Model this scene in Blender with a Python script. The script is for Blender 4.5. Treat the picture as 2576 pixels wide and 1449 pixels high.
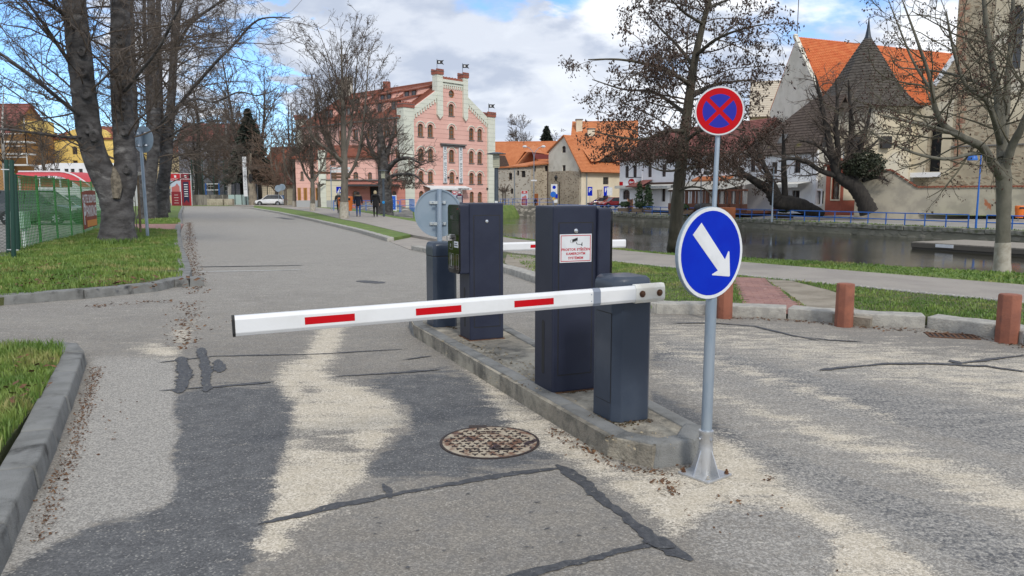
import bpy, bmesh, math, random
import numpy as np
from mathutils import Vector, Matrix
from mathutils.geometry import tessellate_polygon
for o in list(bpy.data.objects): bpy.data.objects.remove(o)
S = bpy.context.scene; COL = S.collection
R = math.radians
# ---------------------------------------------------------------- camera, sky, sun
F = 1900.0; CX = 1288.0; CY = 724.5; H = 1.56; TH = math.atan((CY - 492.0) / F)   # survey of the photograph, 2576 px wide
CT, ST = math.cos(TH), math.sin(TH)
cd = bpy.data.cameras.new('camera'); cam = bpy.data.objects.new('camera', cd); COL.objects.link(cam)
cam.location = (0, 0, H); cam.rotation_euler = (math.pi / 2 - TH, 0, 0)
cd.sensor_width = 36; cd.lens = F / 2576 * 36; cd.clip_start = 0.05; cd.clip_end = 5000
S.camera = cam
S.view_settings.view_transform = 'Standard'; S.view_settings.look = 'None'
S.view_settings.exposure = 0.54; S.view_settings.gamma = 1
SUN_EL, SUN_AZ = R(40), R(160)          # azimuth clockwise from +Y: to the right and behind the camera
sl = bpy.data.lights.new('sun', 'SUN'); sl.energy = 1.5; sl.angle = R(10); sl.color = (1, .94, .85)
so = bpy.data.objects.new('sun', sl); COL.objects.link(so)
sdir = Vector((math.sin(SUN_AZ) * math.cos(SUN_EL), math.cos(SUN_AZ) * math.cos(SUN_EL), math.sin(SUN_EL)))
so.rotation_euler = sdir.to_track_quat('Z', 'Y').to_euler(); so.location = (30, -20, 60)

def ND(nt, t, ins=None, **props):
    n = nt.nodes.new(t)
    for k, v in props.items(): setattr(n, k, v)
    for k, v in (ins or {}).items():
        s = n.inputs[k]
        if hasattr(v, 'is_output'): nt.links.new(v, s)
        else: s.default_value = v
    return n
def mth(nt, op, a, b=None, c=None, clamp=False):
    ins = {0: a}
    if b is not None: ins[1] = b
    if c is not None: ins[2] = c
    n = ND(nt, 'ShaderNodeMath', ins, operation=op); n.use_clamp = clamp
    return n.outputs[0]
def sstep(nt, x, a, b, o0=0.0, o1=1.0):
    n = ND(nt, 'ShaderNodeMapRange', {0: x, 1: a, 2: b, 3: o0, 4: o1}, interpolation_type='SMOOTHSTEP'); return n.outputs[0]
def mixc(nt, f, a, b, mode='MIX'):
    n = ND(nt, 'ShaderNodeMix', None, data_type='RGBA', blend_type=mode)
    for i, v in ((0, f), (6, a), (7, b)):
        if hasattr(v, 'is_output'): nt.links.new(v, n.inputs[i])
        else: n.inputs[i].default_value = v if i == 0 else (tuple(v) + (1,))[:4]
    return n.outputs[2]
def noise(nt, vec, scale, detail=4, rough=.55, dist=0.0):
    return ND(nt, 'ShaderNodeTexNoise', {'Vector': vec, 'Scale': scale, 'Detail': detail, 'Roughness': rough, 'Distortion': dist}).outputs[0]
def ray(u, v):
    x = (u - CX) / F; y = -(v - CY) / F
    return Vector((x, CT + y * ST, -ST + y * CT))
def world():
    w = bpy.data.worlds.new('World'); S.world = w; w.use_nodes = True; nt = w.node_tree; nt.nodes.clear()
    out = ND(nt, 'ShaderNodeOutputWorld'); bg = ND(nt, 'ShaderNodeBackground', {'Strength': .1})
    sky = ND(nt, 'ShaderNodeTexSky', sky_type='NISHITA', sun_disc=False, sun_elevation=SUN_EL, sun_rotation=SUN_AZ, altitude=400, air_density=1.0, dust_density=.6, ozone_density=2.2)
    tc = ND(nt, 'ShaderNodeTexCoord'); d = tc.outputs['Generated']
    sp = ND(nt, 'ShaderNodeSeparateXYZ', {0: d}); z = mth(nt, 'MAXIMUM', sp.outputs[2], 0.0)
    k = mth(nt, 'ADD', z, .3)
    pv = ND(nt, 'ShaderNodeCombineXYZ', {0: mth(nt, 'DIVIDE', sp.outputs[0], k), 1: mth(nt, 'DIVIDE', sp.outputs[1], k), 2: 3.7}).outputs[0]
    n1 = noise(nt, pv, 1.5, 10, .55, .1)
    # breaks in the cloud where blue shows, all over the sky; the ones in view sit where the photograph has them
    bias = None; wob = mth(nt, 'MULTIPLY', mth(nt, 'SUBTRACT', noise(nt, pv, 5.0, 8, .6, .3), .5), .22)
    for (u, v, r, s) in ((690, 85, .05, .26), (630, 200, .06, .17), (90, 265, .09, .25), (20, 90, .06, .12), (1235, -25, .07, .2), (2080, 30, .07, .1), (1290, 235, .12, -.05), (1000, 80, .2, -.12), (1650, 90, .2, -.06), (740, 330, .06, .1), (1480, 40, .05, .14), (1420, 330, .07, .12)):
        dv = ray(u, v).normalized()
        dd = ND(nt, 'ShaderNodeVectorMath', {0: d, 1: dv}, operation='DISTANCE').outputs['Value']
        b = sstep(nt, mth(nt, 'ADD', dd, wob), r * 1.9, r * .1, 0, s)
        bias = b if bias is None else mth(nt, 'ADD', bias, b)
    n1b = mth(nt, 'SUBTRACT', n1, bias)
    cov = sstep(nt, n1b, .36, .475)
    off = ND(nt, 'ShaderNodeVectorMath', {0: pv, 1: (.1, -.1, .05)}, operation='ADD').outputs[0]
    n2 = noise(nt, off, 1.5, 8, .53, .1)
    lit = sstep(nt, mth(nt, 'SUBTRACT', n1, n2), -.04, .065)          # side of each billow turned to the light
    n3 = noise(nt, pv, .8, 6, .5, .1)
    thick = sstep(nt, n3, .42, .58)
    fine = noise(nt, pv, 4.2, 7, .55, .4)
    c = mixc(nt, lit, (4.3, 4.8, 5.8), (8.7, 8.9, 9.2))
    c = mixc(nt, mth(nt, 'MULTIPLY', thick, .66), c, (3.6, 4.1, 5.1))
    c = mixc(nt, sstep(nt, fine, .45, .75, 0, .35), c, (8.5, 8.8, 9.1))
    c = mixc(nt, sstep(nt, z, .12, .0, 0, .35), c, (7.6, 8.1, 8.9))
    blue = mixc(nt, 1.0, sky.outputs[0], (.95, 1.2, 1.5), 'MULTIPLY')
    nt.links.new(mixc(nt, cov, blue, c), bg.inputs[0]); nt.links.new(bg.outputs[0], out.inputs[0])
world()

# ---------------------------------------------------------------- survey helpers
def G(u, v, z=0.0):
    r = ray(u, v); t = (z - H) / r.z; return Vector((r.x * t, r.y * t, z))
def P(u, v, Y):
    r = ray(u, v); t = Y / r.y; return Vector((r.x * t, Y, H + r.z * t))
def XY(u, Y, v=500): p = P(u, v, Y); return Vector((p.x, p.y, 0))
def zr(x0, y0, s):
    return lambda X, Y: ((x0 + X / s) / 1.56522, (y0 + Y / s) / 1.56522)
# ---------------------------------------------------------------- mesh helpers
def np_mesh(name, verts, faces, smooth=False):
    verts = np.asarray(verts, np.float32); faces = np.asarray(faces, np.int32)
    me = bpy.data.meshes.new(name); k = faces.shape[1]
    me.vertices.add(len(verts)); me.vertices.foreach_set('co', verts.ravel())
    me.loops.add(faces.size); me.loops.foreach_set('vertex_index', faces.ravel())
    me.polygons.add(len(faces)); me.polygons.foreach_set('loop_start', np.arange(0, faces.size, k, dtype=np.int32))
    me.polygons.foreach_set('loop_total', np.full(len(faces), k, np.int32))
    if smooth: me.polygons.foreach_set('use_smooth', np.ones(len(faces), bool))
    me.update(calc_edges=True); return me
def rootloc(p):
    if p is None: return Vector((0, 0, 0))
    while p.parent: p = p.parent
    return p.location.copy()
class MB:
    def __init__(s): s.v = []; s.f = []; s.mi = []
    def add(s, vs, fs, m=0):
        b = len(s.v); s.v += [Vector(x) for x in vs]
        for f in fs: s.f.append([b + i for i in f]); s.mi.append(m)
        return s
    def quad(s, *p, m=0): return s.add(p, [list(range(len(p)))], m)
    def box(s, a, b, m=0):
        (x0, y0, z0), (x1, y1, z1) = a, b
        return s.add([(x0, y0, z0), (x1, y0, z0), (x1, y1, z0), (x0, y1, z0), (x0, y0, z1), (x1, y0, z1), (x1, y1, z1), (x0, y1, z1)],
                     [(0, 3, 2, 1), (4, 5, 6, 7), (0, 1, 5, 4), (1, 2, 6, 5), (2, 3, 7, 6), (3, 0, 4, 7)], m)
    def bar(s, p, q, w, h, up=(0, 0, 1), m=0):
        p, q, up = Vector(p), Vector(q), Vector(up); d = (q - p).normalized()
        a = d.cross(up)
        if a.length < 1e-4: a = d.cross(Vector((1, 0, 0)))
        a.normalize(); b = a.cross(d).normalized(); a = a * w / 2; b = b * h / 2
        return s.add([p - a - b, p + a - b, p + a + b, p - a + b, q - a - b, q + a - b, q + a + b, q - a + b],
                     [(0, 3, 2, 1), (4, 5, 6, 7), (0, 1, 5, 4), (1, 2, 6, 5), (2, 3, 7, 6), (3, 0, 4, 7)], m)
    def path(s, pts, rad, n=8, m=0, cap=True):
        pts = [Vector(p) for p in pts]
        if not hasattr(rad, '__len__'): rad = [rad] * len(pts)
        b = len(s.v); ref = None
        for i, p in enumerate(pts):
            t = (pts[min(i + 1, len(pts) - 1)] - pts[max(i - 1, 0)]).normalized()
            if ref is None: ref = t.orthogonal().normalized()
            ref = (ref - t * ref.dot(t)).normalized(); o = t.cross(ref)
            for k in range(n):
                a = 2 * math.pi * k / n; s.v.append(p + (ref * math.cos(a) + o * math.sin(a)) * rad[i])
        for i in range(len(pts) - 1):
            for k in range(n):
                s.f.append([b + i * n + k, b + i * n + (k + 1) % n, b + (i + 1) * n + (k + 1) % n, b + (i + 1) * n + k]); s.mi.append(m)
        if cap:
            s.f.append([b + k for k in range(n)][::-1]); s.mi.append(m)
            e = b + (len(pts) - 1) * n; s.f.append([e + k for k in range(n)]); s.mi.append(m)
        return s
    def tube(s, p, q, r0, r1=None, n=10, m=0): return s.path([p, q], [r0, r0 if r1 is None else r1], n, m)
    def lathe(s, prof, n=16, c=(0, 0, 0), m=0):
        b = len(s.v)
        for (r, z) in prof:
            for k in range(n):
                a = 2 * math.pi * (k + .5) / n; s.v.append(Vector((c[0] + r * math.cos(a), c[1] + r * math.sin(a), c[2] + z)))
        for i in range(len(prof) - 1):
            for k in range(n):
                s.f.append([b + i * n + k, b + i * n + (k + 1) % n, b + (i + 1) * n + (k + 1) % n, b + (i + 1) * n + k]); s.mi.append(m)
        s.f.append([b + k for k in range(n)][::-1]); s.mi.append(m)
        e = b + (len(prof) - 1) * n; s.f.append([e + k for k in range(n)]); s.mi.append(m)
        return s
    def prism(s, poly, z0, z1, m=0):
        n = len(poly); b = len(s.v)
        s.v += [Vector((p[0], p[1], z0)) for p in poly] + [Vector((p[0], p[1], z1)) for p in poly]
        for t in tessellate_polygon([[Vector((p[0], p[1], 0)) for p in poly]]):
            s.f.append([b + i for i in t][::-1]); s.f.append([b + n + i for i in t]); s.mi += [m, m]
        for i in range(n): s.f.append([b + i, b + (i + 1) % n, b + n + (i + 1) % n, b + n + i]); s.mi.append(m)
        return s
    def sheet(s, poly, z, holes=(), m=0):
        loops = [[Vector((p[0], p[1], z)) for p in l] for l in [poly] + list(holes)]
        b = len(s.v); allv = [p for l in loops for p in l]; s.v += allv
        for t in tessellate_polygon(loops):
            a, c, d = (allv[i] for i in t)
            if (c - a).cross(d - a).z < 0: t = t[::-1]
            s.f.append([b + i for i in t]); s.mi.append(m)
        return s
    def plate(s, loops, fn, d0, d1, m=0):
        # flat plate with holes: loops of (s,z), fn(s,z,d)->world ; front at d0, back at d1
        flat = [[Vector((p[0], p[1], 0)) for p in l] for l in loops]; allp = [p for l in flat for p in l]; n = len(allp); b = len(s.v)
        s.v += [Vector(fn(p.x, p.y, d0)) for p in allp] + [Vector(fn(p.x, p.y, d1)) for p in allp]
        for t in tessellate_polygon(flat):
            a, c, d = (allp[i] for i in t)
            if (c - a).cross(d - a).z < 0: t = t[::-1]
            s.f.append([b + i for i in t]); s.f.append([b + n + i for i in t][::-1]); s.mi += [m, m]
        k = 0
        for l in flat:
            q = len(l)
            for i in range(q): s.f.append([b + k + i, b + n + k + i, b + n + k + (i + 1) % q, b + k + (i + 1) % q]); s.mi.append(m)
            k += q
        return s
    def xf(s, M): s.v = [M @ p for p in s.v]; return s
    def ext(s, o, M=None):
        b = len(s.v); s.v += [(M @ p) if M else p for p in o.v]; s.f += [[b + i for i in f] for f in o.f]; s.mi += o.mi; return s
    def mesh(s, name, mats, off=Vector((0, 0, 0)), smooth=False, bevel=0, seg=2, norm=True, sharp=None):
        me = bpy.data.meshes.new(name); me.from_pydata([p - off for p in s.v], [], s.f)
        for m in mats: me.materials.append(m)
        if len(mats) > 1: me.polygons.foreach_set('material_index', s.mi)
        if norm or bevel:
            bm = bmesh.new(); bm.from_mesh(me)
            if norm: bmesh.ops.recalc_face_normals(bm, faces=bm.faces)
            if bevel:
                es = [e for e in bm.edges if len(e.link_faces) == 2 and e.calc_face_angle(0) > R(28)]
                bmesh.ops.bevel(bm, geom=es, offset=bevel, segments=seg, affect='EDGES', profile=.6, clamp_overlap=True)
            bm.to_mesh(me); bm.free()
        if smooth:
            me.polygons.foreach_set('use_smooth', np.ones(len(me.polygons), bool))
            try: me.set_sharp_from_angle(angle=R(sharp or 38))
            except Exception: pass
        me.update(); return me
def link(name, data, parent=None):
    o = bpy.data.objects.new(name, data); COL.objects.link(o)
    if parent is not None: o.parent = parent
    return o
def part(name, mb, mat, parent, label=None, **kw):
    mats = mat if isinstance(mat, (list, tuple)) else [mat]
    o = link(name, mb.mesh(name, mats, rootloc(parent), **kw), parent)
    if label: o['label'] = label
    return o
def tag(o, label, cat, group=None):
    o['label'] = label; o['category'] = cat
    if group: o['group'] = group
    return o
def thing(name, label, cat, loc=(0, 0, 0), group=None):
    o = link(name, None); o.location = loc; o.empty_display_size = .2; return tag(o, label, cat, group)
def one(name, mb, mat, label, cat, loc=(0, 0, 0), group=None, **kw):
    mats = mat if isinstance(mat, (list, tuple)) else [mat]
    o = link(name, mb.mesh(name, mats, Vector(loc), **kw)); o.location = loc; return tag(o, label, cat, group)
def struct(name, mb, mat, label=None, **kw):
    mats = mat if isinstance(mat, (list, tuple)) else [mat]
    o = link(name, mb.mesh(name, mats, **kw)); o['kind'] = 'structure'
    if label: o['label'] = label
    return o
def dup(root, loc, rz, label, parent=None):
    c = root.copy(); COL.objects.link(c); c.parent = parent
    if parent is None:
        c.location = loc; c.rotation_euler = (0, 0, rz); c['label'] = label
    for ch in root.children: dup(ch, None, None, None, c)
    return c
_mc = {}
def mesh_text(txt, size, align='CENTER', bold=0.0, spacing=1.0):
    cu = bpy.data.curves.new('txt', 'FONT'); cu.body = txt; cu.size = size; cu.align_x = align; cu.align_y = 'CENTER'; cu.offset = bold; cu.space_character = spacing
    cu.resolution_u = 3
    o = bpy.data.objects.new('txt', cu); COL.objects.link(o)
    dg = bpy.context.evaluated_depsgraph_get(); me = bpy.data.meshes.new_from_object(o.evaluated_get(dg))
    mb = MB(); mb.v = [v.co.copy() for v in me.vertices]; mb.f = [list(p.vertices) for p in me.polygons]; mb.mi = [0] * len(mb.f)
    bpy.data.objects.remove(o); bpy.data.meshes.remove(me); bpy.data.curves.remove(cu); return mb
def frame_m(o, ex, ey, ez):
    m = Matrix.Identity(4)
    for i, e in enumerate((ex, ey, ez)):
        for k in range(3): m[k][i] = e[k]
    for k in range(3): m[k][3] = o[k]
    return m
def ell(cx, cz, rx, rz, n=24, a0=0, a1=2 * math.pi):
    return [(cx + rx * math.cos(a0 + (a1 - a0) * i / n), cz + rz * math.sin(a0 + (a1 - a0) * i / n)) for i in range(n if abs(a1 - a0) > 6.28 else n + 1)]

# ---------------------------------------------------------------- materials
def mat(name, col, rough=.8, metal=0.0, col2=None, sc=4.0, lo=.4, hi=.62, bump=0.0, bsc=30.0, spec=.5, col3=None, sc3=1.0, lo3=.55, hi3=.68, det=5, stretch=None, coord='Object', coat=0.0, trans=0.0):
    if name in _mc: return _mc[name]
    m = bpy.data.materials.new(name); m.use_nodes = True; nt = m.node_tree; b = nt.nodes['Principled BSDF']
    b.inputs['Roughness'].default_value = rough; b.inputs['Metallic'].default_value = metal; b.inputs['Base Color'].default_value = tuple(col) + (1,)
    b.inputs['Specular IOR Level'].default_value = spec
    if coat: b.inputs['Coat Weight'].default_value = coat; b.inputs['Coat Roughness'].default_value = .08
    if trans: b.inputs['Transmission Weight'].default_value = trans
    vec = ND(nt, 'ShaderNodeTexCoord').outputs['Object'] if coord == 'Object' else ND(nt, 'ShaderNodeNewGeometry').outputs['Position']
    if stretch: vec = ND(nt, 'ShaderNodeVectorMath', {0: vec, 1: stretch}, operation='MULTIPLY').outputs[0]
    c = None
    if col2:
        c = mixc(nt, sstep(nt, noise(nt, vec, sc, det, .6), lo, hi), col, col2)
    if col3:
        c = mixc(nt, sstep(nt, noise(nt, vec, sc3, 6, .65, .3), lo3, hi3), c if c else col, col3)
    if c: nt.links.new(c, b.inputs['Base Color'])
    if bump:
        bn = ND(nt, 'ShaderNodeBump', {'Height': noise(nt, vec, bsc, 4, .6), 'Strength': bump, 'Distance': .02})
        nt.links.new(bn.outputs[0], b.inputs['Normal'])
    _mc[name] = m; return m
def bsdf(m): return m.node_tree.nodes['Principled BSDF']
NAVY = mat('navy_powder_coat', (.018, .022, .042), .4, col2=(.023, .028, .05), sc=3, bump=.05, bsc=400, spec=.35, col3=(.035, .04, .058), sc3=2.2, lo3=.55, hi3=.8)
NAVY2 = mat('blue_grey_lacquer', (.035, .048, .073), .34, col2=(.048, .063, .09), sc=2.2, coat=.15, spec=.4, col3=(.07, .085, .1), sc3=5, lo3=.62, hi3=.75)
BLACKGL = mat('black_glass', (.004, .004, .005), .04, spec=.6)
WHITE = mat('white_lacquer', (.7, .715, .73), .35, col2=(.62, .63, .63), sc=5, lo=.45, hi=.8, col3=(.45, .44, .41), sc3=9, lo3=.68, hi3=.8)
WHITE2 = mat('chipped_white_paint', (.74, .74, .7), .35, col2=(.62, .6, .54), sc=8, col3=(.4, .28, .17), sc3=14, lo3=.68, hi3=.72)
SIGNRED = mat('reflective_red', (.5, .002, .008), .5, spec=.15, col2=(.46, .004, .01), sc=5)
SIGNBLUE = mat('reflective_blue', (.0, .018, .42), .5, col2=(.0, .025, .46), sc=3, spec=.15)
SIGNWHITE = mat('reflective_white', (.68, .7, .72), .5, col2=(.6, .62, .64), sc=5, spec=.3)
BLACK = mat('matt_black', (.012, .012, .013), .6)
GALV = mat('galvanised_steel', (.36, .42, .48), .42, .55, col2=(.27, .34, .42), sc=9, stretch=(1, 1, .25), bump=.03, bsc=120)
ALU = mat('cast_aluminium', (.55, .56, .57), .4, .7, col2=(.45, .46, .47), sc=10, bump=.1, bsc=160)
STEEL = mat('polished_steel', (.7, .7, .7), .22, 1.0)
RUST = mat('rusty_iron', (.09, .045, .025), .75, .3, col2=(.16, .07, .03), sc=40, bump=.3, bsc=120)
SIGNBACK = mat('sign_back_grey', (.27, .335, .4), .5, .3, col2=(.23, .3, .365), sc=3)
RUBBER = mat('black_rubber', (.015, .015, .016), .7)
GREYTAPE = mat('grey_tape', (.2, .23, .29), .5)
# ---------------------------------------------------------------- ground materials
def asphalt():
    m = bpy.data.materials.new('worn_asphalt'); m.use_nodes = True; nt = m.node_tree; b = nt.nodes['Principled BSDF']
    pos = ND(nt, 'ShaderNodeNewGeometry').outputs['Position']
    a_s = ND(nt, 'ShaderNodeAttribute', attribute_name='sand').outputs['Fac']; a_d = ND(nt, 'ShaderNodeAttribute', attribute_name='dark').outputs['Fac']
    a_l = ND(nt, 'ShaderNodeAttribute', attribute_name='grit').outputs['Fac']
    big = noise(nt, pos, .7, 6, .6); mid = noise(nt, pos, 7, 6, .65); fine = noise(nt, pos, 130, 3, .6); med = noise(nt, pos, 38, 4, .7)
    vo = ND(nt, 'ShaderNodeTexVoronoi', {'Vector': pos, 'Scale': 120.0}); cell = ND(nt, 'ShaderNodeSeparateColor', {0: vo.outputs['Color']}).outputs[0]
    stone = sstep(nt, cell, .15, .95)
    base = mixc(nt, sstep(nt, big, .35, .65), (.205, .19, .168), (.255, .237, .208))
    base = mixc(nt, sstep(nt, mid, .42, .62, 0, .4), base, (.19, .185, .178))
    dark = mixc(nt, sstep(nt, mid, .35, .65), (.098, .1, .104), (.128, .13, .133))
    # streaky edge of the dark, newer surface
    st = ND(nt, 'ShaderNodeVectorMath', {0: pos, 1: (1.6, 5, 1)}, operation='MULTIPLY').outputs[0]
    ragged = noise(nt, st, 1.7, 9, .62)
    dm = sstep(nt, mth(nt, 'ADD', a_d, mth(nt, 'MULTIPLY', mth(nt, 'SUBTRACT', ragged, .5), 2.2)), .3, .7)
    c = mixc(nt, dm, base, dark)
    agg = mixc(nt, stone, (.5, .5, .5), (1.55, 1.52, 1.47))
    c = mixc(nt, .42, c, agg, 'MULTIPLY')
    fl = sstep(nt, cell, .92, .98, 0, .45); c = mixc(nt, fl, c, (.4, .385, .35))
    # pale grit lying in the pores, then solid sand
    gm = sstep(nt, mth(nt, 'ADD', mth(nt, 'MULTIPLY', a_l, .75), mth(nt, 'ADD', mth(nt, 'MULTIPLY', mth(nt, 'SUBTRACT', med, .5), 1.3), mth(nt, 'MULTIPLY', mth(nt, 'SUBTRACT', ragged, .5), .5))), .3, .62)
    sandc = mixc(nt, stone, (.4, .355, .28), (.66, .6, .5))
    sandc = mixc(nt, sstep(nt, mid, .4, .6, 0, .35), sandc, (.46, .4, .3))
    gritc = mixc(nt, stone, (.235, .225, .206), (.43, .408, .37))
    c = mixc(nt, mth(nt, 'MULTIPLY', gm, .85), c, gritc)
    sm = sstep(nt, mth(nt, 'ADD', a_s, mth(nt, 'ADD', mth(nt, 'MULTIPLY', mth(nt, 'SUBTRACT', ragged, .5), 2.1), mth(nt, 'ADD', mth(nt, 'MULTIPLY', mth(nt, 'SUBTRACT', med, .5), .7), mth(nt, 'MULTIPLY', mth(nt, 'SUBTRACT', cell, .5), .35)))), .25, .95)
    c = mixc(nt, sm, c, sandc)
    nt.links.new(c, b.inputs['Base Color']); b.inputs['Roughness'].default_value = .9; b.inputs['Specular IOR Level'].default_value = .3
    h = mth(nt, 'ADD', mth(nt, 'MULTIPLY', vo.outputs['Distance'], -1.2), mth(nt, 'MULTIPLY', fine, .6))
    nt.links.new(ND(nt, 'ShaderNodeBump', {'Height': h, 'Strength': .45, 'Distance': .006}).outputs[0], b.inputs['Normal'])
    return m
ASPH = asphalt()
SEAL = mat('bitumen_seal', (.045, .047, .052), .6, col2=(.075, .077, .082), sc=30, bump=.4, bsc=90, coord='W', col3=(.25, .235, .2), sc3=28, lo3=.6, hi3=.68)
CONC = mat('kerb_concrete', (.225, .228, .22), .9, col2=(.155, .157, .15), sc=5, lo=.35, hi=.7, bump=.6, bsc=110, col3=(.055, .055, .052), sc3=3.4, lo3=.52, hi3=.74, coord='W')
GRANITE = mat('granite_kerb', (.4, .385, .345), .9, col2=(.3, .29, .265), sc=9, bump=.7, bsc=45, col3=(.15, .15, .12), sc3=2.5, lo3=.6, hi3=.76, coord='W')
ISLTOP = mat('island_gravel', (.26, .235, .19), .95, col2=(.15, .14, .115), sc=10, bump=.9, bsc=60, col3=(.43, .39, .31), sc3=2.0, lo3=.45, hi3=.62, coord='W')
PATH = mat('path_asphalt', (.33, .3, .265), .95, col2=(.28, .255, .23), sc=1.2, bump=.5, bsc=90, col3=(.38, .345, .3), sc3=60, lo3=.5, hi3=.7, coord='W')
SOIL = mat('lawn_soil', (.09, .1, .035), .95, col2=(.065, .085, .026), sc=3, bump=.8, bsc=30, col3=(.16, .135, .085), sc3=.9, lo3=.55, hi3=.66, coord='W')
LAWN = mat('lawn_turf', (.1, .16, .032), .95, col2=(.15, .21, .046), sc=1.4, bump=1.0, bsc=22, col3=(.12, .12, .05), sc3=.5, lo3=.54, hi3=.7, coord='W')
GRASS = mat('grass_blades', (.09, .17, .026), .6, col2=(.165, .24, .045), sc=2.2, col3=(.29, .26, .1), sc3=1.0, lo3=.52, hi3=.68, coord='W')
DIRT = mat('trodden_earth', (.3, .265, .21), .95, col2=(.22, .19, .145), sc=3, bump=.7, bsc=40, coord='W')
GROUND = mat('ground_base', (.2, .19, .165), .95, col2=(.15, .155, .115), sc=.3, bump=.4, bsc=10, coord='W')
COBBLE = mat('cobble_granite', (.38, .37, .34), .85, col2=(.28, .27, .25), sc=12, bump=.5, bsc=60)
LEAF = mat('dead_leaves', (.085, .042, .022), .9, col2=(.17, .09, .042), sc=14, coord='W')
MOSS = mat('dry_moss', (.11, .06, .025), .95, col2=(.06, .05, .02), sc=14, bump=.8, bsc=80, coord='W')

# ---------------------------------------------------------------- land forms
near_bank = [(700, -1330), (120, -190), (40, -41)] + [tuple(G(u, v, .1)[:2]) for u, v in ((2750, 703), (2576, 690), (2300, 674), (2080, 660), (1872, 650), (1620, 634), (1530, 622), (1330, 603), (1270, 597))] + [(-2.5, 37), (-6.0, 47), (-9.4, 57), (-11.5, 66), (-11.5, 80), (-9, 97), (-3, 111), (0, 121)]
far_bank = [(0, 121), (6.5, 121), (13.1, 107), (23.6, 80), (34.4, 55), (80, -50), (145, -195), (800, -1450)]
struct('ground', MB().sheet([(-1500, 1500), (-1500, -1500), (700, -1500)] + near_bank + [(5, 1500)], -.03), GROUND, norm=False)
inl = [(0, 121), (6, 128), (19, 127), (28, 113), (38, 86), (49, 60), (94, -44), (160, -190), (820, -1440)]
fg = MB().sheet([(5, 1500)] + inl + [(1500, -1440), (1500, 1500)], -.22)
for i in range(1, len(inl) - 1):
    a, b2 = far_bank[min(i, len(far_bank) - 1)], far_bank[min(i + 1, len(far_bank) - 1)] if i + 1 < len(far_bank) else far_bank[-1]
    pass
struct('far_ground', fg, GROUND, norm=False)
PROM = mat('promenade_asphalt', (.3, .285, .26), .95, col2=(.24, .23, .21), sc=.8, bump=.3, bsc=40, coord='W')
pm = MB(); q = [(0, 121, -.3), (6.5, 121, -.5), (13.1, 107, -.86), (23.6, 80, -.9), (34.4, 55, -.9), (80, -50, -.9), (145, -195, -.9)]
for i in range(len(q) - 1): pm.quad(q[i], q[i + 1], (inl[i + 1][0], inl[i + 1][1], -.21), (inl[i][0], inl[i][1], -.21))
struct('promenade', pm, PROM, norm=False)
WATER_Z = -1.8
def water():
    m = bpy.data.materials.new('river_water'); m.use_nodes = True; nt = m.node_tree; b = nt.nodes['Principled BSDF']
    b.inputs['Base Color'].default_value = (.032, .03, .02, 1); b.inputs['Roughness'].default_value = .03; b.inputs['Specular IOR Level'].default_value = .6; b.inputs['IOR'].default_value = 1.33
    pos = ND(nt, 'ShaderNodeNewGeometry').outputs['Position']
    v = ND(nt, 'ShaderNodeVectorMath', {0: pos, 1: (1, 1.6, 1)}, operation='MULTIPLY').outputs[0]
    h = mth(nt, 'ADD', noise(nt, v, 5.5, 4, .6, .3), mth(nt, 'MULTIPLY', noise(nt, v, .9, 3, .5), 1.2))
    amp = sstep(nt, noise(nt, pos, .09, 3, .5), .35, .7, .025, .16)
    nt.links.new(ND(nt, 'ShaderNodeBump', {'Height': h, 'Strength': amp, 'Distance': .11}).outputs[0], b.inputs['Normal'])
    return m
struct('river', MB().sheet([(p[0] - 3, p[1]) for p in near_bank[:-1]] + [(-2, 124), (8, 124)] + far_bank[2:], WATER_Z), water(), norm=False)
struct('river_bed', MB().sheet([(p[0] - 3, p[1]) for p in near_bank[:-1]] + [(-2, 124), (8, 124)] + far_bank[2:], -3.2), mat('river_mud', (.06, .05, .035), .9), norm=False)
bk = MB()
for i in range(1, len(near_bank) - 1):
    (x0, y0), (x1, y1) = near_bank[i], near_bank[i + 1]
    def nrm(j):
        a, c = Vector(near_bank[max(j - 1, 0)]), Vector(near_bank[min(j + 1, len(near_bank) - 1)]); d = (c - a).normalized(); return Vector((d.y, -d.x))
    n0, n1 = nrm(i), nrm(i + 1)
    rows = [(0, .1), (.25, .02), (.9, -.9), (1.6, -2.6)]
    for (o0, z0), (o1, z1) in zip(rows[:-1], rows[1:]):
        bk.quad((x0 + n0.x * o0, y0 + n0.y * o0, z0), (x0 + n0.x * o1, y0 + n0.y * o1, z1), (x1 + n1.x * o1, y1 + n1.y * o1, z1), (x1 + n1.x * o0, y1 + n1.y * o0, z0))
struct('river_bank', bk, LAWN)
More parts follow.
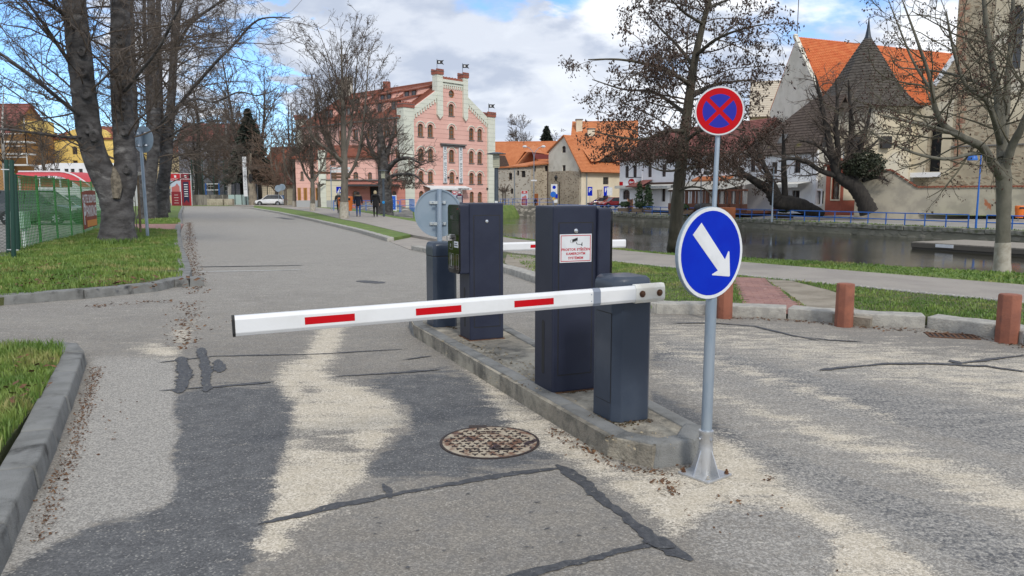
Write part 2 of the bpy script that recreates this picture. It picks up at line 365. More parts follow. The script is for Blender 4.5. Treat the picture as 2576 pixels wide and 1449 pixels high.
# ---------------------------------------------------------------- polygons surveyed on the ground
ZL = .11
def gp(px, z=0.0): return [G(u, v, z) for (u, v) in px]
road_far = [(-9, 12.), (-5.45, 12.72), (-13.3, 30.4), (-46.5, 107.6), (-60, 112), (-120, 114), (-120, 119), (30, 119), (-10, 112), (-32, 91), (-13, 47), (-4.3, 26.4), (-2.1, 20.1), (0.6, 13.6), (1.9, 10.1), (2, 12.)]
def road():
    xs = np.arange(-9.2, 9.6, .04); ys = np.arange(1.2, 12.6, .04)
    gx, gy = np.meshgrid(xs, ys); vs = np.stack([gx.ravel(), gy.ravel(), np.zeros(gx.size)], 1)
    nx, ny = len(xs), len(ys); idx = np.arange(nx * ny).reshape(ny, nx)
    fs = np.stack([idx[:-1, :-1].ravel(), idx[:-1, 1:].ravel(), idx[1:, 1:].ravel(), idx[1:, :-1].ravel()], 1)
    xs2 = np.arange(-62, 9, .5); ys2 = np.concatenate([[ys[-1]], np.arange(13, 122, .5)])
    gx2, gy2 = np.meshgrid(xs2, ys2); v2 = np.stack([gx2.ravel(), gy2.ravel(), np.zeros(gx2.size)], 1)
    n2, m2 = len(xs2), len(ys2); id2 = np.arange(n2 * m2).reshape(m2, n2) + len(vs)
    f2 = np.stack([id2[:-1, :-1].ravel(), id2[:-1, 1:].ravel(), id2[1:, 1:].ravel(), id2[1:, :-1].ravel()], 1)
    cx_, cy_ = gx2[:-1, :-1].ravel() + .25, gy2[:-1, :-1].ravel() + .25
    left = cx_ > np.interp(cy_, [12, 30.4, 107, 122], [-9, -16, -50, -140]); right = cx_ < np.interp(cy_, [12, 20, 26.4, 91, 104, 110, 122], [9, 3, -1.5, -30, -22, -19, -17])
    f2 = f2[left & right]
    V = np.concatenate([vs, v2]); me = np_mesh('road', V, np.concatenate([fs, f2]), True)
    d = V[:, 1] * CT + H * ST; U = CX + F * V[:, 0] / d; W = CY - F * (V[:, 1] * ST - H * CT) / d
    def sd(poly):
        p = np.array(poly, float); n = len(p); dmin = np.full(len(U), 1e9); ins = np.zeros(len(U), bool)
        for i in range(n):
            a, b = p[i], p[(i + 1) % n]; e = b - a; wx, wy = U - a[0], W - a[1]
            t = np.clip((wx * e[0] + wy * e[1]) / (e @ e), 0, 1); dmin = np.minimum(dmin, np.hypot(wx - t * e[0], wy - t * e[1]))
            c1 = (a[1] <= W) & (b[1] > W); c2 = (b[1] <= W) & (a[1] > W); cr = e[0] * wy - e[1] * wx
            ins ^= (c1 & (cr > 0)) | (c2 & (cr < 0))
        return np.where(ins, dmin, -dmin)
    def soft(poly, w, k=1.0):
        w = w * 1.9; x = np.clip((sd(poly) / w + 1) / 2, 0, 1); return k * x * x * (3 - 2 * x)
    mx = np.maximum
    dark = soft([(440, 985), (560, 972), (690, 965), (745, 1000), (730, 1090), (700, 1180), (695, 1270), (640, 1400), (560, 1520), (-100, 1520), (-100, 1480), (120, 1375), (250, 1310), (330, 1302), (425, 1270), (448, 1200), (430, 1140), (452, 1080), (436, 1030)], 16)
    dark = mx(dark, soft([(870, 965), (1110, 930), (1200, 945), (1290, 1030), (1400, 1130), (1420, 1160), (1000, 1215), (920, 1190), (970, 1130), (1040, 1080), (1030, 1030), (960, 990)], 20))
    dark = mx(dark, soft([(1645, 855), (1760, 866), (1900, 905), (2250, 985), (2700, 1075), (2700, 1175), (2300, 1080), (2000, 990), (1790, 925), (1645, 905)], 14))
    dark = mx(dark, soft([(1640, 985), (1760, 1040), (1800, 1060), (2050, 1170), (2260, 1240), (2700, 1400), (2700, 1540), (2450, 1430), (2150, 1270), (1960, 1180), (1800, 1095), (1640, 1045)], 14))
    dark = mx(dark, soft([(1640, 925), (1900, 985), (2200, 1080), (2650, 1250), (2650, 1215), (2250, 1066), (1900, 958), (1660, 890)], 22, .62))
    sand = soft([(805, 815), (866, 815), (856, 880), (815, 930), (832, 955), (905, 968), (985, 1008), (1030, 1055), (985, 1085), (965, 1125), (930, 1170), (925, 1210), (800, 1290), (725, 1335), (745, 1375), (690, 1405), (640, 1385), (660, 1320), (690, 1255), (705, 1160), (735, 1100), (740, 1020), (690, 960), (700, 925), (770, 890)], 17)
    sand = mx(sand - soft([(770, 1085), (880, 1085), (885, 1125), (770, 1130)], 26, .75) - soft([(860, 1125), (960, 1140), (930, 1180), (850, 1170)], 26, .5) - soft([(760, 965), (800, 965), (790, 1010), (745, 1005)], 16, .6), 0)
    sand = mx(sand, soft([(1180, 938), (1215, 942), (1330, 1040), (1440, 1100), (1530, 1150), (1560, 1180), (1650, 1185), (1750, 1190), (1800, 1100), (1850, 1115), (1990, 1225), (2200, 1345), (2420, 1480), (2100, 1480), (2090, 1350), (1960, 1270), (1800, 1275), (1700, 1350), (1640, 1300), (1530, 1215), (1440, 1160), (1330, 1110), (1270, 1060), (1230, 1000)], 22, 1.0))
    sand = mx(sand, soft([(1640, 800), (2700, 905), (2700, 1060), (2250, 965), (1900, 890), (1640, 850)], 26, .62))
    sand = mx(sand, soft([(1640, 935), (1800, 1000), (2060, 1110), (2300, 1200), (2700, 1370), (2700, 1255), (2250, 1115), (1960, 1035), (1700, 950)], 22, .85))
    sand = mx(sand, soft([(1640, 880), (1900, 955), (2250, 1062), (2250, 1040), (1900, 925), (1645, 855)], 14, .75))
    sand = mx(sand, soft([(330, 875), (380, 862), (455, 880), (440, 905), (370, 895)], 14, .9))
    sand = mx(sand, soft([(440, 830), (490, 800), (480, 860), (430, 875)], 16, .7))
    grit = soft([(225, 895), (430, 895), (452, 960), (436, 1040), (455, 1090), (430, 1150), (450, 1210), (432, 1268), (330, 1300), (250, 1312), (130, 1375), (-60, 1500), (-60, 1440), (140, 1200), (225, 950)], 14)
    grit = mx(grit, soft([(0, 790), (430, 740), (440, 875), (0, 890)], 22, .45))
    grit = mx(grit, soft([(650, 1320), (960, 1240), (1420, 1168), (1420, 1185), (960, 1262), (650, 1340)], 16, .75))
    grit = mx(grit, soft([(1640, 790), (2700, 890), (2700, 1540), (1950, 1540), (1700, 1370), (1800, 1100), (1640, 960)], 40, .66))
    grit = mx(grit, np.interp(W, [560, 745, 900, 1000], [.85, .6, .32, 0]) * (U < 1640))
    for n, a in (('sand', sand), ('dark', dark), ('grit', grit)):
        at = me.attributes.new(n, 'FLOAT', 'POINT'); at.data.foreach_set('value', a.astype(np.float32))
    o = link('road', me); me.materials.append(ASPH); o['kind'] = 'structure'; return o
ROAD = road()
rnd = random.Random(5)
RZ = [0]
def ribbon(px, w, z=.004, jag=.3, name='crack_seal', m=SEAL):
    RZ[0] += 1; z += (RZ[0] % 19) * .0003
    pts = [G(u, v, z) for u, v in px]; fine = []
    for a, b in zip(pts[:-1], pts[1:]):
        n = max(2, int((b - a).length / .03))
        for i in range(n): fine.append(a.lerp(b, i / n))
    fine.append(pts[-1]); mb = MB(); L = []; N = len(fine); wob = 0
    for i, p in enumerate(fine):
        d = (fine[min(i + 2, N - 1)] - fine[max(i - 2, 0)]).normalized(); n = Vector((-d.y, d.x, 0)); wob = wob * .85 + rnd.uniform(-1, 1) * .006
        e = min(1, (i + 1) / 4, (N - i) / 4) * (1 + (.35 if w < .07 else .1) * math.sin(i * .21 + w * 400) + .15 * math.sin(i * .067))
        L.append((p + n * (wob + e * w / 2 * (1 + rnd.uniform(-jag, jag))), p + n * (wob - e * w / 2 * (1 + rnd.uniform(-jag, jag)))))
    for (a, b), (c, d) in zip(L[:-1], L[1:]): mb.quad(a, c, d, b)
    o = part(name, mb, m, ROAD); return o
for px, w in (([(650, 1318), (960, 1248), (1230, 1200), (1420, 1175)], .045), ([(1400, 1168), (1440, 1195), (1550, 1280), (1660, 1365), (1745, 1408)], .062), ([(1250, 1462), (1450, 1418), (1655, 1366)], .05),
              ([(965, 1216), (978, 1236), (985, 1252)], .06), ([(400, 911), (540, 895), (790, 890), (905, 884), (1025, 877)], .035), ([(400, 982), (540, 972), (690, 960)], .04), ([(845, 946), (990, 938), (1108, 929)], .04),
              ([(457, 897), (464, 940), (450, 988)], .1), ([(508, 874), (518, 930), (518, 985)], .08), ([(548, 904), (550, 936)], .09), ([(1010, 905), (1085, 894)], .03), ([(1620, 1355), (1700, 1372)], .13),
              ([(1690, 812), (1800, 812), (1900, 820), (2000, 845), (2090, 855), (2170, 859)], .045), ([(1980, 840), (2060, 856)], .04), ([(2060, 930), (2140, 922), (2230, 914), (2400, 915), (2600, 888)], .05), ([(2290, 912), (2480, 920), (2600, 938)], .04), ([(2390, 905), (2420, 915)], .1),
              ([(495, 671), (640, 669), (765, 667)], .1), ([(900, 706), (965, 712)], .25)):
    ribbon(px, w)
ribbon([(497, 683), (640, 681), (762, 678)], .12, .006, .1, 'line_marking', mat('old_road_paint', (.5, .5, .48), .8, col2=(.35, .34, .32), sc=20, coord='W'))
for k in range(26):
    u, v = rnd.uniform(900, 1640), rnd.uniform(1230, 1440); ribbon([(u, v), (u + rnd.uniform(6, 16), v - rnd.uniform(0, 4))], rnd.uniform(.01, .02), .0045, .4, 'bitumen_spot')
ribbon([(700, 547), (735, 552)], .5, .005, .3, 'asphalt_patch')

# kerbs -----------------------------------------------------------
def stone_mesh(w, h, slope, name, jag):
    mb = MB(); a = w / 2
    prof = [(-a, 0), (a, 0), (a, h), (-a + slope, h)] if slope else [(-a, 0), (a, 0), (a, h), (-a, h)]
    n = 5; vs = []; r2 = random.Random(9)
    for i in range(n + 1):
        for (y, z) in prof: vs.append((i / n - .5, y + r2.uniform(-jag, jag), z + (r2.uniform(-jag, jag) if z > 0 else -.12)))
    fs = []
    for i in range(n):
        for k in range(4): fs.append((i * 4 + k, i * 4 + (k + 1) % 4, (i + 1) * 4 + (k + 1) % 4, (i + 1) * 4 + k))
    fs += [(3, 2, 1, 0), tuple(n * 4 + k for k in range(4))]
    return MB().add(vs, fs).mesh(name, [], bevel=.016, seg=2, smooth=True, sharp=60)
def kerb(name, pts, step, w, h, m, label, slope=0.0, jag=.003, gap=.012, seed=1):
    root = link(name, None); root['kind'] = 'structure'; root['label'] = label
    me = stone_mesh(w, h, slope, 'kerb_stone', jag); me.materials.append(m); rr = random.Random(seed)
    pts = [Vector((p[0], p[1], 0)) for p in pts]
    for a, b in zip(pts[:-1], pts[1:]):
        L = (b - a).length; n = max(1, round(L / step)); d = (b - a).normalized(); ang = math.atan2(d.y, d.x)
        cuts = [0] + [L * (i + rr.uniform(-.12, .12)) / n for i in range(1, n)] + [L]
        for s0, s1 in zip(cuts[:-1], cuts[1:]):
            o = link('kerb_stone', me, root); c = a + d * ((s0 + s1) / 2)
            o.location = (c.x - d.y * w / 2 + rr.uniform(-.006, .006), c.y + d.x * w / 2 + rr.uniform(-.006, .006), rr.uniform(-.006, .004)); o.rotation_euler = (0, 0, ang + rr.uniform(-.008, .008)); o.scale = (s1 - s0 - gap, 1, 1)
    return root
# stones lie to the left of the walking direction
kerb('kerb', gp([(-60, 1600), (43, 1383), (150, 1130), (222, 918)]) + gp([(205, 896), (150, 890)]), .95, .2, .135, CONC, 'smooth concrete kerb of the near lawn corner', slope=.03, seed=3)
lk = gp([(-40, 776), (0, 769), (214, 752), (400, 733), (468, 716)]); lk2 = [(-5.55, 12.9), (-6.2, 14.6), (-9.4, 21.6), (-13.36, 30.5), (-16.6, 38)]
kerb('kerb', [(p.x, p.y) for p in lk] + lk2, 1.6, .24, .14, CONC, 'grey concrete kerb round the lawn of the forked tree', slope=.02, jag=.006, seed=4)
kerb('kerb', [(-17.6, 40.5), (-27, 62), (-46.3, 107.2)], 1.6, .24, .13, CONC, 'pale kerb of the far left lawn', seed=5)
rk = gp([(2750, 905), (2576, 868), (2503, 848), (2329, 826), (2146, 816), (1979, 802), (1789, 792), (1650, 789), (1500, 770)])[::-1]
kerb('kerb', [(p.x, p.y) for p in rk], 1.15, .3, .14, GRANITE, 'old granite kerb behind the brown bollards', jag=.006, gap=.012, seed=6)
kerb('kerb', [(p.x, p.y) for p in gp([(1420, 738), (1280, 690), (1180, 662), (1095, 641), (1035, 629)])[::-1]], 1.2, .26, .13, GRANITE, 'granite kerb beside the bare patch behind the pay terminals', jag=.006, gap=.012, seed=7)
kerb('kerb', [(-33.5, 94)] + [(p.x, p.y) for p in gp([(975, 608), (900, 585), (800, 560), (700, 537), (632, 525)])[::-1]], 1.5, .24, .14, GRANITE, 'kerb of the long verge with the row of trees', jag=.01, gap=.03, seed=8)

# lawns, path, paving ----------------------------------------------------
def slab(name, px, m, z=ZL, label=None, world=None): return struct(name, MB().prism(world or [(p.x, p.y) for p in gp(px, z)], z - .12, z), m, label)
off = lambda pts, d: pts
lawn_near = [(-2.35, 2.8), (-3.35, 5.2), (-4.18, 6.95), (-4.35, 7.15), (-5.3, 7.1), (-7.5, 6.6), (-9, 2)]
slab('lawn', None, SOIL, .115, None, lawn_near)
lawn_left = [(-9.3, 10.4), (-7.2, 10.75), (-6.72, 11.75), (-6.2, 12.5), (-5.75, 13.05), (-6.4, 14.7), (-9.6, 21.7), (-13.4, 30.2), (-13.9, 31.4), (-18.5, 34.4), (-13, 19.9), (-11.2, 15.2), (-10.4, 12.8)]
slab('lawn', None, SOIL, .116, None, [(-11, 10.2), (-7.3, 10.65), (-6.85, 11.75), (-6.3, 12.35), (-5.8, 13.0), (-6.42, 14.6), (-9.62, 21.6), (-13.5, 30.2), (-14.2, 31.8), (-18.5, 34.4), (-13.2, 19.9), (-12.8, 15)])
slab('lawn', None, LAWN, .12, None, [(-17.8, 40.7), (-27.2, 62.1), (-46.4, 107), (-58, 107), (-34, 62), (-22, 40)])
BRICKP = mat('paver_red', (.3, .165, .14), .9, col2=(.24, .13, .115), sc=2.5, bump=.3, bsc=40, col3=(.36, .22, .19), sc3=9, coord='W')
slab('footway', None, BRICKP, .06, None, [(-14.2, 31.6), (-13.6, 30.9), (-16.7, 38.4), (-17.6, 40.6), (-22, 40), (-18.6, 34.3)])
slab('car_park', None, mat('car_park_gravel', (.22, .21, .19), .95, col2=(.16, .15, .135), sc=1.5, bump=.5, bsc=30, coord='W'), -.02, None, [(-12.6, 9), (-12.9, 19.8), (-18.6, 34.4), (-34, 66), (-80, 70), (-80, 9)])
path_near = [(560, 515), (700, 521), (786, 533), (860, 551), (902, 558), (1035, 590), (1290, 636), (1521, 655), (1880, 694), (2576, 762), (2750, 782)]
path_far = [(2750, 733), (2576, 716), (1872, 659), (1521, 625), (1290, 600), (1060, 560), (902, 532), (786, 520.5), (700, 514)]
PN = [G(u, v, ZL) for u, v in path_near]; PF = [G(u, v, ZL) for u, v in path_far]
slab('path', path_near + path_far, PATH, ZL)
slab('path', None, PATH, .012, None, [(p.x, p.y) for p in gp([(1040, 589), (966, 602), (1030, 627), (1095, 640), (1290, 637)], .012)])
# bank lawn strip between path and river
bp = list(reversed(PF)); strip = [(p.x, p.y) for p in bp[1:]] + [(p[0] + .1, p[1] + .05) for p in near_bank[3:16]] + [(-20, 90)]
slab('lawn', None, LAWN, ZL - .004, None, strip)
# verge right of the island: lawn, earth, brick strip
verge = [p + Vector((.09, .27, ZL)) for p in rk]
pn2 = [p for p in PN if p.x > .4]
slab('lawn', None, SOIL, ZL - .006, None, [(p.x, p.y) for p in verge] + [(p.x, p.y) for p in reversed(pn2)] + [(p.x, p.y) for p in gp([(1290, 634), (1110, 633), (1290, 676), (1400, 714)], ZL)])
slab('trodden_patch', None, DIRT, ZL - .001, None, [(p.x, p.y) for p in gp([(1925, 702), (1990, 706), (2080, 728), (2140, 748), (2150, 775), (2200, 790), (2190, 802), (2060, 785), (2035, 776), (1975, 733)], ZL)])
slab('trodden_patch', None, DIRT, ZL - .001, None, [(p.x, p.y) for p in gp([(1275, 640), (1330, 643), (1420, 670), (1330, 690), (1285, 672), (1270, 660)], ZL)])
slab('lawn', None, LAWN, .12, None, [(p.x + .22, p.y + .1) for p in gp([(632, 525), (700, 537), (800, 560), (900, 585), (972, 607)])] + [(p.x, p.y) for p in gp([(1033, 590), (902, 559), (860, 552), (786, 534), (700, 522), (640, 517)], .12)])
slab('lawn', None, LAWN, .03, None, [(-62, 112.5), (-33, 116), (-20, 120), (-20, 123), (-62, 119)])
# brick strip: separate pavers
pv_c = [G(u, v, ZL) for u, v in ((1882, 774), (2032, 784), (1922, 700), (1846, 697))]
pav = struct('brick_paving', MB().sheet([(p.x, p.y) for p in pv_c], ZL - .0035), mat('paver_joint', (.16, .13, .11), .95, coord='W'), norm=False)
bme = MB().box((-.0965, -.0465, -.05), (.0965, .0465, .006)).mesh('brick', [BRICKP], bevel=.005, seg=1)
e0 = (pv_c[1] - pv_c[0]); L0 = e0.length; ax = e0.normalized(); ay = Vector((-ax.y, ax.x, 0))
rows = int((pv_c[3] - pv_c[0]).dot(ay) / .1)
for r in range(rows):
    t = (r + .5) / rows; lo = pv_c[0].lerp(pv_c[3], t); hi = pv_c[1].lerp(pv_c[2], t); W2 = (hi - lo).dot(ax)
    n = max(2, int(round(W2 / .2)) + 1)
    for k in range(n):
        s = (k + .5 * (r % 2)) * .2 + .05
        if s > W2 - .02: continue
        o = link('brick', bme, pav); p = lo + ax * s; o.location = (p.x, p.y, ZL + rnd.uniform(-.003, .003)); o.rotation_euler = (rnd.uniform(-.01, .01), rnd.uniform(-.01, .01), math.atan2(ax.y, ax.x) + rnd.uniform(-.02, .02))
# cobble edging along the path
ced = link('cobble_edging', None); ced['kind'] = 'structure'
cme = MB().box((-.055, -.05, -.06), (.055, .05, .02)).mesh('cobble', [COBBLE], bevel=.014, seg=1)
for a, b in zip(PN[6:9], PN[7:10]):
    n = int((b - a).length / .125)
    for i in range(n):
        t = (i + .5) / n; p = a.lerp(b, t); o = link('cobble', cme, ced); o.location = (p.x, p.y, ZL + rnd.uniform(-.006, .006)); o.rotation_euler = (0, 0, math.atan2(b.y - a.y, b.x - a.x) + rnd.uniform(-.1, .1)); o.scale = (rnd.uniform(.8, 1.05), rnd.uniform(.8, 1.2), 1)

# grass blades ------------------------------------------------------------
rs = np.random.RandomState(3)
def inpoly(x, y, poly):
    p = np.array([(q[0], q[1]) for q in poly]); ins = np.zeros(len(x), bool)
    for i in range(len(p)):
        a, b = p[i], p[(i + 1) % len(p)]
        c = ((a[1] > y) != (b[1] > y)); xi = (b[0] - a[0]) * (y - a[1]) / (b[1] - a[1] + 1e-12) + a[0]; ins ^= c & (x < xi)
    return ins
def lumps(x, y, s, seed):
    r = np.random.RandomState(seed); v = np.zeros(len(x))
    for k in range(7):
        a = r.uniform(0, 6.28); f = s * r.uniform(.5, 2.2); v += np.sin((x * math.cos(a) + y * math.sin(a)) * f + r.uniform(0, 6))
    return v / 4
def grass(name, poly, dens, hgt, z, label, wid=.006, excl=(), lean=.6, bare=-9, seed=1):
    p = np.array([(q[0], q[1]) for q in poly]); x0, y0 = p.min(0); x1, y1 = p.max(0); n = int((x1 - x0) * (y1 - y0) * dens)
    x = rs.uniform(x0, x1, n); y = rs.uniform(y0, y1, n); k = inpoly(x, y, poly)
    for e in excl: k &= ~inpoly(x, y, e)
    l = lumps(x, y, 2.2, seed); k &= l > bare + rs.uniform(-.3, .3, n)
    x, y, l = x[k], y[k], l[k]; n = len(x); h = hgt * rs.uniform(.45, 1.25, n) * (1 + .35 * np.clip(l, -1, 1.3)); a = rs.uniform(0, 6.28, n); b = rs.uniform(0, 6.28, n); ln = rs.uniform(.1, lean, n) * h
    w = wid * rs.uniform(.7, 1.4, n); ca, sa = np.cos(a) * w, np.sin(a) * w; mx_, my_ = x + np.cos(b) * ln * .35, y + np.sin(b) * ln * .35; tx, ty = x + np.cos(b) * ln, y + np.sin(b) * ln
    zz = np.full(n, z); A = np.stack([x - ca, y - sa, zz], 1); B = np.stack([x + ca, y + sa, zz], 1); C = np.stack([mx_ + ca * .8, my_ + sa * .8, zz + h * .6], 1); D = np.stack([mx_ - ca * .8, my_ - sa * .8, zz + h * .6], 1); T = np.stack([tx, ty, zz + h], 1)
    V = np.stack([A, B, C, D, T], 1).reshape(-1, 3); i = np.arange(n)[:, None] * 5
    Fq = np.concatenate([i + [0, 1, 2], i + [0, 2, 3], i + [3, 2, 4]], 0)
    me = np_mesh(name, V, Fq); me.materials.append(GRASS); o = link(name, me); o['kind'] = 'stuff'; o['label'] = label; return o
grass('grass', lawn_near, 3000, .085, .11, 'lush grass of the near lawn corner by the barrier lane', .0045, seed=2)
grass('grass', lawn_left, 700, .085, .11, 'uneven grass under the forked tree', .009, seed=4, bare=-.7)
vp = [(p.x, p.y) for p in verge] + [(p.x, p.y) for p in reversed(pn2)]
br = [(p.x, p.y) for p in pv_c]; dt = [(p.x, p.y) for p in gp([(1925, 702), (1990, 706), (2080, 728), (2140, 748), (2150, 775), (2200, 790), (2190, 802), (2060, 785), (2035, 776), (1975, 733)], ZL)]
grass('grass', vp, 1100, .032, ZL - .01, 'short grass of the verge behind the bollards', .007, (br, dt), bare=-.9, seed=6)
grass('grass', [(p.x, p.y) for p in gp([(1275, 640), (1521, 657), (1620, 668), (1640, 775), (1480, 755), (1400, 722)], ZL)], 600, .035, ZL - .01, 'thin grass beyond the pay terminals', .008, bare=-.25, seed=7)
grass('grass', [(p[0], p[1]) for p in strip if p[1] < 33] + [(-2, 33)], 420, .045, ZL - .01, 'grass strip along the top of the river bank', .012, seed=8)
grass('grass', [(-17.8, 40.7), (-20.7, 47), (-26, 47), (-22, 40)], 160, .12, .11, 'grass of the far left lawn', .02, seed=9)

# dead leaves and bud scales in the gutters ----------------------------------
def litter(name, label, lines, dens, spread, size, z, m=LEAF, bias=0):
    vs = []; fs = []
    for px in lines:
        pts = [G(u, v, z) for u, v in px]
        for a, b in zip(pts[:-1], pts[1:]):
            d = (b - a).normalized(); nn = Vector((-d.y, d.x, 0)); n = int((b - a).length * dens)
            for i in range(n):
                if math.sin(i * 7.3 / dens * 2.1 + a.x * 9) + rnd.uniform(-.8, .8) < -.35: continue
                c = a.lerp(b, rnd.random()) + nn * (rnd.gauss(bias, spread)); s = size * rnd.uniform(.4, 1.4); t = rnd.uniform(0, 6.28); e = Vector((math.cos(t), math.sin(t), rnd.uniform(-.4, .4))) * s; f = Vector((-math.sin(t), math.cos(t), rnd.uniform(-.5, .5))) * s * rnd.uniform(.25, .6)
                zz = Vector((0, 0, .004 + size * .3 * rnd.random())); k = len(vs); vs += [c - e + zz, c + f + zz * 1.6, c + e + zz, c - f + zz * .6]; fs.append((k, k + 1, k + 2, k + 3))
    o = link(name, MB().add(vs, fs).mesh(name, [m], norm=False)); o['kind'] = 'stuff'; o['label'] = label
litter('leaf_litter', 'brown bud scales and leaves in the gutter of the near lawn kerb', [[(60, 1370), (160, 1130), (230, 925)]], 480, .03, .0085, .001, bias=-.05)
litter('leaf_litter', 'brown leaves washed against the long left kerb', [[(475, 740), (474, 690), (466, 640), (470, 560)], [(430, 880), (455, 760)], [(440, 760), (330, 765), (230, 775)]], 110, .1, .022, .001, bias=-.12)
litter('leaf_litter', 'brown leaves in front of the granite kerb by the bollards', [[(1800, 799), (1990, 808), (2140, 822), (2330, 835), (2440, 848), (2600, 880)]], 170, .07, .02, .001, bias=.04)
litter('leaf_litter', 'shredded brown scales round the sign foot and island kerb', [[(1380, 1080), (1540, 1168), (1650, 1192), (1800, 1170)], [(1640, 1210), (1720, 1225)], [(1800, 1255), (1880, 1265)], [(1660, 1240), (1700, 1235)], [(1920, 1200), (1945, 1208)], [(1960, 1270), (1985, 1272)]], 260, .035, .012, .001)
litter('leaf_litter', 'dry leaves scattered over the lawn of the forked tree', [[(0, 735), (100, 690), (60, 660)], [(10, 700), (200, 720), (420, 700)], [(60, 680), (120, 655)], [(150, 690), (440, 720)]], 26, .45, .05, .16)
litter('leaf_litter', 'dry leaves scattered in the near lawn corner', [[(0, 900), (120, 930)], [(10, 960), (60, 1010)], [(0, 1040), (90, 960)]], 30, .15, .03, .18)
litter('leaf_litter', 'scattered twigs and scales on the sandy road', [[(1700, 1300), (2300, 1400)], [(1850, 1240), (1990, 1280)], [(2080, 1390), (2160, 1440)], [(300, 1000), (240, 1150)], [(600, 800), (470, 850)]], 26, .12, .012, .001)
# ---------------------------------------------------------------- traffic island
AI = math.atan2(.397, .919); NX = Vector((math.cos(AI), math.sin(AI), 0)); NY = Vector((-math.sin(AI), math.cos(AI), 0))   # across / along the island
isl = [(-1.13, 8.33), (.59, 4.35), (.83, 4.17), (1.1, 4.27), (1.22, 4.55), (.02, 8.1), (-.35, 9.1), (-.9, 9.35), (-1.25, 8.9)]
island = struct('traffic_island', MB().prism([(p[0] * .97 + .0, p[1] * .985 + .09) for p in isl], -.05, .128), ISLTOP)
ime = {}
def ikerb(a, b, cuts, w=.15, h=.14, slope=.035, key='i'):
    a, b = Vector((*a, 0)), Vector((*b, 0)); d = (b - a).normalized(); L = (b - a).length
    if key not in ime:
        me = stone_mesh(w, h, slope, 'kerb_stone', .0025); me.materials.append(CONC); ime[key] = me
    for s0, s1 in zip(cuts[:-1], cuts[1:]):
        o = link('kerb_stone', ime[key], island); c = a + d * ((s0 + s1) / 2 * L); o.location = (c.x - d.y * w / 2, c.y + d.x * w / 2, rnd.uniform(-.003, .003)); o.rotation_euler = (0, 0, math.atan2(d.y, d.x)); o.scale = ((s1 - s0) * L - .008, 1, 1)
ikerb(isl[0], isl[1], (0, .24, .47, .66, .83, 1.0)); ikerb(isl[1], isl[2], (.03, 1)); ikerb(isl[2], isl[3], (.02, 1)); ikerb(isl[3], isl[4], (0, 1)); ikerb(isl[4], isl[5], (0, .25, .5, .75, 1)); ikerb(isl[5], isl[6], (0, 1)); ikerb(isl[6], isl[7], (0, 1)); ikerb(isl[7], isl[8], (0, 1)); ikerb(isl[8], isl[0], (0, 1))
IZ = .128
litter('moss', 'rusty dry moss round the cabinet feet on the island', [[(1490, 1045), (1545, 1072), (1640, 1058)], [(1395, 990), (1490, 985)], [(1320, 968), (1390, 995)], [(1095, 815), (1150, 828)], [(1525, 1095), (1540, 1105)]], 300, .02, .012, IZ, MOSS)
litter('island_straw', 'pale dry straw and grit on the island between the cabinets', [[(1150, 850), (1330, 960)], [(1220, 870), (1420, 985)], [(1560, 1090), (1720, 1120)], [(1420, 1010), (1480, 1020)]], 150, .1, .014, IZ, mat('dry_straw', (.36, .3, .2), .9, col2=(.2, .16, .1), sc=20, coord='W'))
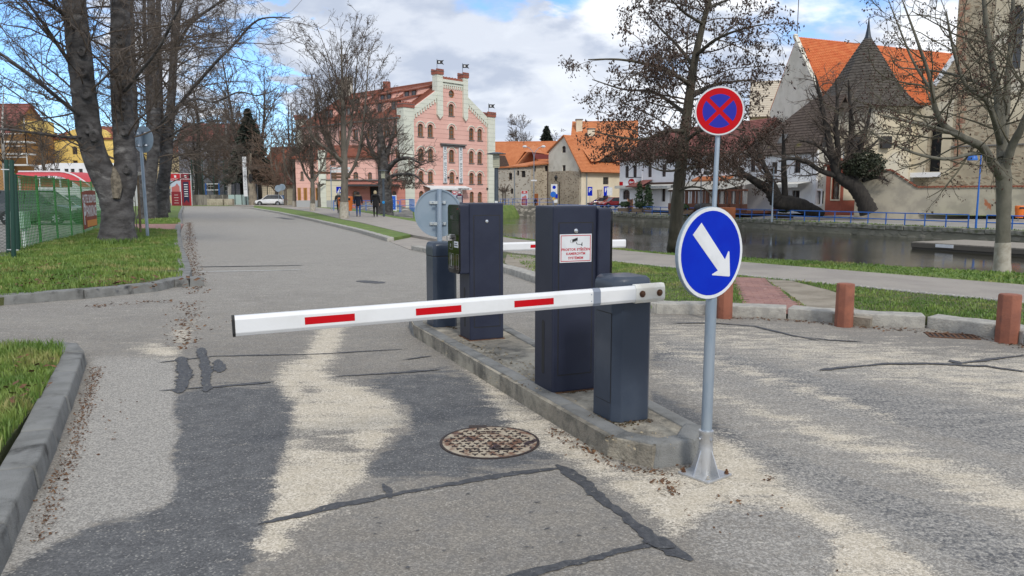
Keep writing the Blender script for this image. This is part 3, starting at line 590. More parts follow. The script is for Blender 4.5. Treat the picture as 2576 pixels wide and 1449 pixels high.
# ---------------------------------------------------------------- pay terminals
def terminal():
    t = thing('pay_terminal', '', 'terminal', (0, 0, 0), 'terminals on the traffic island')
    W, D, HT = .36, .31, 1.36
    b = MB().box((-W / 2, -D / 2, 0), (W / 2, D / 2, HT)); body = part('cabinet', b, NAVY, t, bevel=.018, seg=4)
    part('base_plate', MB().box((-W / 2 - .012, -D / 2 - .012, -.005), (W / 2 + .012, D / 2 + .012, .006)), RUST, t)
    fn = lambda s, z, d: (s, -D / 2 - d, z)
    x0, x1, z0, z1 = -.132, .135, .135, 1.235
    part('door_gap', MB().plate([[(x0 - .008, z0 - .008), (x1 + .008, z0 - .008), (x1 + .008, z1 + .008), (x0 - .008, z1 + .008)]], fn, .0006, -.002), BLACK, body)
    dr = part('door', MB().plate([[(x0, z0), (x1, z0), (x1, z1), (x0, z1)]], fn, .003, -.002), NAVY, t, bevel=.0015, seg=1)
    part('lock', MB().lathe([(.017, 0), (.017, .006), (.012, .01), (.0, .011)], 16).xf(Matrix.Translation((0, -D / 2 - .003, z1 - .055)) @ Matrix.Rotation(R(90), 4, 'X')), STEEL, dr)
    # reader head on the lane side (local -x)
    hx0, hx1 = -W / 2 - .105, -W / 2 + .012; hz0, hz1 = .665, 1.345
    hd = part('reader_head', MB().box((hx0 + .006, -D / 2 + .012, hz0), (hx1, D / 2 + .035, hz1)), NAVY, t, bevel=.022, seg=4)
    g = lambda s, z, d: (hx0 + .006 - d, s, z)
    a, c = -D / 2 + .014, D / 2 + .033
    lp = [(a, hz0 + .03), (a + .03, hz0 + .002), (c - .03, hz0 + .002), (c, hz0 + .03), (c, hz1 - .03), (c - .03, hz1 - .002), (a + .03, hz1 - .002), (a, hz1 - .03)]
    gl = part('glass_front', MB().plate([lp], g, .007, -.02), BLACKGL, hd)
    LINE = mat('printed_grey_line', (.22, .22, .22), .5)
    def ring(s0, z0_, s1, z1_, w): return [[(s0, z0_), (s1, z0_), (s1, z1_), (s0, z1_)], [(s0 + w, z0_ + w), (s1 - w, z0_ + w), (s1 - w, z1_ - w), (s0 + w, z1_ - w)]]
    pr = MB().plate(ring(.03, .71, .15, .86, .003), g, .0082, .0065).plate(ring(.05, .90, .15, 1.0, .003), g, .0082, .0065).plate(ring(-.13, .71, -.06, .86, .002), g, .0082, .0065)
    pr.plate([ell(.09, .82, .022, .03, 12)], g, .0083, .0065).plate([[(.075, .73), (.105, .73), (.1, .79), (.08, .79)]], g, .0083, .0065).plate([ell(.11, .94, .016, .02, 10)], g, .0083, .0065)
    part('printed_symbols', pr, LINE, gl)['kind'] = 'stuff'
    part('display', MB().plate([[(.02, 1.2), (.11, 1.2), (.11, 1.235), (.02, 1.235)]], g, .0084, .0065), mat('lcd_grey', (.035, .038, .04), .3), gl)
    part('ticket_slot', MB().box((hx0 - .028, .045, 1.015), (hx0 + .004, .135, 1.05)), STEEL, hd, bevel=.004)
    part('ticket_tray', MB().box((hx0 - .045, .065, .985), (hx0 + .002, .115, 1.035)), mat('clear_grey_plastic', (.4, .4, .4), .2), hd, bevel=.006)
    nt_ = part('notice', MB().plate([[(-.12, .925), (.0, .925), (.0, .985), (-.12, .985)]], g, .0092, .0065), SIGNWHITE, gl)
    part('notice_text', MB().plate([[(-.1, .962), (-.02, .962), (-.02, .97), (-.1, .97)]], g, .0097, .009).plate([[(-.11, .94), (-.01, .94), (-.01, .949), (-.11, .949)]], g, .0097, .009), BLACK, nt_)
    part('brand_dot', MB().plate([[(-.12, 1.3), (-.095, 1.3), (-.095, 1.306), (-.12, 1.306)]], g, .0085, .0065), SIGNRED, gl)
    part('vent_slot', MB().plate([ell(0, .50, .022, .022, 8, 0, math.pi) + ell(0, .14, .022, .022, 8, math.pi, 2 * math.pi)], lambda s, z, d: (-W / 2 - d, s, z), .0015, -.002), BLACK, body)
    return t
def isl_pt(u, v): return G(u, v, IZ)
T0 = terminal()
fc = isl_pt(1183, 858); T0.location = fc + NX * .18 + NY * .155; T0.rotation_euler = (0, 0, AI)
T0['label'] = 'navy pay terminal with a black glass reader head, behind the white barrier arm'
fc = isl_pt(1389, 991); T1 = dup(T0, fc + NX * .18 + NY * .155, AI, 'tall navy cabinet with the camera notice on its door')
for ch in T1.children:                       # its reader head is on the other lane's side
    if ch.name.startswith(('reader_head',)): ch.rotation_euler = (0, 0, math.pi)
T1o = T1.location
def icam(mb, M): return mb.xf(M)
plate = MB(); Mp = frame_m((0, 0, 0), (1, 0, 0), (0, 0, 1), (0, -1, 0))        # local: x right, y up, z to viewer
def on_door(loops, d0, d1): return MB().plate(loops, lambda s, z, d: (s, -.155 - .003 - d, z), d0, d1)
def rect(x0, z0, x1, z1): return [(x0, z0), (x1, z0), (x1, z1), (x0, z1)]
def lpart(name, mb, m, parent, **kw):
    o = link(name, mb.mesh(name, [m], **kw), parent); return o
sg = lpart('notice_sign', on_door([rect(-.13, .955, .128, 1.158)], .003, .0002), SIGNWHITE, T1)
lpart('red_border', on_door([rect(-.122, .962, .12, 1.15), rect(-.117, .967, .115, 1.145)], .0036, .0025), mat('sign_print_red', (.45, .02, .04), .5), sg)
ct = MB()
for txt, z, s in (('PROSTOR STŘEŽEN', 1.047, .0245), ('KAMEROVÝM', 1.017, .0245), ('SYSTÉMEM', .986, .0245)):
    ct.ext(mesh_text(txt, s, bold=.0009, spacing=1.08), Matrix.Translation((-.001, -.155 - .0068, z)) @ Matrix.Rotation(R(90), 4, 'X'))
lpart('lettering', ct, mat('sign_print_red', (.45, .02, .04), .5), sg, norm=False)
ic = on_door([[(-.03, 1.1), (.012, 1.113), (.012, 1.131), (-.03, 1.118)]], .0038, .0025)
lpart('camera_hood', ic, BLACK, sg)
ic2 = on_door([[(-.046, 1.115), (-.03, 1.12), (.013, 1.133), (.013, 1.108), (-.03, 1.095), (-.046, 1.1)], [(-.0445, 1.114), (-.0305, 1.1185), (.0118, 1.1312), (.0118, 1.109), (-.0305, 1.0965), (-.0445, 1.1012)]], .0037, .0025)
ic2.ext(on_door([[(0, 1.1), (.004, 1.1), (.01, 1.088), (.044, 1.083), (.044, 1.0795), (.006, 1.085)]], .0037, .0025)).ext(on_door([[(.042, 1.076), (.052, 1.07), (.052, 1.1), (.046, 1.094)]], .0037, .0025))
lpart('camera_outline', ic2, BLACK, sg)
# ---------------------------------------------------------------- barrier gates
def octbar(L, h, w, ch):
    pr = [(-w / 2, -h / 2 + ch * 1.6), (-w / 2 + ch, -h / 2), (w / 2 - ch, -h / 2), (w / 2, -h / 2 + ch * 1.6), (w / 2, h / 2 - ch * 1.6), (w / 2 - ch, h / 2), (-w / 2 + ch, h / 2), (-w / 2, h / 2 - ch * 1.6)]
    mb = MB(); n = len(pr); vs = [(0, y, z) for y, z in pr] + [(-L, y, z) for y, z in pr]
    return mb.add(vs, [[k, (k + 1) % n, n + (k + 1) % n, n + k] for k in range(n)] + [list(range(n))[::-1], [n + k for k in range(n)]])
def barrier(label, length, dz, stripes):
    t = thing('barrier_gate', label, 'barrier', (0, 0, 0), 'barriers on the traffic island')
    W, D = .27, .3
    sec = [(-W / 2 + .05, -D / 2), (W / 2 - .025, -D / 2), (W / 2, -D / 2 + .025), (W / 2, D / 2 - .03), (W / 2 - .03, D / 2), (-W / 2 + .03, D / 2), (-W / 2, D / 2 - .03), (-W / 2, -D / 2 + .05)]
    part('housing', MB().prism(sec, 0, .775), NAVY2, t, bevel=.008, seg=3)
    part('joint', MB().prism([(x * .985, y * .985) for x, y in sec], .77, .79), BLACK, t)
    n = 8; cap = MB(); rows = [(1.0, .785), (1.0, .855), (.985, .885), (.93, .912), (.82, .928), (.0, .934)]
    base = [(x, y) for x, y in sec]
    for k, (f, z) in enumerate(rows):
        for x, y in base: cap.v.append(Vector((x * f, y * f, z)))
    for i in range(len(rows) - 1):
        for k in range(n): cap.f.append([i * n + k, i * n + (k + 1) % n, (i + 1) * n + (k + 1) % n, (i + 1) * n + k]); cap.mi.append(0)
    cap.f.append(list(range(n))[::-1]); cap.mi.append(0)
    part('cap', cap, NAVY2, t, smooth=True, sharp=32)
    part('door_gap', MB().plate([[(-D / 2 + .06, .12), (D / 2 - .05, .12), (D / 2 - .05, .7), (-D / 2 + .06, .7)]], lambda s, z, d: (-W / 2 - d, -s, z), .0008, -.002), BLACK, t)
    part('service_door', MB().plate([[(-D / 2 + .065, .125), (D / 2 - .055, .125), (D / 2 - .055, .695), (-D / 2 + .065, .695)]], lambda s, z, d: (-W / 2 - d, -s, z), .003, -.002), NAVY2, t)
    az = .835; ay = -D / 2 - .06; h = .102
    mr = Matrix.Translation((W / 2 + (.005 if stripes else -.12), ay, az)) @ Matrix.Rotation(dz, 4, 'Y')
    hub = part('pivot_bracket', MB().ext(octbar(.21, h + .014, .062, .014), mr @ Matrix.Translation((.022, 0, 0))), WHITE2, t, bevel=.004)
    part('pivot_shaft', MB().tube((W / 2 - .08, ay, az), (W / 2 - .08, -D / 2 + .02, az), .035), BLACK, hub)
    bolts = lambda x, z: MB().lathe([(.014, 0), (.014, .009), (.009, .013), (.0, .014)], 6).ext(MB().lathe([(.021, -.002), (.021, .003), (0, .004)], 14))
    for x in (-.145, -.02):
        part('bolt', bolts(0, 0).xf(mr @ Matrix.Translation((x, -.031, 0)) @ Matrix.Rotation(R(90), 4, 'X')), RUST, hub)
    arm = part('arm', MB().ext(octbar(length, h, .05, .011), mr @ Matrix.Translation((-.085, 0, 0))), WHITE, t, bevel=.002, seg=1)
    part('end_cap', MB().ext(octbar(.012, h + .004, .053, .011), mr @ Matrix.Translation((-.085 - length, 0, 0))), RUBBER, arm)
    if stripes: part('joint_sleeve', MB().ext(octbar(.05, h + .003, .053, .011), mr @ Matrix.Translation((-.435, 0, 0))), GREYTAPE, arm)
    for s0, s1 in stripes or ((.42, .655), (1.1, 1.33), (1.75, 1.95)):
        for sgn in (-1, 1):
            q = MB().box((-.085 - s1, sgn * .0253 - .0006, -.019), (-.085 - s0, sgn * .0253 + .0006, .019)).xf(mr); part('red_stripe', q, SIGNRED, arm)
    if stripes:
        for z in (-.02, .02): part('rivet', MB().lathe([(.004, 0), (.003, .002), (0, .0025)], 8).xf(mr @ Matrix.Translation((-.497, -.025, z)) @ Matrix.Rotation(R(90), 4, 'X')), GALV, arm)
    return t
B0 = barrier('white barrier arm with three red stripes on a blue-grey housing, nearest the camera', 2.415, R(-1.0), ((.665, .915), (1.235, 1.495), (1.825, 2.08)))
B0.location = isl_pt(1552, 1066) + NX * .115 + NY * .15; B0.rotation_euler = (0, 0, AI)
B1 = barrier('second barrier behind the pay terminal, its white arm reaching right', 2.42, 0, None)
B1.location = isl_pt(1148, 823) + NX * (-.1) + NY * .2; B1.rotation_euler = (0, 0, AI + math.pi)
# ---------------------------------------------------------------- road signs
def disc(r, n=48): return ell(0, 0, r, r, n)
def round_sign(t, c, yaw, r, face, name='sign_plate', tilt=0.0):
    # plate at c, its normal at azimuth yaw; face(fn) adds printed parts
    n = Vector((math.cos(yaw), math.sin(yaw), 0)); e = Vector((-n.y, n.x, 0)); e = -e if False else e
    fn = lambda s, z, d: c + e * s + Vector((0, 0, 1)) * z + n * d
    pl = part(name, MB().plate([disc(r)], fn, .0, -.022), SIGNBACK, t, bevel=.004, seg=1)
    if face: face(pl, fn)
    return pl, fn, e, n
def flange(t, fn, base):  pass
bp0 = Vector((1.085, 4.09, 0))
t = thing('arrow_sign', 'round blue sign with a white arrow pointing down right, on a bolted post', 'road sign', bp0)
top = Vector((1.1, 4.12, 1.47))
part('post', MB().path([bp0 + Vector((0, 0, .06)), top], .03, 20), GALV, t, smooth=True)
part('post_cap', MB().lathe([(.032, -.01), (.032, .012), (.02, .02), (0, .022)], 16, top), RUBBER, t, smooth=True)
yaw = R(-57); c = P(1789, 637, 4.06)
def arrow_face(pl, fn):
    part('white_rim', MB().plate([disc(.247)], fn, .0016, 0), SIGNWHITE, pl)
    part('blue_field', MB().plate([disc(.228)], fn, .0028, .001), SIGNBLUE, pl)
    ar = [((u - 1789) / 80 * .25, -(v - 637) / 116.5 * .25) for u, v in ((1742, 589), (1762, 560), (1823, 655), (1831, 634), (1833.5, 636), (1837, 697), (1835, 699.5), (1792, 692.5), (1791.5, 690), (1806, 682))]
    part('white_arrow', MB().plate([ar[::-1]], fn, .0042, .002), SIGNWHITE, pl)
pl, fn, e, n = round_sign(t, c, yaw, .25, arrow_face)
for z in (-.11, .11): part('clamp', MB().bar(fn(-.07, z, -.03), fn(.07, z, -.03), .03, .03).bar(fn(-.04, z, -.1), fn(.04, z, -.1), .03, .01), STEEL, t)
ft = part('base_foot', MB().lathe([(.041, .012), (.041, .15), (.038, .165), (.038, .24), (.041, .245), (.041, .26), (.033, .262)], 20, bp0), ALU, t, smooth=True)
part('base_plate', MB().box((-.105, -.105, 0), (.105, .105, .014)).xf(Matrix.Translation(bp0) @ Matrix.Rotation(R(38), 4, 'Z')), ALU, ft, bevel=.003)
for k in range(4):
    a = R(38 + 90 * k); d = Vector((math.cos(a), math.sin(a), 0)); o2 = Vector((-d.y, d.x, 0)) * .004; w = bp0
    q = [w + d * .03 + Vector((0, 0, .014)), w + d * .1 + Vector((0, 0, .014)), w + d * .042 + Vector((0, 0, .15)), w + d * .03 + Vector((0, 0, .15))]
    part('gusset', MB().add([p - o2 for p in q] + [p + o2 for p in q], [(0, 1, 2, 3), (7, 6, 5, 4), (0, 4, 5, 1), (1, 5, 6, 2), (2, 6, 7, 3), (3, 7, 4, 0)]), ALU, ft)
    b = bp0 + Vector((math.cos(a + R(45)), math.sin(a + R(45)), 0)) * .118
    part('anchor_bolt', MB().lathe([(.014, 0), (.014, .003), (.011, .004), (.011, .014), (.006, .015), (.006, .026), (0, .027)], 6, b + Vector((0, 0, .014))), RUST if k % 2 else STEEL, ft)
for a in (R(-60), R(200)): part('clamp_bolt', MB().lathe([(.009, 0), (.009, .012), (0, .013)], 6).xf(Matrix.Translation(bp0 + Vector((math.cos(a) * .038, math.sin(a) * .038, .215))) @ Matrix.Rotation(a, 4, 'Z') @ Matrix.Rotation(R(90), 4, 'Y')), STEEL, ft)
# no stopping
b2 = G(1783, 784, .1); t = thing('no_stopping_sign', 'red and blue no-stopping sign with a red cross, on a tall grey post', 'road sign', b2)
tp = P(1811, 240, b2.y + .12)
part('post', MB().path([b2, tp], .03, 16), GALV, t, smooth=True)
def ns_face(pl, fn):
    r = .3
    part('white_rim', MB().plate([disc(r * .985)], fn, .0016, 0), SIGNWHITE, pl)
    part('red_disc', MB().plate([disc(r * .925)], fn, .003, .001), SIGNRED, pl)
    ri, hw = r * .68, r * .085
    k = math.asin(hw / ri)
    for q in range(4):
        a0, a1 = R(45 + 90 * q) + k, R(135 + 90 * q) - k; m = R(90 + 90 * q); ap = (math.cos(m) * hw * 1.414, math.sin(m) * hw * 1.414)
        part('blue_sector', MB().plate([[ap] + ell(0, 0, ri, ri, 14, a0, a1)], fn, .0045, .002), mat('reflective_dark_blue', (.006, .006, .33), .32), pl)
c2 = P(1810, 279, b2.y + .04); pl, fn, e, n = round_sign(t, c2, R(-100), .3, ns_face)
for z in (-.15, .15): part('clamp', MB().bar(fn(-.08, z, -.03), fn(.08, z, -.03), .03, .03), STEEL, t)
part('sticker', MB().plate([rect(-.02, 1.62 - 1.0, .012, 1.72 - 1.0)], lambda s, z, d: b2.lerp(tp, .36) + Vector((s + .012, -.031 - d, z * .5 - .2)), .001, -.001), SIGNWHITE, t)
# back of the round sign at the far end of the island
b3 = Vector((-.86, 8.95, .12)); t = thing('rear_facing_sign', 'grey back of a round sign on a square-clamped post, behind the far barrier', 'road sign', b3)
t3 = P(1105, 476, 8.98); part('post', MB().path([b3, t3], .031, 16), GALV, t, smooth=True)
c3 = P(1103, 536, 9.06); pl, fn, e, n = round_sign(t, c3, R(84), .285, None)
part('rim', MB().plate([disc(.285), disc(.27)], fn, -.022, -.034), SIGNBACK, pl)
for z in (-.125, .125):
    cl = part('clamp', MB().bar(fn(-.1, z, -.035), fn(.1, z, -.035), .018, .036), STEEL, t, bevel=.004)
    part('clamp_strap', MB().bar(fn(-.035, z, -.1), fn(.035, z, -.1), .012, .03), STEEL, cl)
    for s in (-.06, .06): part('clamp_bolt', MB().tube(fn(s, z, -.045), fn(s, z, -.062), .008, n=6), GALV, cl)
# ---------------------------------------------------------------- bollards, covers
BOLL = mat('brown_bollard_paint', (.29, .105, .062), .75, col2=(.22, .08, .05), sc=5, bump=.4, bsc=60, col3=(.13, .06, .045), sc3=3, lo3=.58, hi3=.75, coord='W')
bl = ('brown octagonal bollard half hidden behind the arrow sign', 'brown octagonal bollard in the middle, by the brick strip', 'brown octagonal bollard nearest the right edge of the picture')
for (u, v, h, r), lab in zip(((1822, 800, .53, .1), (2122, 821, .52, .105), (2532, 861, .52, .115)), bl):
    p = G(u, v); mb = MB().lathe([(r, -.05), (r * .97, h - .02), (r * .92, h), (0, h + .003)], 8, p)
    one('bollard', mb, BOLL, lab, 'bollard', p, 'bollards along the kerb', bevel=.006, smooth=True, sharp=25)
def manhole():
    m = bpy.data.materials.new('cast_iron_cover'); m.use_nodes = True; nt = m.node_tree; b = nt.nodes['Principled BSDF']
    pos = ND(nt, 'ShaderNodeTexCoord').outputs['Object']
    c = mixc(nt, sstep(nt, noise(nt, pos, 9, 5, .6), .45, .6), (.42, .36, .27), (.17, .085, .05))
    c = mixc(nt, sstep(nt, noise(nt, pos, 6, 4, .6, .5), .58, .63), c, (.05, .03, .035))
    nt.links.new(c, b.inputs['Base Color']); b.inputs['Roughness'].default_value = .65; b.inputs['Metallic'].default_value = .2; return m
IRON = manhole(); DKIRON = mat('dark_iron', (.035, .028, .03), .6, .4, col2=(.06, .04, .03), sc=20)
mc = G(1232, 1112); t = thing('manhole_cover', 'rusty patterned round manhole cover in the lane beside the island', 'manhole cover', mc)
part('frame_ring', MB().plate([ell(mc.x, mc.y, .318, .318, 40), ell(mc.x, mc.y, .303, .303, 40)], lambda x, y, d: (x, y, d), .006, -.03), DKIRON, t)
part('cover', MB().plate([ell(mc.x, mc.y, .301, .301, 40)], lambda x, y, d: (x, y, d), .005, -.03), IRON, t)
part('lifting_lug', MB().box((mc.x - .15, mc.y + .28, -.02), (mc.x - .03, mc.y + .335, .0066)), DKIRON, t)
pt = MB(); rr = random.Random(2)
for i in range(-5, 6):
    for j in range(-5, 6):
        x, y = mc.x + i * .054 + (j % 2) * .027, mc.y + j * .05
        if math.hypot(x - mc.x, y - mc.y) > .27 or (abs(i) < 2 and j in (3, 4)): continue
        a0 = rr.uniform(0, 2)
        for k in range(3):
            a = a0 + k * 2.094; pt.bar((x, y, .0065), (x + .019 * math.cos(a), y + .019 * math.sin(a), .0065), .009, .005)
for r_ in (.2, .165): 
    for k in range(5): a = R(70 + 10 * k); pt.bar((mc.x + r_ * math.cos(a), mc.y + r_ * math.sin(a), .0065), (mc.x + r_ * math.cos(a + .15), mc.y + r_ * math.sin(a + .15), .0065), .012, .005)
pt.plate([ell(mc.x - .09, mc.y - .17, .035, .035, 14), ell(mc.x - .09, mc.y - .17, .022, .022, 14)], lambda x, y, d: (x, y, d), .008, .004)
pt.box((mc.x + .02, mc.y - .17, .004), (mc.x + .15, mc.y - .13, .009))
o = part('raised_pattern', pt, DKIRON, t); o['kind'] = 'stuff'
gc = G(2395, 846); t = thing('drain_grate', 'rusty slotted drain grate against the granite kerb', 'drain grate', gc); Mg = Matrix.Translation(gc) @ Matrix.Rotation(R(-18), 4, 'Z')
part('pit', MB().box((-.23, -.13, -.02), (.23, .13, .0015)).xf(Mg), BLACK, t)
part('grate_frame', MB().plate([rect(-.25, -.15, .25, .15), rect(-.225, -.125, .225, .125)], lambda x, y, d: Mg @ Vector((x, y, d)), .01, -.02), RUST, t)
for k in range(8): part('grate_bar', MB().box((-.2 + k * .055, -.126, -.01), (-.175 + k * .055, .126, .008)).xf(Mg), RUST, t)
# ---------------------------------------------------------------- building helpers
class Fr:
    def __init__(s, A, B):
        s.A = Vector((A[0], A[1], 0)); s.B = Vector((B[0], B[1], 0)); s.e = (s.B - s.A).normalized(); s.L = (s.B - s.A).length; s.n = Vector((s.e.y, -s.e.x, 0))
    def __call__(s, a, z, d=0.0): return s.A + s.e * a + s.n * d + Vector((0, 0, z))
    def px(s, u, v):
        r = ray(u, v); o = Vector((0, 0, H)); t = (s.A - o).dot(s.n) / r.dot(s.n); p = o + r * t; return ((p - s.A).dot(s.e), p.z)
def oloop(s0, z0, s1, z1, arch):
    if not arch: return [(s0, z0), (s1, z0), (s1, z1), (s0, z1)]
    w = (s1 - s0) / 2; h = w if arch is True else arch; return [(s0, z0), (s1, z0)] + ell((s0 + s1) / 2, z1 - h, w, h, 10, 0, math.pi)
GLASS = mat('window_glass', (.035, .04, .045), .06, spec=.8)
CURT = mat('curtained_glass', (.17, .165, .14), .12, spec=.8, col2=(.08, .08, .075), sc=1.5, stretch=(4, 4, .2))
def window(root, fr, o, style):
    s0, z0, s1, z1, arch = o[:5]; fm, gm, nx, nz, dep, sill = style
    fw = min(.08, (s1 - s0) * .1); lp = oloop(s0, z0, s1, z1, arch); c = ((s0 + s1) / 2, (z0 + z1) / 2)
    inn = oloop(s0 + fw, z0 + fw, s1 - fw, z1 - fw, (arch if arch in (False, True) else max(.05, arch - fw)))
    mb = MB().plate([lp, inn], fr, -dep, -dep - .1)
    for k in range(1, nx): x = s0 + (s1 - s0) * k / nx; mb.plate([rect(x - fw * .35, z0 + fw * .5, x + fw * .35, z1 - fw * .6)], fr, -dep - .012, -dep - .08)
    zz = [z0 + (z1 - z0) * k / nz for k in range(1, nz)]
    for z in zz: mb.plate([rect(s0 + fw * .5, z - fw * .4, s1 - fw * .5, z + fw * .4)], fr, -dep - .006, -dep - .085)
    w = part('window', mb, fm, root); part('pane', MB().plate([inn], fr, -dep - .055, -dep - .07), gm, w, norm=False)
    if sill: part('sill', MB().plate([rect(s0 - .08, z0 - .1, s1 + .08, z0)], fr, .1, -dep), sill, w)
    return w
def facade(root, fr, outline, wins, m, style, thick=.4, name='wall', label=None):
    holes = [oloop(*w[:5]) for w in wins]
    o = part(name, MB().plate([outline] + holes, fr, 0, -thick), m, root, label)
    for w in wins: window(root, fr, w, w[5] if len(w) > 5 else style)
    return o
def wpx(fr, k, x0, y0, x1, y1, arch=False, *st):
    a, zt = fr.px(*k(x0, y0)); b, _ = fr.px(*k(x1, y0)); _, zb = fr.px(*k((x0 + x1) / 2, y1)); _, zt = fr.px(*k((x0 + x1) / 2, y0))
    return (a, zb, b, zt, arch) + st
def roofq(root, a, b, c, d, m, courses=20, thick=.16, name='roof', ribs=0, step=.05):
    # eave a->b, ridge d->c ; overlapping courses of tiles
    a, b, c, d = (Vector(p) for p in (a, b, c, d)); n = (b - a).cross(d - a).normalized()
    if n.z < 0: n = -n
    mb = MB()
    for i in range(courses):
        t0, t1 = i / courses, min(1, (i + 1.12) / courses); p, q, r, s = a.lerp(d, t0), b.lerp(c, t0), b.lerp(c, t1), a.lerp(d, t1)
        mb.quad(p + n * step, q + n * step, r, s); mb.quad(p, q, q + n * step, p + n * step)
    mb.quad(a - n * thick, b - n * thick, c - n * thick, d - n * thick); mb.quad(a - n * thick, a + n * step, b + n * step, b - n * thick); mb.quad(a - n * thick, d - n * thick, d + n * .02, a + n * .04); mb.quad(b - n * thick, c - n * thick, c + n * .02, b + n * .04)
    for i in range(ribs):
        t = (i + .5) / ribs; p, q = a.lerp(b, t), d.lerp(c, t); w = (b - a) / ribs * .3; mb.add([p - w + n * step * .6, p + n * (step + .09), p + w + n * step * .6, q - w, q + n * .08, q + w], [(0, 1, 4, 3), (1, 2, 5, 4), (0, 2, 1)])
    return part(name, mb, m, root, norm=False)
def tilemat(name, c1, c2, c3, ls=.28):
    m = mat(name, c1, .85, col2=c2, sc=1.1, lo=.35, hi=.65, bump=.5, bsc=9, col3=c3, sc3=3.5, lo3=.56, hi3=.72)
    return m
def groove(name, c1, c2, period, gcol, w=.06):
    m = bpy.data.materials.new(name); m.use_nodes = True; nt = m.node_tree; b = nt.nodes['Principled BSDF']; b.inputs['Roughness'].default_value = .9
    pos = ND(nt, 'ShaderNodeNewGeometry').outputs['Position']; z = ND(nt, 'ShaderNodeSeparateXYZ', {0: pos}).outputs[2]
    fr = mth(nt, 'FRACT', mth(nt, 'DIVIDE', z, period)); g = mth(nt, 'LESS_THAN', fr, w)
    c = mixc(nt, sstep(nt, noise(nt, pos, .6, 5, .6), .35, .65), c1, c2)
    c = mixc(nt, mth(nt, 'MULTIPLY', g, .8), c, gcol); nt.links.new(c, b.inputs['Base Color'])
    nt.links.new(ND(nt, 'ShaderNodeBump', {'Height': mth(nt, 'MULTIPLY', g, -1.0), 'Strength': .6, 'Distance': .04}).outputs[0], b.inputs['Normal']); return m
def rubble(name, mortar, c1, c2, scale, lo, hi):
    m = bpy.data.materials.new(name); m.use_nodes = True; nt = m.node_tree; b = nt.nodes['Principled BSDF']; b.inputs['Roughness'].default_value = .95
    pos = ND(nt, 'ShaderNodeNewGeometry').outputs['Position']; v = ND(nt, 'ShaderNodeVectorMath', {0: pos, 1: (1, 1, 1.7)}, operation='MULTIPLY').outputs[0]
    wob = ND(nt, 'ShaderNodeVectorMath', {0: v, 1: ND(nt, 'ShaderNodeVectorMath', {0: ND(nt, 'ShaderNodeTexNoise', {'Vector': v, 'Scale': scale * 1.3}).outputs['Color'], 'Scale': .5 / scale}, operation='SCALE').outputs[0]}, operation='ADD').outputs[0]
    vo = ND(nt, 'ShaderNodeTexVoronoi', {'Vector': wob, 'Scale': scale}, feature='F1'); cell = ND(nt, 'ShaderNodeSeparateColor', {0: vo.outputs['Color']})
    big = noise(nt, pos, .45, 5, .6)
    shown = mth(nt, 'MULTIPLY', sstep(nt, vo.outputs['Distance'], hi, lo), sstep(nt, mth(nt, 'ADD', cell.outputs[1], mth(nt, 'MULTIPLY', mth(nt, 'SUBTRACT', big, .5), 1.6)), .3, .5))
    st = mixc(nt, cell.outputs[0], c1, c2); mo = mixc(nt, sstep(nt, big, .35, .65), mortar, tuple(x * .8 for x in mortar))
    nt.links.new(mixc(nt, shown, mo, st), b.inputs['Base Color'])
    nt.links.new(ND(nt, 'ShaderNodeBump', {'Height': shown, 'Strength': .6, 'Distance': .06}).outputs[0], b.inputs['Normal']); return m
PINK = groove('pink_stucco', (.7, .41, .35), (.74, .45, .385), .62, (.46, .25, .205))
PINKD = groove('salmon_stucco', (.5, .2, .155), (.54, .23, .18), .62, (.36, .14, .11))
PALE = groove('pale_green_stucco', (.62, .645, .555), (.67, .69, .6), .62, (.42, .44, .38), .05)
CREAMG = groove('cream_stucco', (.6, .55, .42), (.63, .585, .46), .7, (.45, .4, .3), .05)
TILE_H = tilemat('hotel_roof_tiles', (.2, .06, .034), (.26, .085, .048), (.12, .04, .025))
TILE_O = tilemat('orange_roof_tiles', (.47, .16, .06), (.53, .2, .08), (.36, .11, .045))
TILE_B = tilemat('bright_orange_tiles', (.55, .14, .045), (.62, .2, .07), (.38, .085, .03))
TILE_M = tilemat('maroon_roof_tiles', (.17, .055, .045), (.22, .075, .06), (.11, .04, .035))
TILE_D = mat('mossy_brown_roof', (.075, .055, .045), .95, col2=(.1, .075, .06), sc=2, bump=.5, bsc=10, col3=(.2, .19, .035), sc3=.35, lo3=.6, hi3=.7)
SHING = mat('grey_wood_shingles', (.055, .047, .04), .95, col2=(.105, .092, .078), sc=3, bump=.6, bsc=12, stretch=(1, 1, 2.5))
WOODF = mat('orange_wood_frame', (.3, .12, .025), .5, col2=(.24, .09, .02), sc=4)
BRNF = mat('dark_brown_wood', (.055, .03, .022), .6, col2=(.08, .045, .03), sc=4)
WHF = mat('white_window_frame', (.6, .6, .58), .5)
SILLG = mat('grey_sill', (.16, .155, .15), .7)
BRICKR = mat('red_brick_cap', (.33, .11, .075), .85, col2=(.26, .085, .06), sc=6, bump=.3, bsc=20)
WHITEW = mat('white_limewash', (.8, .81, .83), .9, col2=(.75, .76, .78), sc=.6, bump=.15, bsc=6)
CREAM = mat('cream_limewash', (.7, .62, .48), .9, col2=(.63, .55, .41), sc=.5, bump=.2, bsc=5, col3=(.45, .4, .3), sc3=.35, lo3=.58, hi3=.75)
OLDW = mat('weathered_white_plaster', (.68, .65, .56), .9, col2=(.6, .57, .48), sc=.6, bump=.3, bsc=5, col3=(.4, .38, .32), sc3=.8, lo3=.58, hi3=.72)
CHURCHP = mat('aged_cream_plaster', (.6, .53, .39), .95, col2=(.52, .455, .335), sc=.35, bump=.3, bsc=4, col3=(.56, .53, .45), sc3=.2, lo3=.48, hi3=.66)
RUB_W = rubble('rubble_in_white_mortar', (.46, .435, .38), (.14, .11, .08), (.3, .25, .19), 2.0, .25, .42)
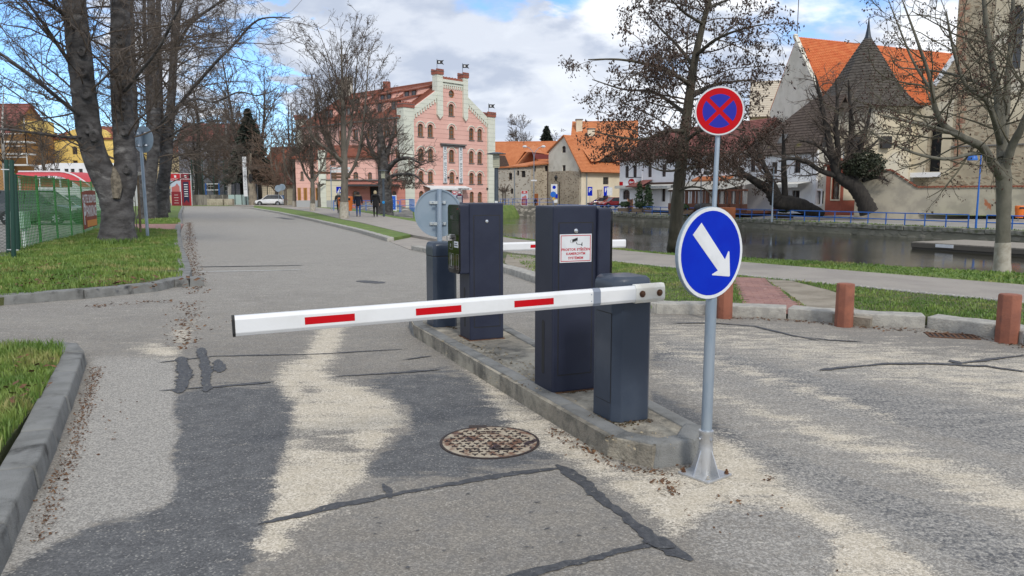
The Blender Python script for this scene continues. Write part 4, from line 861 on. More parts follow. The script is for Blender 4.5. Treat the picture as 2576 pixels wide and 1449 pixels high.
RUB_S = rubble('rubble_stone', (.45, .385, .29), (.13, .1, .07), (.36, .29, .2), 2.6, .3, .5)
RUB_C = rubble('church_stone', (.42, .36, .26), (.2, .15, .1), (.38, .31, .22), 2.4, .35, .6)
YEL = mat('yellow_stucco', (.75, .55, .17), .9, col2=(.68, .49, .14), sc=.7, bump=.1)
OCH = mat('ochre_stucco', (.36, .2, .075), .9, col2=(.31, .17, .065), sc=.7, bump=.1)
GREYW = mat('grey_stucco', (.15, .155, .18), .9, col2=(.2, .2, .215), sc=.5)
S_HOTEL = (WOODF, CURT, 2, 3, .18, SILLG); S_BRN = (BRNF, GLASS, 2, 2, .16, None); S_DARK = (BRNF, mat('dark_opening', (.012, .012, .013), .6), 1, 1, .3, None); S_WH = (WHF, GLASS, 2, 2, .12, None)
k2 = zr(1050, 100, 1.811); k3 = zr(1900, 300, 1.932); k6 = zr(1950, 550, 4.684); k7 = zr(2400, 480, 3.916); k8 = zr(2850, 500, 3.62); k4 = zr(2800, 0, 2.07); kL = zr(0, 440, 4.83); kb = zr(3400, 400, 3.622)
UP = Vector((0, 0, 1))
def block(root, A, B, depth, z0, z1, m, name='wall', frm=None):
    fr = Fr(A, B); mb = MB(); i = -fr.n * depth
    P4 = [fr(0, 0), fr(fr.L, 0), fr(fr.L, 0) + i, fr(0, 0) + i]; return part(name, MB().prism([(p.x, p.y) for p in P4], z0, z1), m, root)
# ---------------------------------------------------------------- hotel
hc = XY(1020, 100); hb = XY(1239.8, 112); FG = Fr(hc, hb); W_ = FG.L
ldir = -FG.n; lo_, hi_ = 15.0, 45.0
for _ in range(40):
    md = (lo_ + hi_) / 2; p = hc + ldir * md + FG.e * 0
    uu = CX + F * p.x / (p.y * CT + .5)
    lo_, hi_ = (md, hi_) if uu > 757 else (lo_, md)
HL = md; FL = Fr(hc - FG.n * HL, hc); HZ = .1
hotel = thing('hotel', 'large pink hotel with pale green corner piers and a stepped gable', 'building', (hc.x, hc.y, 0))
g = lambda x, y: FG.px(*k2(x, y))
ze = g(1015, 640)[1]; sl_s, sl_z = g(1213, 462); sr_s, sr_z = g(1422, 497); smid = W_ / 2
sp1, sp2 = g(1213, 462)[0], g(1405, 480)[0]; slope = (sl_z - ze) / sp1; rz_ = ze + slope * smid; zpar = g(1320, 400)[1]; zl2 = ze + slope * sp1
out = [(0, -.3), (W_, -.3), (W_, ze), (sp2, ze + slope * (W_ - sp2)), (sp2, zpar), (sp1, zpar), (sp1, zl2), (0, ze)]
hw = [wpx(FG, k2, *a, True) for a in ((1297, 560, 1335, 645), (1077, 700, 1117, 792), (1147, 705, 1187, 797), (1300, 718, 1337, 805), (1443, 732, 1477, 818), (1503, 737, 1537, 821), (1080, 877, 1120, 966), (1149, 880, 1188, 968), (1300, 886, 1338, 976), (1443, 895, 1477, 982), (1503, 900, 1537, 986),
      (1083, 1037, 1120, 1122), (1150, 1040, 1188, 1123), (1303, 1045, 1340, 1126), (1445, 1050, 1478, 1129), (1503, 1053, 1537, 1131), (1087, 1180, 1120, 1262), (1303, 1180, 1340, 1262), (1447, 1185, 1478, 1262), (1505, 1187, 1537, 1262))]
rc = g(1318, 490); rr_ = (g(1338, 490)[0] - rc[0]); rl = ell(rc[0], rc[1], rr_, rr_ * 1.05, 20)
holes = [oloop(*w[:5]) for w in hw]
part('gable_wall', MB().plate([out] + holes + [rl], FG, 0, -.4), PINK, hotel)
for w in hw: window(hotel, FG, w, S_HOTEL)
w0 = part('round_window', MB().plate([rl, ell(rc[0], rc[1], rr_ * .82, rr_ * .86, 20)], FG, -.1, -.2).plate([rect(rc[0] - rr_, rc[1] - .05, rc[0] + rr_, rc[1] + .05)], FG, -.12, -.18), WOODF, hotel); part('pane', MB().plate([rl], FG, -.2, -.22), CURT, w0, norm=False)
for w in hw[:-4]:   # hood moulds over the arches
    c, r = (w[0] + w[2]) / 2, (w[2] - w[0]) / 2
    part('hood_mould', MB().plate([ell(c, w[3] - r, r * 1.75, r * 1.75, 14, 0, math.pi) + ell(c, w[3] - r, r * 1.5, r * 1.5, 14, math.pi, 0)], FG, .09, -.02), PALE, hotel)
def pier(fr, s0, s1, z0, z1, d=.28, cap=True, tip=0.0):
    mb = MB().plate([[(s0, z0), ((s0 + s1) / 2, z0 - tip), (s1, z0), (s1, z1), (s0, z1)] if tip else rect(s0, z0, s1, z1)], fr, d, -.75); o = part('pier', mb, PALE, hotel)
    if cap:
        cb = MB().plate([rect(s0 - .1, z1, s1 + .1, z1 + .5)], fr, d + .1, -.86); n = 5; w = (s1 - s0 + .2) / (2 * n - 1)
        for k in range(n):
            cb.plate([rect(s0 - .1 + 2 * k * w, z1 + .5, s0 - .1 + (2 * k + 1) * w, z1 + .72)], fr, d + .1, d - .12); cb.plate([rect(s0 - .1 + 2 * k * w, z1 + .5, s0 - .1 + (2 * k + 1) * w, z1 + .72)], fr, -.64, -.86)
        part('battlement_cap', cb, BRICKR, o); part('cap_slab', MB().plate([rect(s0 - .14, z1 + .4, s1 + .14, z1 + .46)], fr, d + .14, -.9), SILLG, o)
    return o
def flag(p):
    mb = MB(); f = part('flagpole', MB().tube(p, p + UP * 1.75, .03, n=6), BLACK, hotel); e = Vector((.98, .17, 0)).normalized(); nn = Vector((-e.y, e.x, 0)) * .015
    q = [(0, 1.1), (.62, 1.14), (.95, 1.02), (.72, 1.36), (.95, 1.66), (.62, 1.6), (0, 1.62)]
    part('pennant', MB().plate([[(a, b) for a, b in q], ell(.3, 1.37, .13, .13, 10)], lambda s, z, d: p + e * s + UP * z + nn * (d * 60), .01, -.01), mat('pennant_black', (.02, .022, .025), .7), f)
    part('pennant_disc', MB().plate([ell(.3, 1.37, .13, .13, 10)], lambda s, z, d: p + e * s + UP * z + nn * (d * 50), .01, -.01), WHITE, f)
pw = g(1040, 700)[0]
pier(FG, -.3, pw, -.3, g(1015, 588)[1]); pier(FG, W_ - pw * .85, W_ + .25, -.3, g(1597, 655)[1]); a0, a1 = g(1208, 500)[0], g(1248, 500)[0]; pier(FG, a0, a1, g(1232, 640)[1], g(1222, 350)[1], tip=.5); b0, b1 = g(1395, 500)[0], g(1427, 500)[0]; pier(FG, b0, b1, g(1410, 660)[1], g(1402, 375)[1], tip=.5)
for x, y in ((1222, 318), (1404, 345), (1590, 628)): s, z = g(x, y); flag(FG(s, z - .3, -.2))
part('parapet_cornice', MB().plate([rect(a1, zpar - .25, b0, zpar + .12)], FG, .3, -.5), PALE, hotel)
for k in range(7):
    s = a1 + (b0 - a1) * (k + .5) / 7; part('merlon', MB().plate([ell(s, zpar + .1, (b0 - a1) / 16, .42, 8, 0, math.pi)], FG, .15, -.35), BRICKR, hotel)
fz = MB()
for k in range(10):
    s = a1 + (b0 - a1) * (k + .5) / 10; w = (b0 - a1) / 36; fz.plate([rect(s - w, zpar - 1.05, s + w, zpar - .5)], FG, .1, -.02)
fz.plate([rect(a1, zpar - .62, b0, zpar - .25)], FG, .12, -.02); part('corbel_frieze', fz, PALE, hotel)['kind'] = 'stuff'
for sg_, s0, z0, s1, z1 in ((1, pw, ze + slope * pw, a0, ze + slope * a0), (-1, b1, ze + slope * (W_ - b1), W_ - pw * .85, ze + slope * pw * .85)):
    fz = MB().plate([[(s0, z0 - .95), (s1, z1 - .95), (s1, z1 + .02), (s0, z0 + .02)]], FG, .14, -.02); n = 10
    for k in range(n):
        t = (k + .5) / n; s, z = s0 + (s1 - s0) * t, z0 + (z1 - z0) * t - .9; w = abs(s1 - s0) / n * .28; fz.plate([rect(s - w, z - .55, s + w, z + .1)], FG, .12, -.02)
    part('corbel_frieze', fz, PALE, hotel)['kind'] = 'stuff'
s0, z0 = g(1235, 846); s1, z1 = g(1413, 846); part('ledge', MB().plate([rect(s0, z0 - .05, s1, z0 + .12), ], FG, .4, -.02).plate([rect(s0 + .1, z0 - .28, s1 - .1, z0 - .05)], FG, .2, -.02), SILLG, hotel)
BANW = mat('banner_white', (.68, .7, .71), .7); BANT = mat('banner_ink', (.2, .24, .27), .7)
def txt_on(fr, txt, s, z, size, d, parent, m, rot=0, **kw):
    M = frame_m(fr(s, z, d), fr.e, UP, fr.n) @ Matrix.Rotation(rot, 4, 'Z'); return part('lettering', MB().ext(mesh_text(txt, size, **kw), M), m, parent, norm=False)
for x0, y0, x1, y1 in ((1255, 855, 1283, 1123), (1367, 862, 1395, 1126)):
    s0, z1 = g(x0, y0); s1, z0 = g(x1, y1); b = part('banner', MB().plate([rect(s0, z0, s1, z1)], FG, .12, .06), BANW, hotel); part('banner_bar', MB().plate([rect(s0 - .05, z1 - .02, s1 + .05, z1 + .08)], FG, .16, 0).plate([rect(s0 - .05, z0 - .1, s1 + .05, z0)], FG, .16, 0), SILLG, b)
    txt_on(FG, 'HOTEL BUDWEIS', (s0 + s1) / 2, (z0 + z1) / 2, .62, .125, b, BANT, R(-90), bold=.01, spacing=1.12)
    for zz in (z1 - .38, z0 + .38): part('crest', MB().plate([rect((s0 + s1) / 2 - .16, zz - .2, (s0 + s1) / 2 + .16, zz + .2)], FG, .126, .1), BANT, b)
s0, z0 = g(1115, 1160); s1, _ = g(1415, 1160); aw = part('awning', MB().add([FG(s0, z0 + .35, .02), FG(s1, z0 + .35, .02), FG(s1, z0, 1.4), FG(s0, z0, 1.4), FG(s0, z0 - .22, 1.42), FG(s1, z0 - .22, 1.42)], [(0, 1, 2, 3), (3, 2, 5, 4)]), BANW, hotel, norm=False); part('awning_arm', MB().bar(FG(s0, z0 + .3, 0), FG(s0, z0, 1.4), .06, .06).bar(FG(s0, z0, 1.4), FG(s0, -.1, 1.4), .06, .06), BLACK, aw)
txt_on(FG, 'RESTAURACE', s1 - 1.6, z0 - .1, .34, 1.43, aw, BLACK, bold=.008)
for s, z in ((1292, 1085), (1355, 1087), (1570, 1165)): a, b = g(s, z); part('wall_lamp', MB().plate([rect(a - .08, b - .14, a + .08, b + .14)], FG, .2, 0), BLACK, hotel)
# long side, roofs, far gable
eave = ze - .15
l = lambda x, y: FL.px(*k2(x, y))
lw = []
for fs in (.09, .2, .31, .45, .58, .71, .85, .945):
    for (zb, zt, ar) in ((g(1100, 795)[1], g(1100, 715)[1], False), (g(1100, 966)[1], g(1100, 877)[1], True), (g(1100, 1122)[1], g(1100, 1037)[1], True)): lw.append((HL * fs - .65, zb, HL * fs + .65, zt, ar))
facade(hotel, FL, [(0, -.3), (HL, -.3), (HL, eave), (0, eave)], lw, PINK, S_HOTEL, name='side_wall')
for fs in (.31, .45, .58, .71, .85, .945):
    for zt in (g(1100, 877)[1], g(1100, 1037)[1]): part('hood_mould', MB().plate([ell(HL * fs, zt - .65, 1.05, 1.05, 12, 0, math.pi) + ell(HL * fs, zt - .65, .9, .9, 12, math.pi, 0)], FL, .08, -.02), PALE, hotel)
pier(FL, HL - pw * .9, HL - .3, -.3, g(1015, 588)[1], .2, cap=False); pier(FL, -.2, 1.2, -.3, ze + 1.0)
FR2 = Fr(hb, hb - FG.n * HL); facade(hotel, FR2, [(0, -.3), (HL, -.3), (HL, eave), (0, eave)], [], PINK, S_HOTEL, name='side_wall')
FB = Fr(hb - FG.n * HL, hc - FG.n * HL); facade(hotel, FB, [(0, -.3), (W_, -.3), (W_, ze), (smid, rz_), (0, ze)], [], PINK, S_HOTEL, name='rear_wall')
rd0 = FG(smid, rz_ + .05, -.35); rd1 = FG(smid, rz_ + .05, -HL + .3); ov = .6
ea0 = FG(-ov, ze - slope * ov + .12, -.35); ea1 = FG(-ov, ze - slope * ov + .12, -HL + .3)
RF = roofq(hotel, ea1, ea0, rd0, rd1, TILE_H, 30)
roofq(hotel, FG(W_ + ov, ze - slope * ov + .12, -.35), FG(W_ + ov, ze - slope * ov + .12, -HL + .3), rd1, rd0, TILE_H, 30)
part('ridge_tiles', MB().tube(rd0, rd1, .16, n=6), TILE_H, RF); part('gutter', MB().tube(ea0 - UP * .1, ea1 - UP * .1, .1, n=6), SILLG, RF)
part('chimney', MB().box((-.6, -.6, -1.5), (.6, .6, 2.2)).xf(Matrix.Translation(rd1.lerp(rd0, .06) + UP * .5)), OLDW, RF); part('chimney', MB().box((-.5, -.5, -1.5), (.5, .5, 1.0)).xf(Matrix.Translation(rd1.lerp(rd0, .45) + UP * .1)), BRICKR, RF)
pier(FB, smid - .7, smid + .7, rz_ - 2, rz_ + 1.8)
m_in = FG.e; tanp = slope
def dormer(s_along, t, wd, hd, nwin):
    # s_along: distance from the gable along the roof; t: horizontal distance in from the eave
    base = hc + ldir * s_along + m_in * t; zb = ze + slope * t; k = .28; dx = hd / (tanp - k); a = ldir * (-wd / 2); b = ldir * (wd / 2)
    f0, f1 = base + a + UP * zb, base + b + UP * zb; g0, g1 = f0 + UP * hd, f1 + UP * hd; h0, h1 = g0 + m_in * dx + UP * (k * dx), g1 + m_in * dx + UP * (k * dx)
    d = part('dormer', MB().add([f0, f1, g0, g1, h0, h1], [(0, 2, 3, 1), (0, 4, 2), (1, 3, 5)]), PINK, hotel, norm=False)
    o = -m_in * .45 - UP * .12; part('dormer_roof', MB().add([g0 + o - ldir * .25, g1 + o + ldir * .25, h1 + ldir * .25, h0 - ldir * .25] + [p + UP * .14 for p in (g0 + o - ldir * .25, g1 + o + ldir * .25, h1 + ldir * .25, h0 - ldir * .25)], [(0, 1, 2, 3), (7, 6, 5, 4), (0, 4, 5, 1), (0, 3, 7, 4), (1, 5, 6, 2)]), TILE_H, d, norm=False)
    fr = Fr(base + b - m_in * .02, base + a - m_in * .02)
    for i in range(nwin):
        c = wd * (i + .5) / nwin; w = part('dormer_window', MB().plate([rect(c - .42, zb + .18, c + .42, zb + hd - .12), rect(c - .33, zb + .27, c + .33, zb + hd - .2)], fr, .05, -.02), BRNF, d); part('pane', MB().plate([rect(c - .33, zb + .27, c + .33, zb + hd - .2)], fr, .025, .01), GLASS, w, norm=False)
for s, nw in ((3.2, 2), (6.8, 1), (10, 1), (14.5, 2), (19, 2)): dormer(s, 1.3, 2.2 if nw > 1 else 1.6, 1.35, nw)
for s, nw in ((3.6, 2), (9, 2), (16.5, 2)): dormer(s, 4.1, 3.0, 1.2, nw)
# lower wing towards the road
wing = thing('hotel_wing', 'low pink wing in front of the hotel with a dark canopy and hipped red roof', 'building', XY(880, 97))
FW = Fr(XY(743, 97), XY(1019, 97)); w2 = lambda x, y: FW.px(*k2(x, y)); zt = w2(600, 1105)[1]; sA, sB = w2(385, 1000)[0], w2(572, 1000)[0]
facade(wing, FW, [(sA, -.3), (FW.L, -.3), (FW.L, zt), (sA, zt)], [wpx(FW, k2, 612, 1178, 655, 1262, True), wpx(FW, k2, 895, 1180, 922, 1262, True), wpx(FW, k2, 735, 1150, 800, 1262, False, S_DARK)], PINKD, S_HOTEL, name='ground_floor_wall')
part('cream_wall', MB().plate([rect(sA, -.3, sB, zt - .02)], FW, .12, -.05), CREAMG, wing)
FU = Fr(FW(0, 0, -.6), FW(FW.L, 0, -.6)); ze2 = w2(560, 932)[1]; s3, s4 = w2(360, 1000)[0], w2(770, 1000)[0]
facade(wing, FU, [(s3, zt - .3), (s4, zt - .3), (s4, ze2), (s3, ze2)], [wpx(FU, k2, 455, 965, 488, 992, False), wpx(FU, k2, 620, 973, 650, 1000, False), wpx(FU, k2, 455, 1040, 497, 1100, True), wpx(FU, k2, 617, 1045, 652, 1103, True), wpx(FU, k2, 722, 1047, 750, 1103, True)], PINK, S_HOTEL, name='upper_wall')
zr2 = w2(500, 835)[1]; inn_ = -FU.n * 5
roofq(wing, FU(s3 - .4, ze2, .5), FU(s4 + .4, ze2, .5), FU(s4 - 2.6, zr2, -4.5), FU(s3 - .4, zr2, -4.5), TILE_H, 12); roofq(wing, FU(s4 + .4, ze2, .5), FU(s4 + .4, ze2, -9), FU(s4 - 2.6, zr2, -4.6), FU(s4 - 2.6, zr2, -4.5), TILE_H, 12)
part('side_block', MB().prism([(p.x, p.y) for p in (FU(s3 + .02, 0, -.42), FU(s4 - .02, 0, -.42), FU(s4 - .02, 0, -9), FU(s3 + .02, 0, -9))], -.3, ze2 - .1), PINK, wing)
part('flat_roof', MB().plate([rect(sA, zt, FW.L, zt + .12)], FW, .25, -6), SILLG, wing)
s0, z0 = w2(572, 1148); s1, z1 = w2(950, 1134); part('canopy', MB().plate([rect(s0, z0, s1, z1)], FW, 2.2, 0), mat('dark_canopy', (.03, .033, .037), .5), wing)
fs0 = w2(205, 1000)[0]; facade(wing, FW, [(fs0, -.3), (sA, -.3), (sA, ze2 - .6), (fs0, ze2 - .2)], [wpx(FW, k2, *a, ar, *st) for a, ar, st in (((240, 1040, 262, 1100), True, ()), ((328, 1035, 352, 1098), True, ()))], PINK, S_HOTEL, name='door_wall')
for x0, x1 in ((220, 243), (263, 287), (308, 330), (348, 371)):
    a, b = w2(x0, 1158)[0], w2(x1, 1158)[0]; d = part('garage_door', MB().plate([rect(a, 0, b, w2(x0, 1158)[1])], FW, .06, -.02), mat('honey_wood', (.36, .17, .03), .55, col2=(.3, .13, .02), sc=6, stretch=(6, 6, .3)), wing)
    part('door_joint', MB().plate([rect((a + b) / 2 - .03, .05, (a + b) / 2 + .03, w2(x0, 1165)[1])], FW, .068, .05), BRNF, d)
part('plinth', MB().plate([rect(fs0, -.3, sB, w2(300, 1248)[1])], FW, .14, .0), mat('grey_plinth', (.36, .37, .37), .9), wing); part('white_pier', MB().plate([rect(w2(368, 900)[0], -.3, w2(385, 900)[0] + .6, w2(360, 890)[1])], FW, .25, -.2), PALE, wing)
roofq(wing, FW(fs0 - .3, ze2 - .2, .5), FW(s3, ze2 - .5, .5), FW(s3, zr2, -4), FW(fs0 + 1, zr2, -4), TILE_H, 10)
# garage hut
gh = thing('garage_hut', 'cream garage hut with a brown roof left of the hotel wing', 'building', XY(722, 128)); Fh = Fr(XY(702, 128), XY(752, 128)); facade(gh, Fh, rect(0, -.2, Fh.L, 3.6), [], CREAMG, S_WH); block(gh, Fh(0.05, 0, -.4), Fh(Fh.L - .05, 0, -.4), 6, -.2, 3.5, CREAM, 'side_wall'); roofq(gh, Fh(-2.5, 3.5, .8), Fh(Fh.L + .5, 3.5, .8), Fh(Fh.L + .5, 5.4, -4), Fh(-2.5, 5.4, -4), TILE_M, 8)
# ---------------------------------------------------------------- old town row beyond the river head
def gabled(root, fr, z0, ze, zr_, depth, mw, mr, wins=(), st=S_BRN, courses=16, ov=.5, ribs=0):
    facade(root, fr, rect(0, z0, fr.L, ze), list(wins), mw, st)
    block(root, fr(.03, 0, -.4), fr(fr.L - .03, 0, -.4), depth - .4, z0, ze - .02, mw, 'side_wall')
    for sgn in (0, 1):
        s = .04 if sgn == 0 else fr.L - .04; part('gable', MB().add([fr(s, ze - .05, 0), fr(s, ze - .05, -depth), fr(s, zr_ - .12, -depth / 2)] + [fr(s + (.3 if sgn == 0 else -.3), z, d) for z, d in ((ze - .05, 0), (ze - .05, -depth), (zr_ - .12, -depth / 2))], [(0, 1, 2), (5, 4, 3), (0, 3, 4, 1), (1, 4, 5, 2), (2, 5, 3, 0)]), mw, root)
    a = (zr_ - ze) / (depth / 2); r = roofq(root, fr(-.25, ze - a * ov, ov), fr(fr.L + .25, ze - a * ov, ov), fr(fr.L + .25, zr_, -depth / 2), fr(-.25, zr_, -depth / 2), mr, courses, ribs=ribs)
    roofq(root, fr(fr.L + .25, ze - a * ov, -depth - ov), fr(-.25, ze - a * ov, -depth - ov), fr(-.25, zr_, -depth / 2), fr(fr.L + .25, zr_, -depth / 2), mr, courses); part('ridge_tiles', MB().tube(fr(-.25, zr_ + .02, -depth / 2), fr(fr.L + .25, zr_ + .02, -depth / 2), .14, n=6), mr, r)
    return r
def zat(v, Y): return H + (492 - v) * Y / F
b1 = thing('long_tiled_house', 'long house with an orange tiled roof right behind the hotel', 'building', XY(1300, 152)); f1 = Fr(XY(1225, 153), XY(1420, 151)); r1 = gabled(b1, f1, -.3, zat(418, 152), zat(360, 158), 13, CREAM, TILE_O, courses=22)
dd = part('dormer', MB().add([P(k6(80, 490)[0], k6(80, 490)[1], 150.5), P(k6(265, 490)[0], k6(265, 490)[1], 150.5), P(k6(180, 290)[0], k6(180, 290)[1], 150.5), P(k6(80, 285)[0], k6(80, 285)[1], 150.5), P(*k6(265, 490), 157), P(*k6(180, 290), 157), P(*k6(80, 285), 157)], [(0, 1, 2, 3), (1, 4, 5, 2), (2, 5, 6, 3)]), BRNF, r1)
pk = part('cross_gable_roof', MB().add([P(*k6(350, 490), 150), P(*k6(700, 95), 157), P(*k6(980, 270), 157), P(*k6(740, 235), 149), P(*k6(540, 220), 149)], [(0, 1, 4), (1, 3, 4), (1, 2, 3)]), TILE_O, r1, norm=False)
part('aerial', MB().tube(P(1318, 365, 158), P(1318, 338, 158), .04, n=5).bar(P(1312, 346, 158), P(1324, 346, 158), .04, .04), BLACK, r1)
b2_ = thing('rubble_house', 'low rubble stone house with small deep windows and a wooden door', 'building', XY(1317, 140)); f2 = Fr(XY(1252, 142), XY(1379.5, 139)); q6 = lambda x, y: f2.px(*k6(x, y))
st = (BRNF, mat('dark_opening', (.012, .012, .013), .6), 1, 1, .3, None); sm = q6(655, 800)[0]
facade(b2_, f2, [(0, -.4), (sm, -.4), (sm, q6(640, 488)[1]), (0, q6(75, 510)[1])], [wpx(f2, k6, *a, False, st) for a in ((250, 615, 310, 740), (285, 900, 330, 998), (402, 570, 440, 660), (483, 573, 553, 695))], RUB_W, st)
facade(b2_, f2, [(sm, -.4), (f2.L, -.4), (f2.L, q6(975, 445)[1]), (sm, q6(660, 470)[1])], [wpx(f2, k6, *a, False, st) for a in ((700, 482, 745, 588), (915, 480, 968, 583))], RUB_S, st, name='stone_wall')
part('door', MB().plate([rect(q6(722, 1000)[0], -.3, q6(792, 1000)[0], q6(750, 995)[1])], f2, .05, -.05), mat('door_wood', (.27, .09, .025), .6), b2_)
roofq(b2_, f2(-.3, q6(75, 512)[1], .4), f2(sm, q6(640, 482)[1], .4), f2(sm, q6(640, 345)[1], -5), f2(5.5, q6(350, 470)[1] + .2, -5), TILE_O, 9); roofq(b2_, f2(sm - .3, q6(640, 472)[1], .6), f2(f2.L, q6(975, 440)[1], .6), f2(f2.L, q6(975, 340)[1], -3.5), f2(sm + 1.2, q6(780, 345)[1], -3.5), TILE_O, 7)
part('red_lantern_wall', MB().plate([[q6(640, 338), q6(975, 335), q6(975, 265), q6(565, 225)]], f2, -4, -4.5), mat('dull_red_panel', (.19, .04, .035), .6), b2_)
block(b2_, f2(.05, 0, -.45), f2(f2.L - .05, 0, -.45), 7, -.4, 6.2, OLDW, 'side_wall')
for x, y0, y1 in ((360, 520, 1140), (972, 450, 1140)): part('downpipe', MB().tube(f2(q6(x, y0)[0], q6(x, y0)[1], .12), f2(q6(x, y0)[0], -.2, .12), .07, n=6), BRNF if x > 900 else GALV, b2_)
b3_ = thing('gabled_house', 'cream house with a tall gable, stone base and big orange roof', 'building', XY(1457, 132)); f3 = Fr(XY(1379.5, 139), XY(1457.5, 132)); q3 = lambda x, y: f3.px(*k6(x, y)); pkz = q3(1281, -80)
facade(b3_, f3, [(0, -.4), (f3.L, -.4), (f3.L, q3(1560, 470)[1]), pkz, (0, q3(980, 230)[1])], [wpx(f3, k6, 1230, 115, 1300, 240, .35), wpx(f3, k6, 1237, 470, 1297, 585, False)], OLDW, S_BRN, name='gable_wall')
part('stone_base', MB().plate([[(0, -.4), (f3.L - .15, -.4), (f3.L - .15, q3(1545, 590)[1]), (f3.L * .7, q3(1400, 570)[1]), (0, q3(985, 590)[1])]], f3, .04, -.02), RUB_S, b3_)
sd_ = -f3.n; ex = (f3.e + sd_ * 0); C3 = f3.B; f4 = Fr(C3, C3 + sd_ * 22); zE = f4.px(*k6(1900, 605))[1]; q4 = lambda x, y: f4.px(*k6(x, y))
facade(b3_, f4, rect(0, -.4, f4.L, zE + .6), [wpx(f4, k6, 1990, 692, 2092, 825, False), wpx(f4, k6, 1968, 1018, 2108, 1160, .9, S_DARK)], CREAM, S_BRN, name='side_wall')
eo = f4.n * 1.2; pk3 = f3(*pkz); sgl = (pkz[1] - (zE + .1)) ; f3r = roofq(b3_, f4(-.4, zE, 1.0), f4(f4.L, zE, 1.0), pk3 + sd_ * 22 + UP * .1, pk3 + f3.n * .3 + UP * .1, TILE_O, 26)
roofq(b3_, f3(-.3, q3(980, 230)[1], -22), f3(-.3, q3(980, 230)[1], .3), pk3 + f3.n * .3 + UP * .1, pk3 + sd_ * 22 + UP * .1, TILE_O, 14)
s_, z_ = f4.px(*k6(1950, 370)); tt = (z_ - zE) / (pkz[1] - zE); rp = lambda a, t: f4(a, zE, 1.0).lerp(pk3 + sd_ * a + UP * .1, t)
eb = MB(); N_ = 14
for i in range(N_ + 1):
    a = s_ + 1.2 + (i / N_ - .5) * 7.5; h = 1.05 * math.exp(-((i / N_ - .5) * 5.2) ** 2); p = rp(a, tt - .06); eb.v += [p + f4.n * .35 + UP * .04, p + f4.n * .35 + UP * (h + .02), p + f4.n * .75 + UP * (h + .0), rp(a, tt + .3) + UP * .03]
part('eyebrow_dormer', MB().add(eb.v, [(4 * i + 2, 4 * i + 6, 4 * i + 7, 4 * i + 3) for i in range(N_)]), TILE_O, f3r, norm=False, smooth=True); part('eyebrow_opening', MB().add(eb.v, [(4 * i, 4 * i + 4, 4 * i + 5, 4 * i + 1) for i in range(N_)]), S_DARK[1], f3r, norm=False)
part('downpipe', MB().tube(f4(q4(1680, 620)[0], zE - .1, .15), f4(q4(1680, 620)[0], -.3, .15), .07, n=6), GALV, b3_); part('buttress', MB().add([f4(q4(1880, 1000)[0], -.3, .9), f4(q4(1950, 1000)[0], -.3, .9), f4(q4(1950, 1000)[0], 2.6, .3), f4(q4(1880, 1000)[0], 2.6, .3), f4(q4(1880, 1000)[0], -.3, 0), f4(q4(1950, 1000)[0], -.3, 0), f4(q4(1950, 1000)[0], 2.6, 0), f4(q4(1880, 1000)[0], 2.6, 0)], [(0, 1, 2, 3), (0, 3, 7, 4), (1, 5, 6, 2), (3, 2, 6, 7)]), RUB_S, b3_)
b4 = thing('chimney_house', 'house with pale chimneys rising behind the big orange roof', 'building', XY(1440, 165)); f5 = Fr(XY(1436, 162), XY(1600, 160)); r5 = gabled(b4, f5, -.3, zat(364, 162), zat(312, 168), 12, CREAM, TILE_O, courses=14)
for x0, x1, y0, y1, Y in ((710, 757, 335, 430, 166), (798, 850, 405, 460, 162), (1065, 1112, 458, 480, 164)):
    a, b = P(*k3(x0, y1), Y), P(*k3(x1, y0), Y); c = part('chimney', MB().box((a.x, Y - 1, a.z - 2), (b.x, Y + .6, b.z)), CREAM, b4); part('chimney_cap', MB().box((a.x - .15, Y - 1.15, b.z - .01), (b.x + .15, Y + .75, b.z + .18)), SILLG, c)
def hipped(root, fr, z0, ze, zr_, dp, mw, mr, wins, courses=20, hip=.62):
    facade(root, fr, rect(0, z0, fr.L, ze), wins, mw, S_BRN); block(root, fr(.03, 0, -.4), fr(fr.L - .03, 0, -.4), dp - .4, z0, ze - .02, mw, 'side_wall'); o = .5; a, b, c, d = fr(-o, ze - .2, o), fr(fr.L + .1, ze - .2, o), fr(fr.L + .1, ze - .2, -dp - o), fr(-o, ze - .2, -dp - o); m, n = fr(fr.L + .1, zr_, -dp / 2), fr(fr.L * hip, zr_, -dp / 2)
    roofq(root, a, b, m, n, mr, courses); roofq(root, c, d, n, m, mr, courses); roofq(root, d, a, n, n, mr, courses)
# ---------------------------------------------------------------- riverside restaurant and white house
GA, GB = XY(1558, 108), XY(2046, 79); f6 = Fr(GA, GB); q7 = lambda x, y: f6.px(*k7(x, y)); sS = f6.px(1868, 450)[0]; ze6 = q7(200, 568)[1]; GZ = -.35
rs_ = thing('restaurant', 'white riverside restaurant with a maroon roof and awnings', 'building', GA); fa = Fr(GA, f6(sS, 0)); zr6 = zat(338, 112)
fx = lambda s0, z0, s1, z1, ar=False, *st: (s0, z0, s1, z1, ar) + st
hipped(rs_, fa, GZ, ze6, zr6, 10, WHITEW, TILE_M, [wpx(f6, k7, *a, ar) for a, ar in (((240, 682, 296, 862), False), ((362, 672, 420, 860), False), ((592, 655, 652, 852), False), ((808, 650, 870, 845), False), ((1080, 650, 1140, 820), False), ((1345, 610, 1412, 790), False), ((205, 1045, 312, 1196), .5), ((592, 1045, 656, 1320), .6), ((805, 1030, 862, 1228), False))], hip=.14)
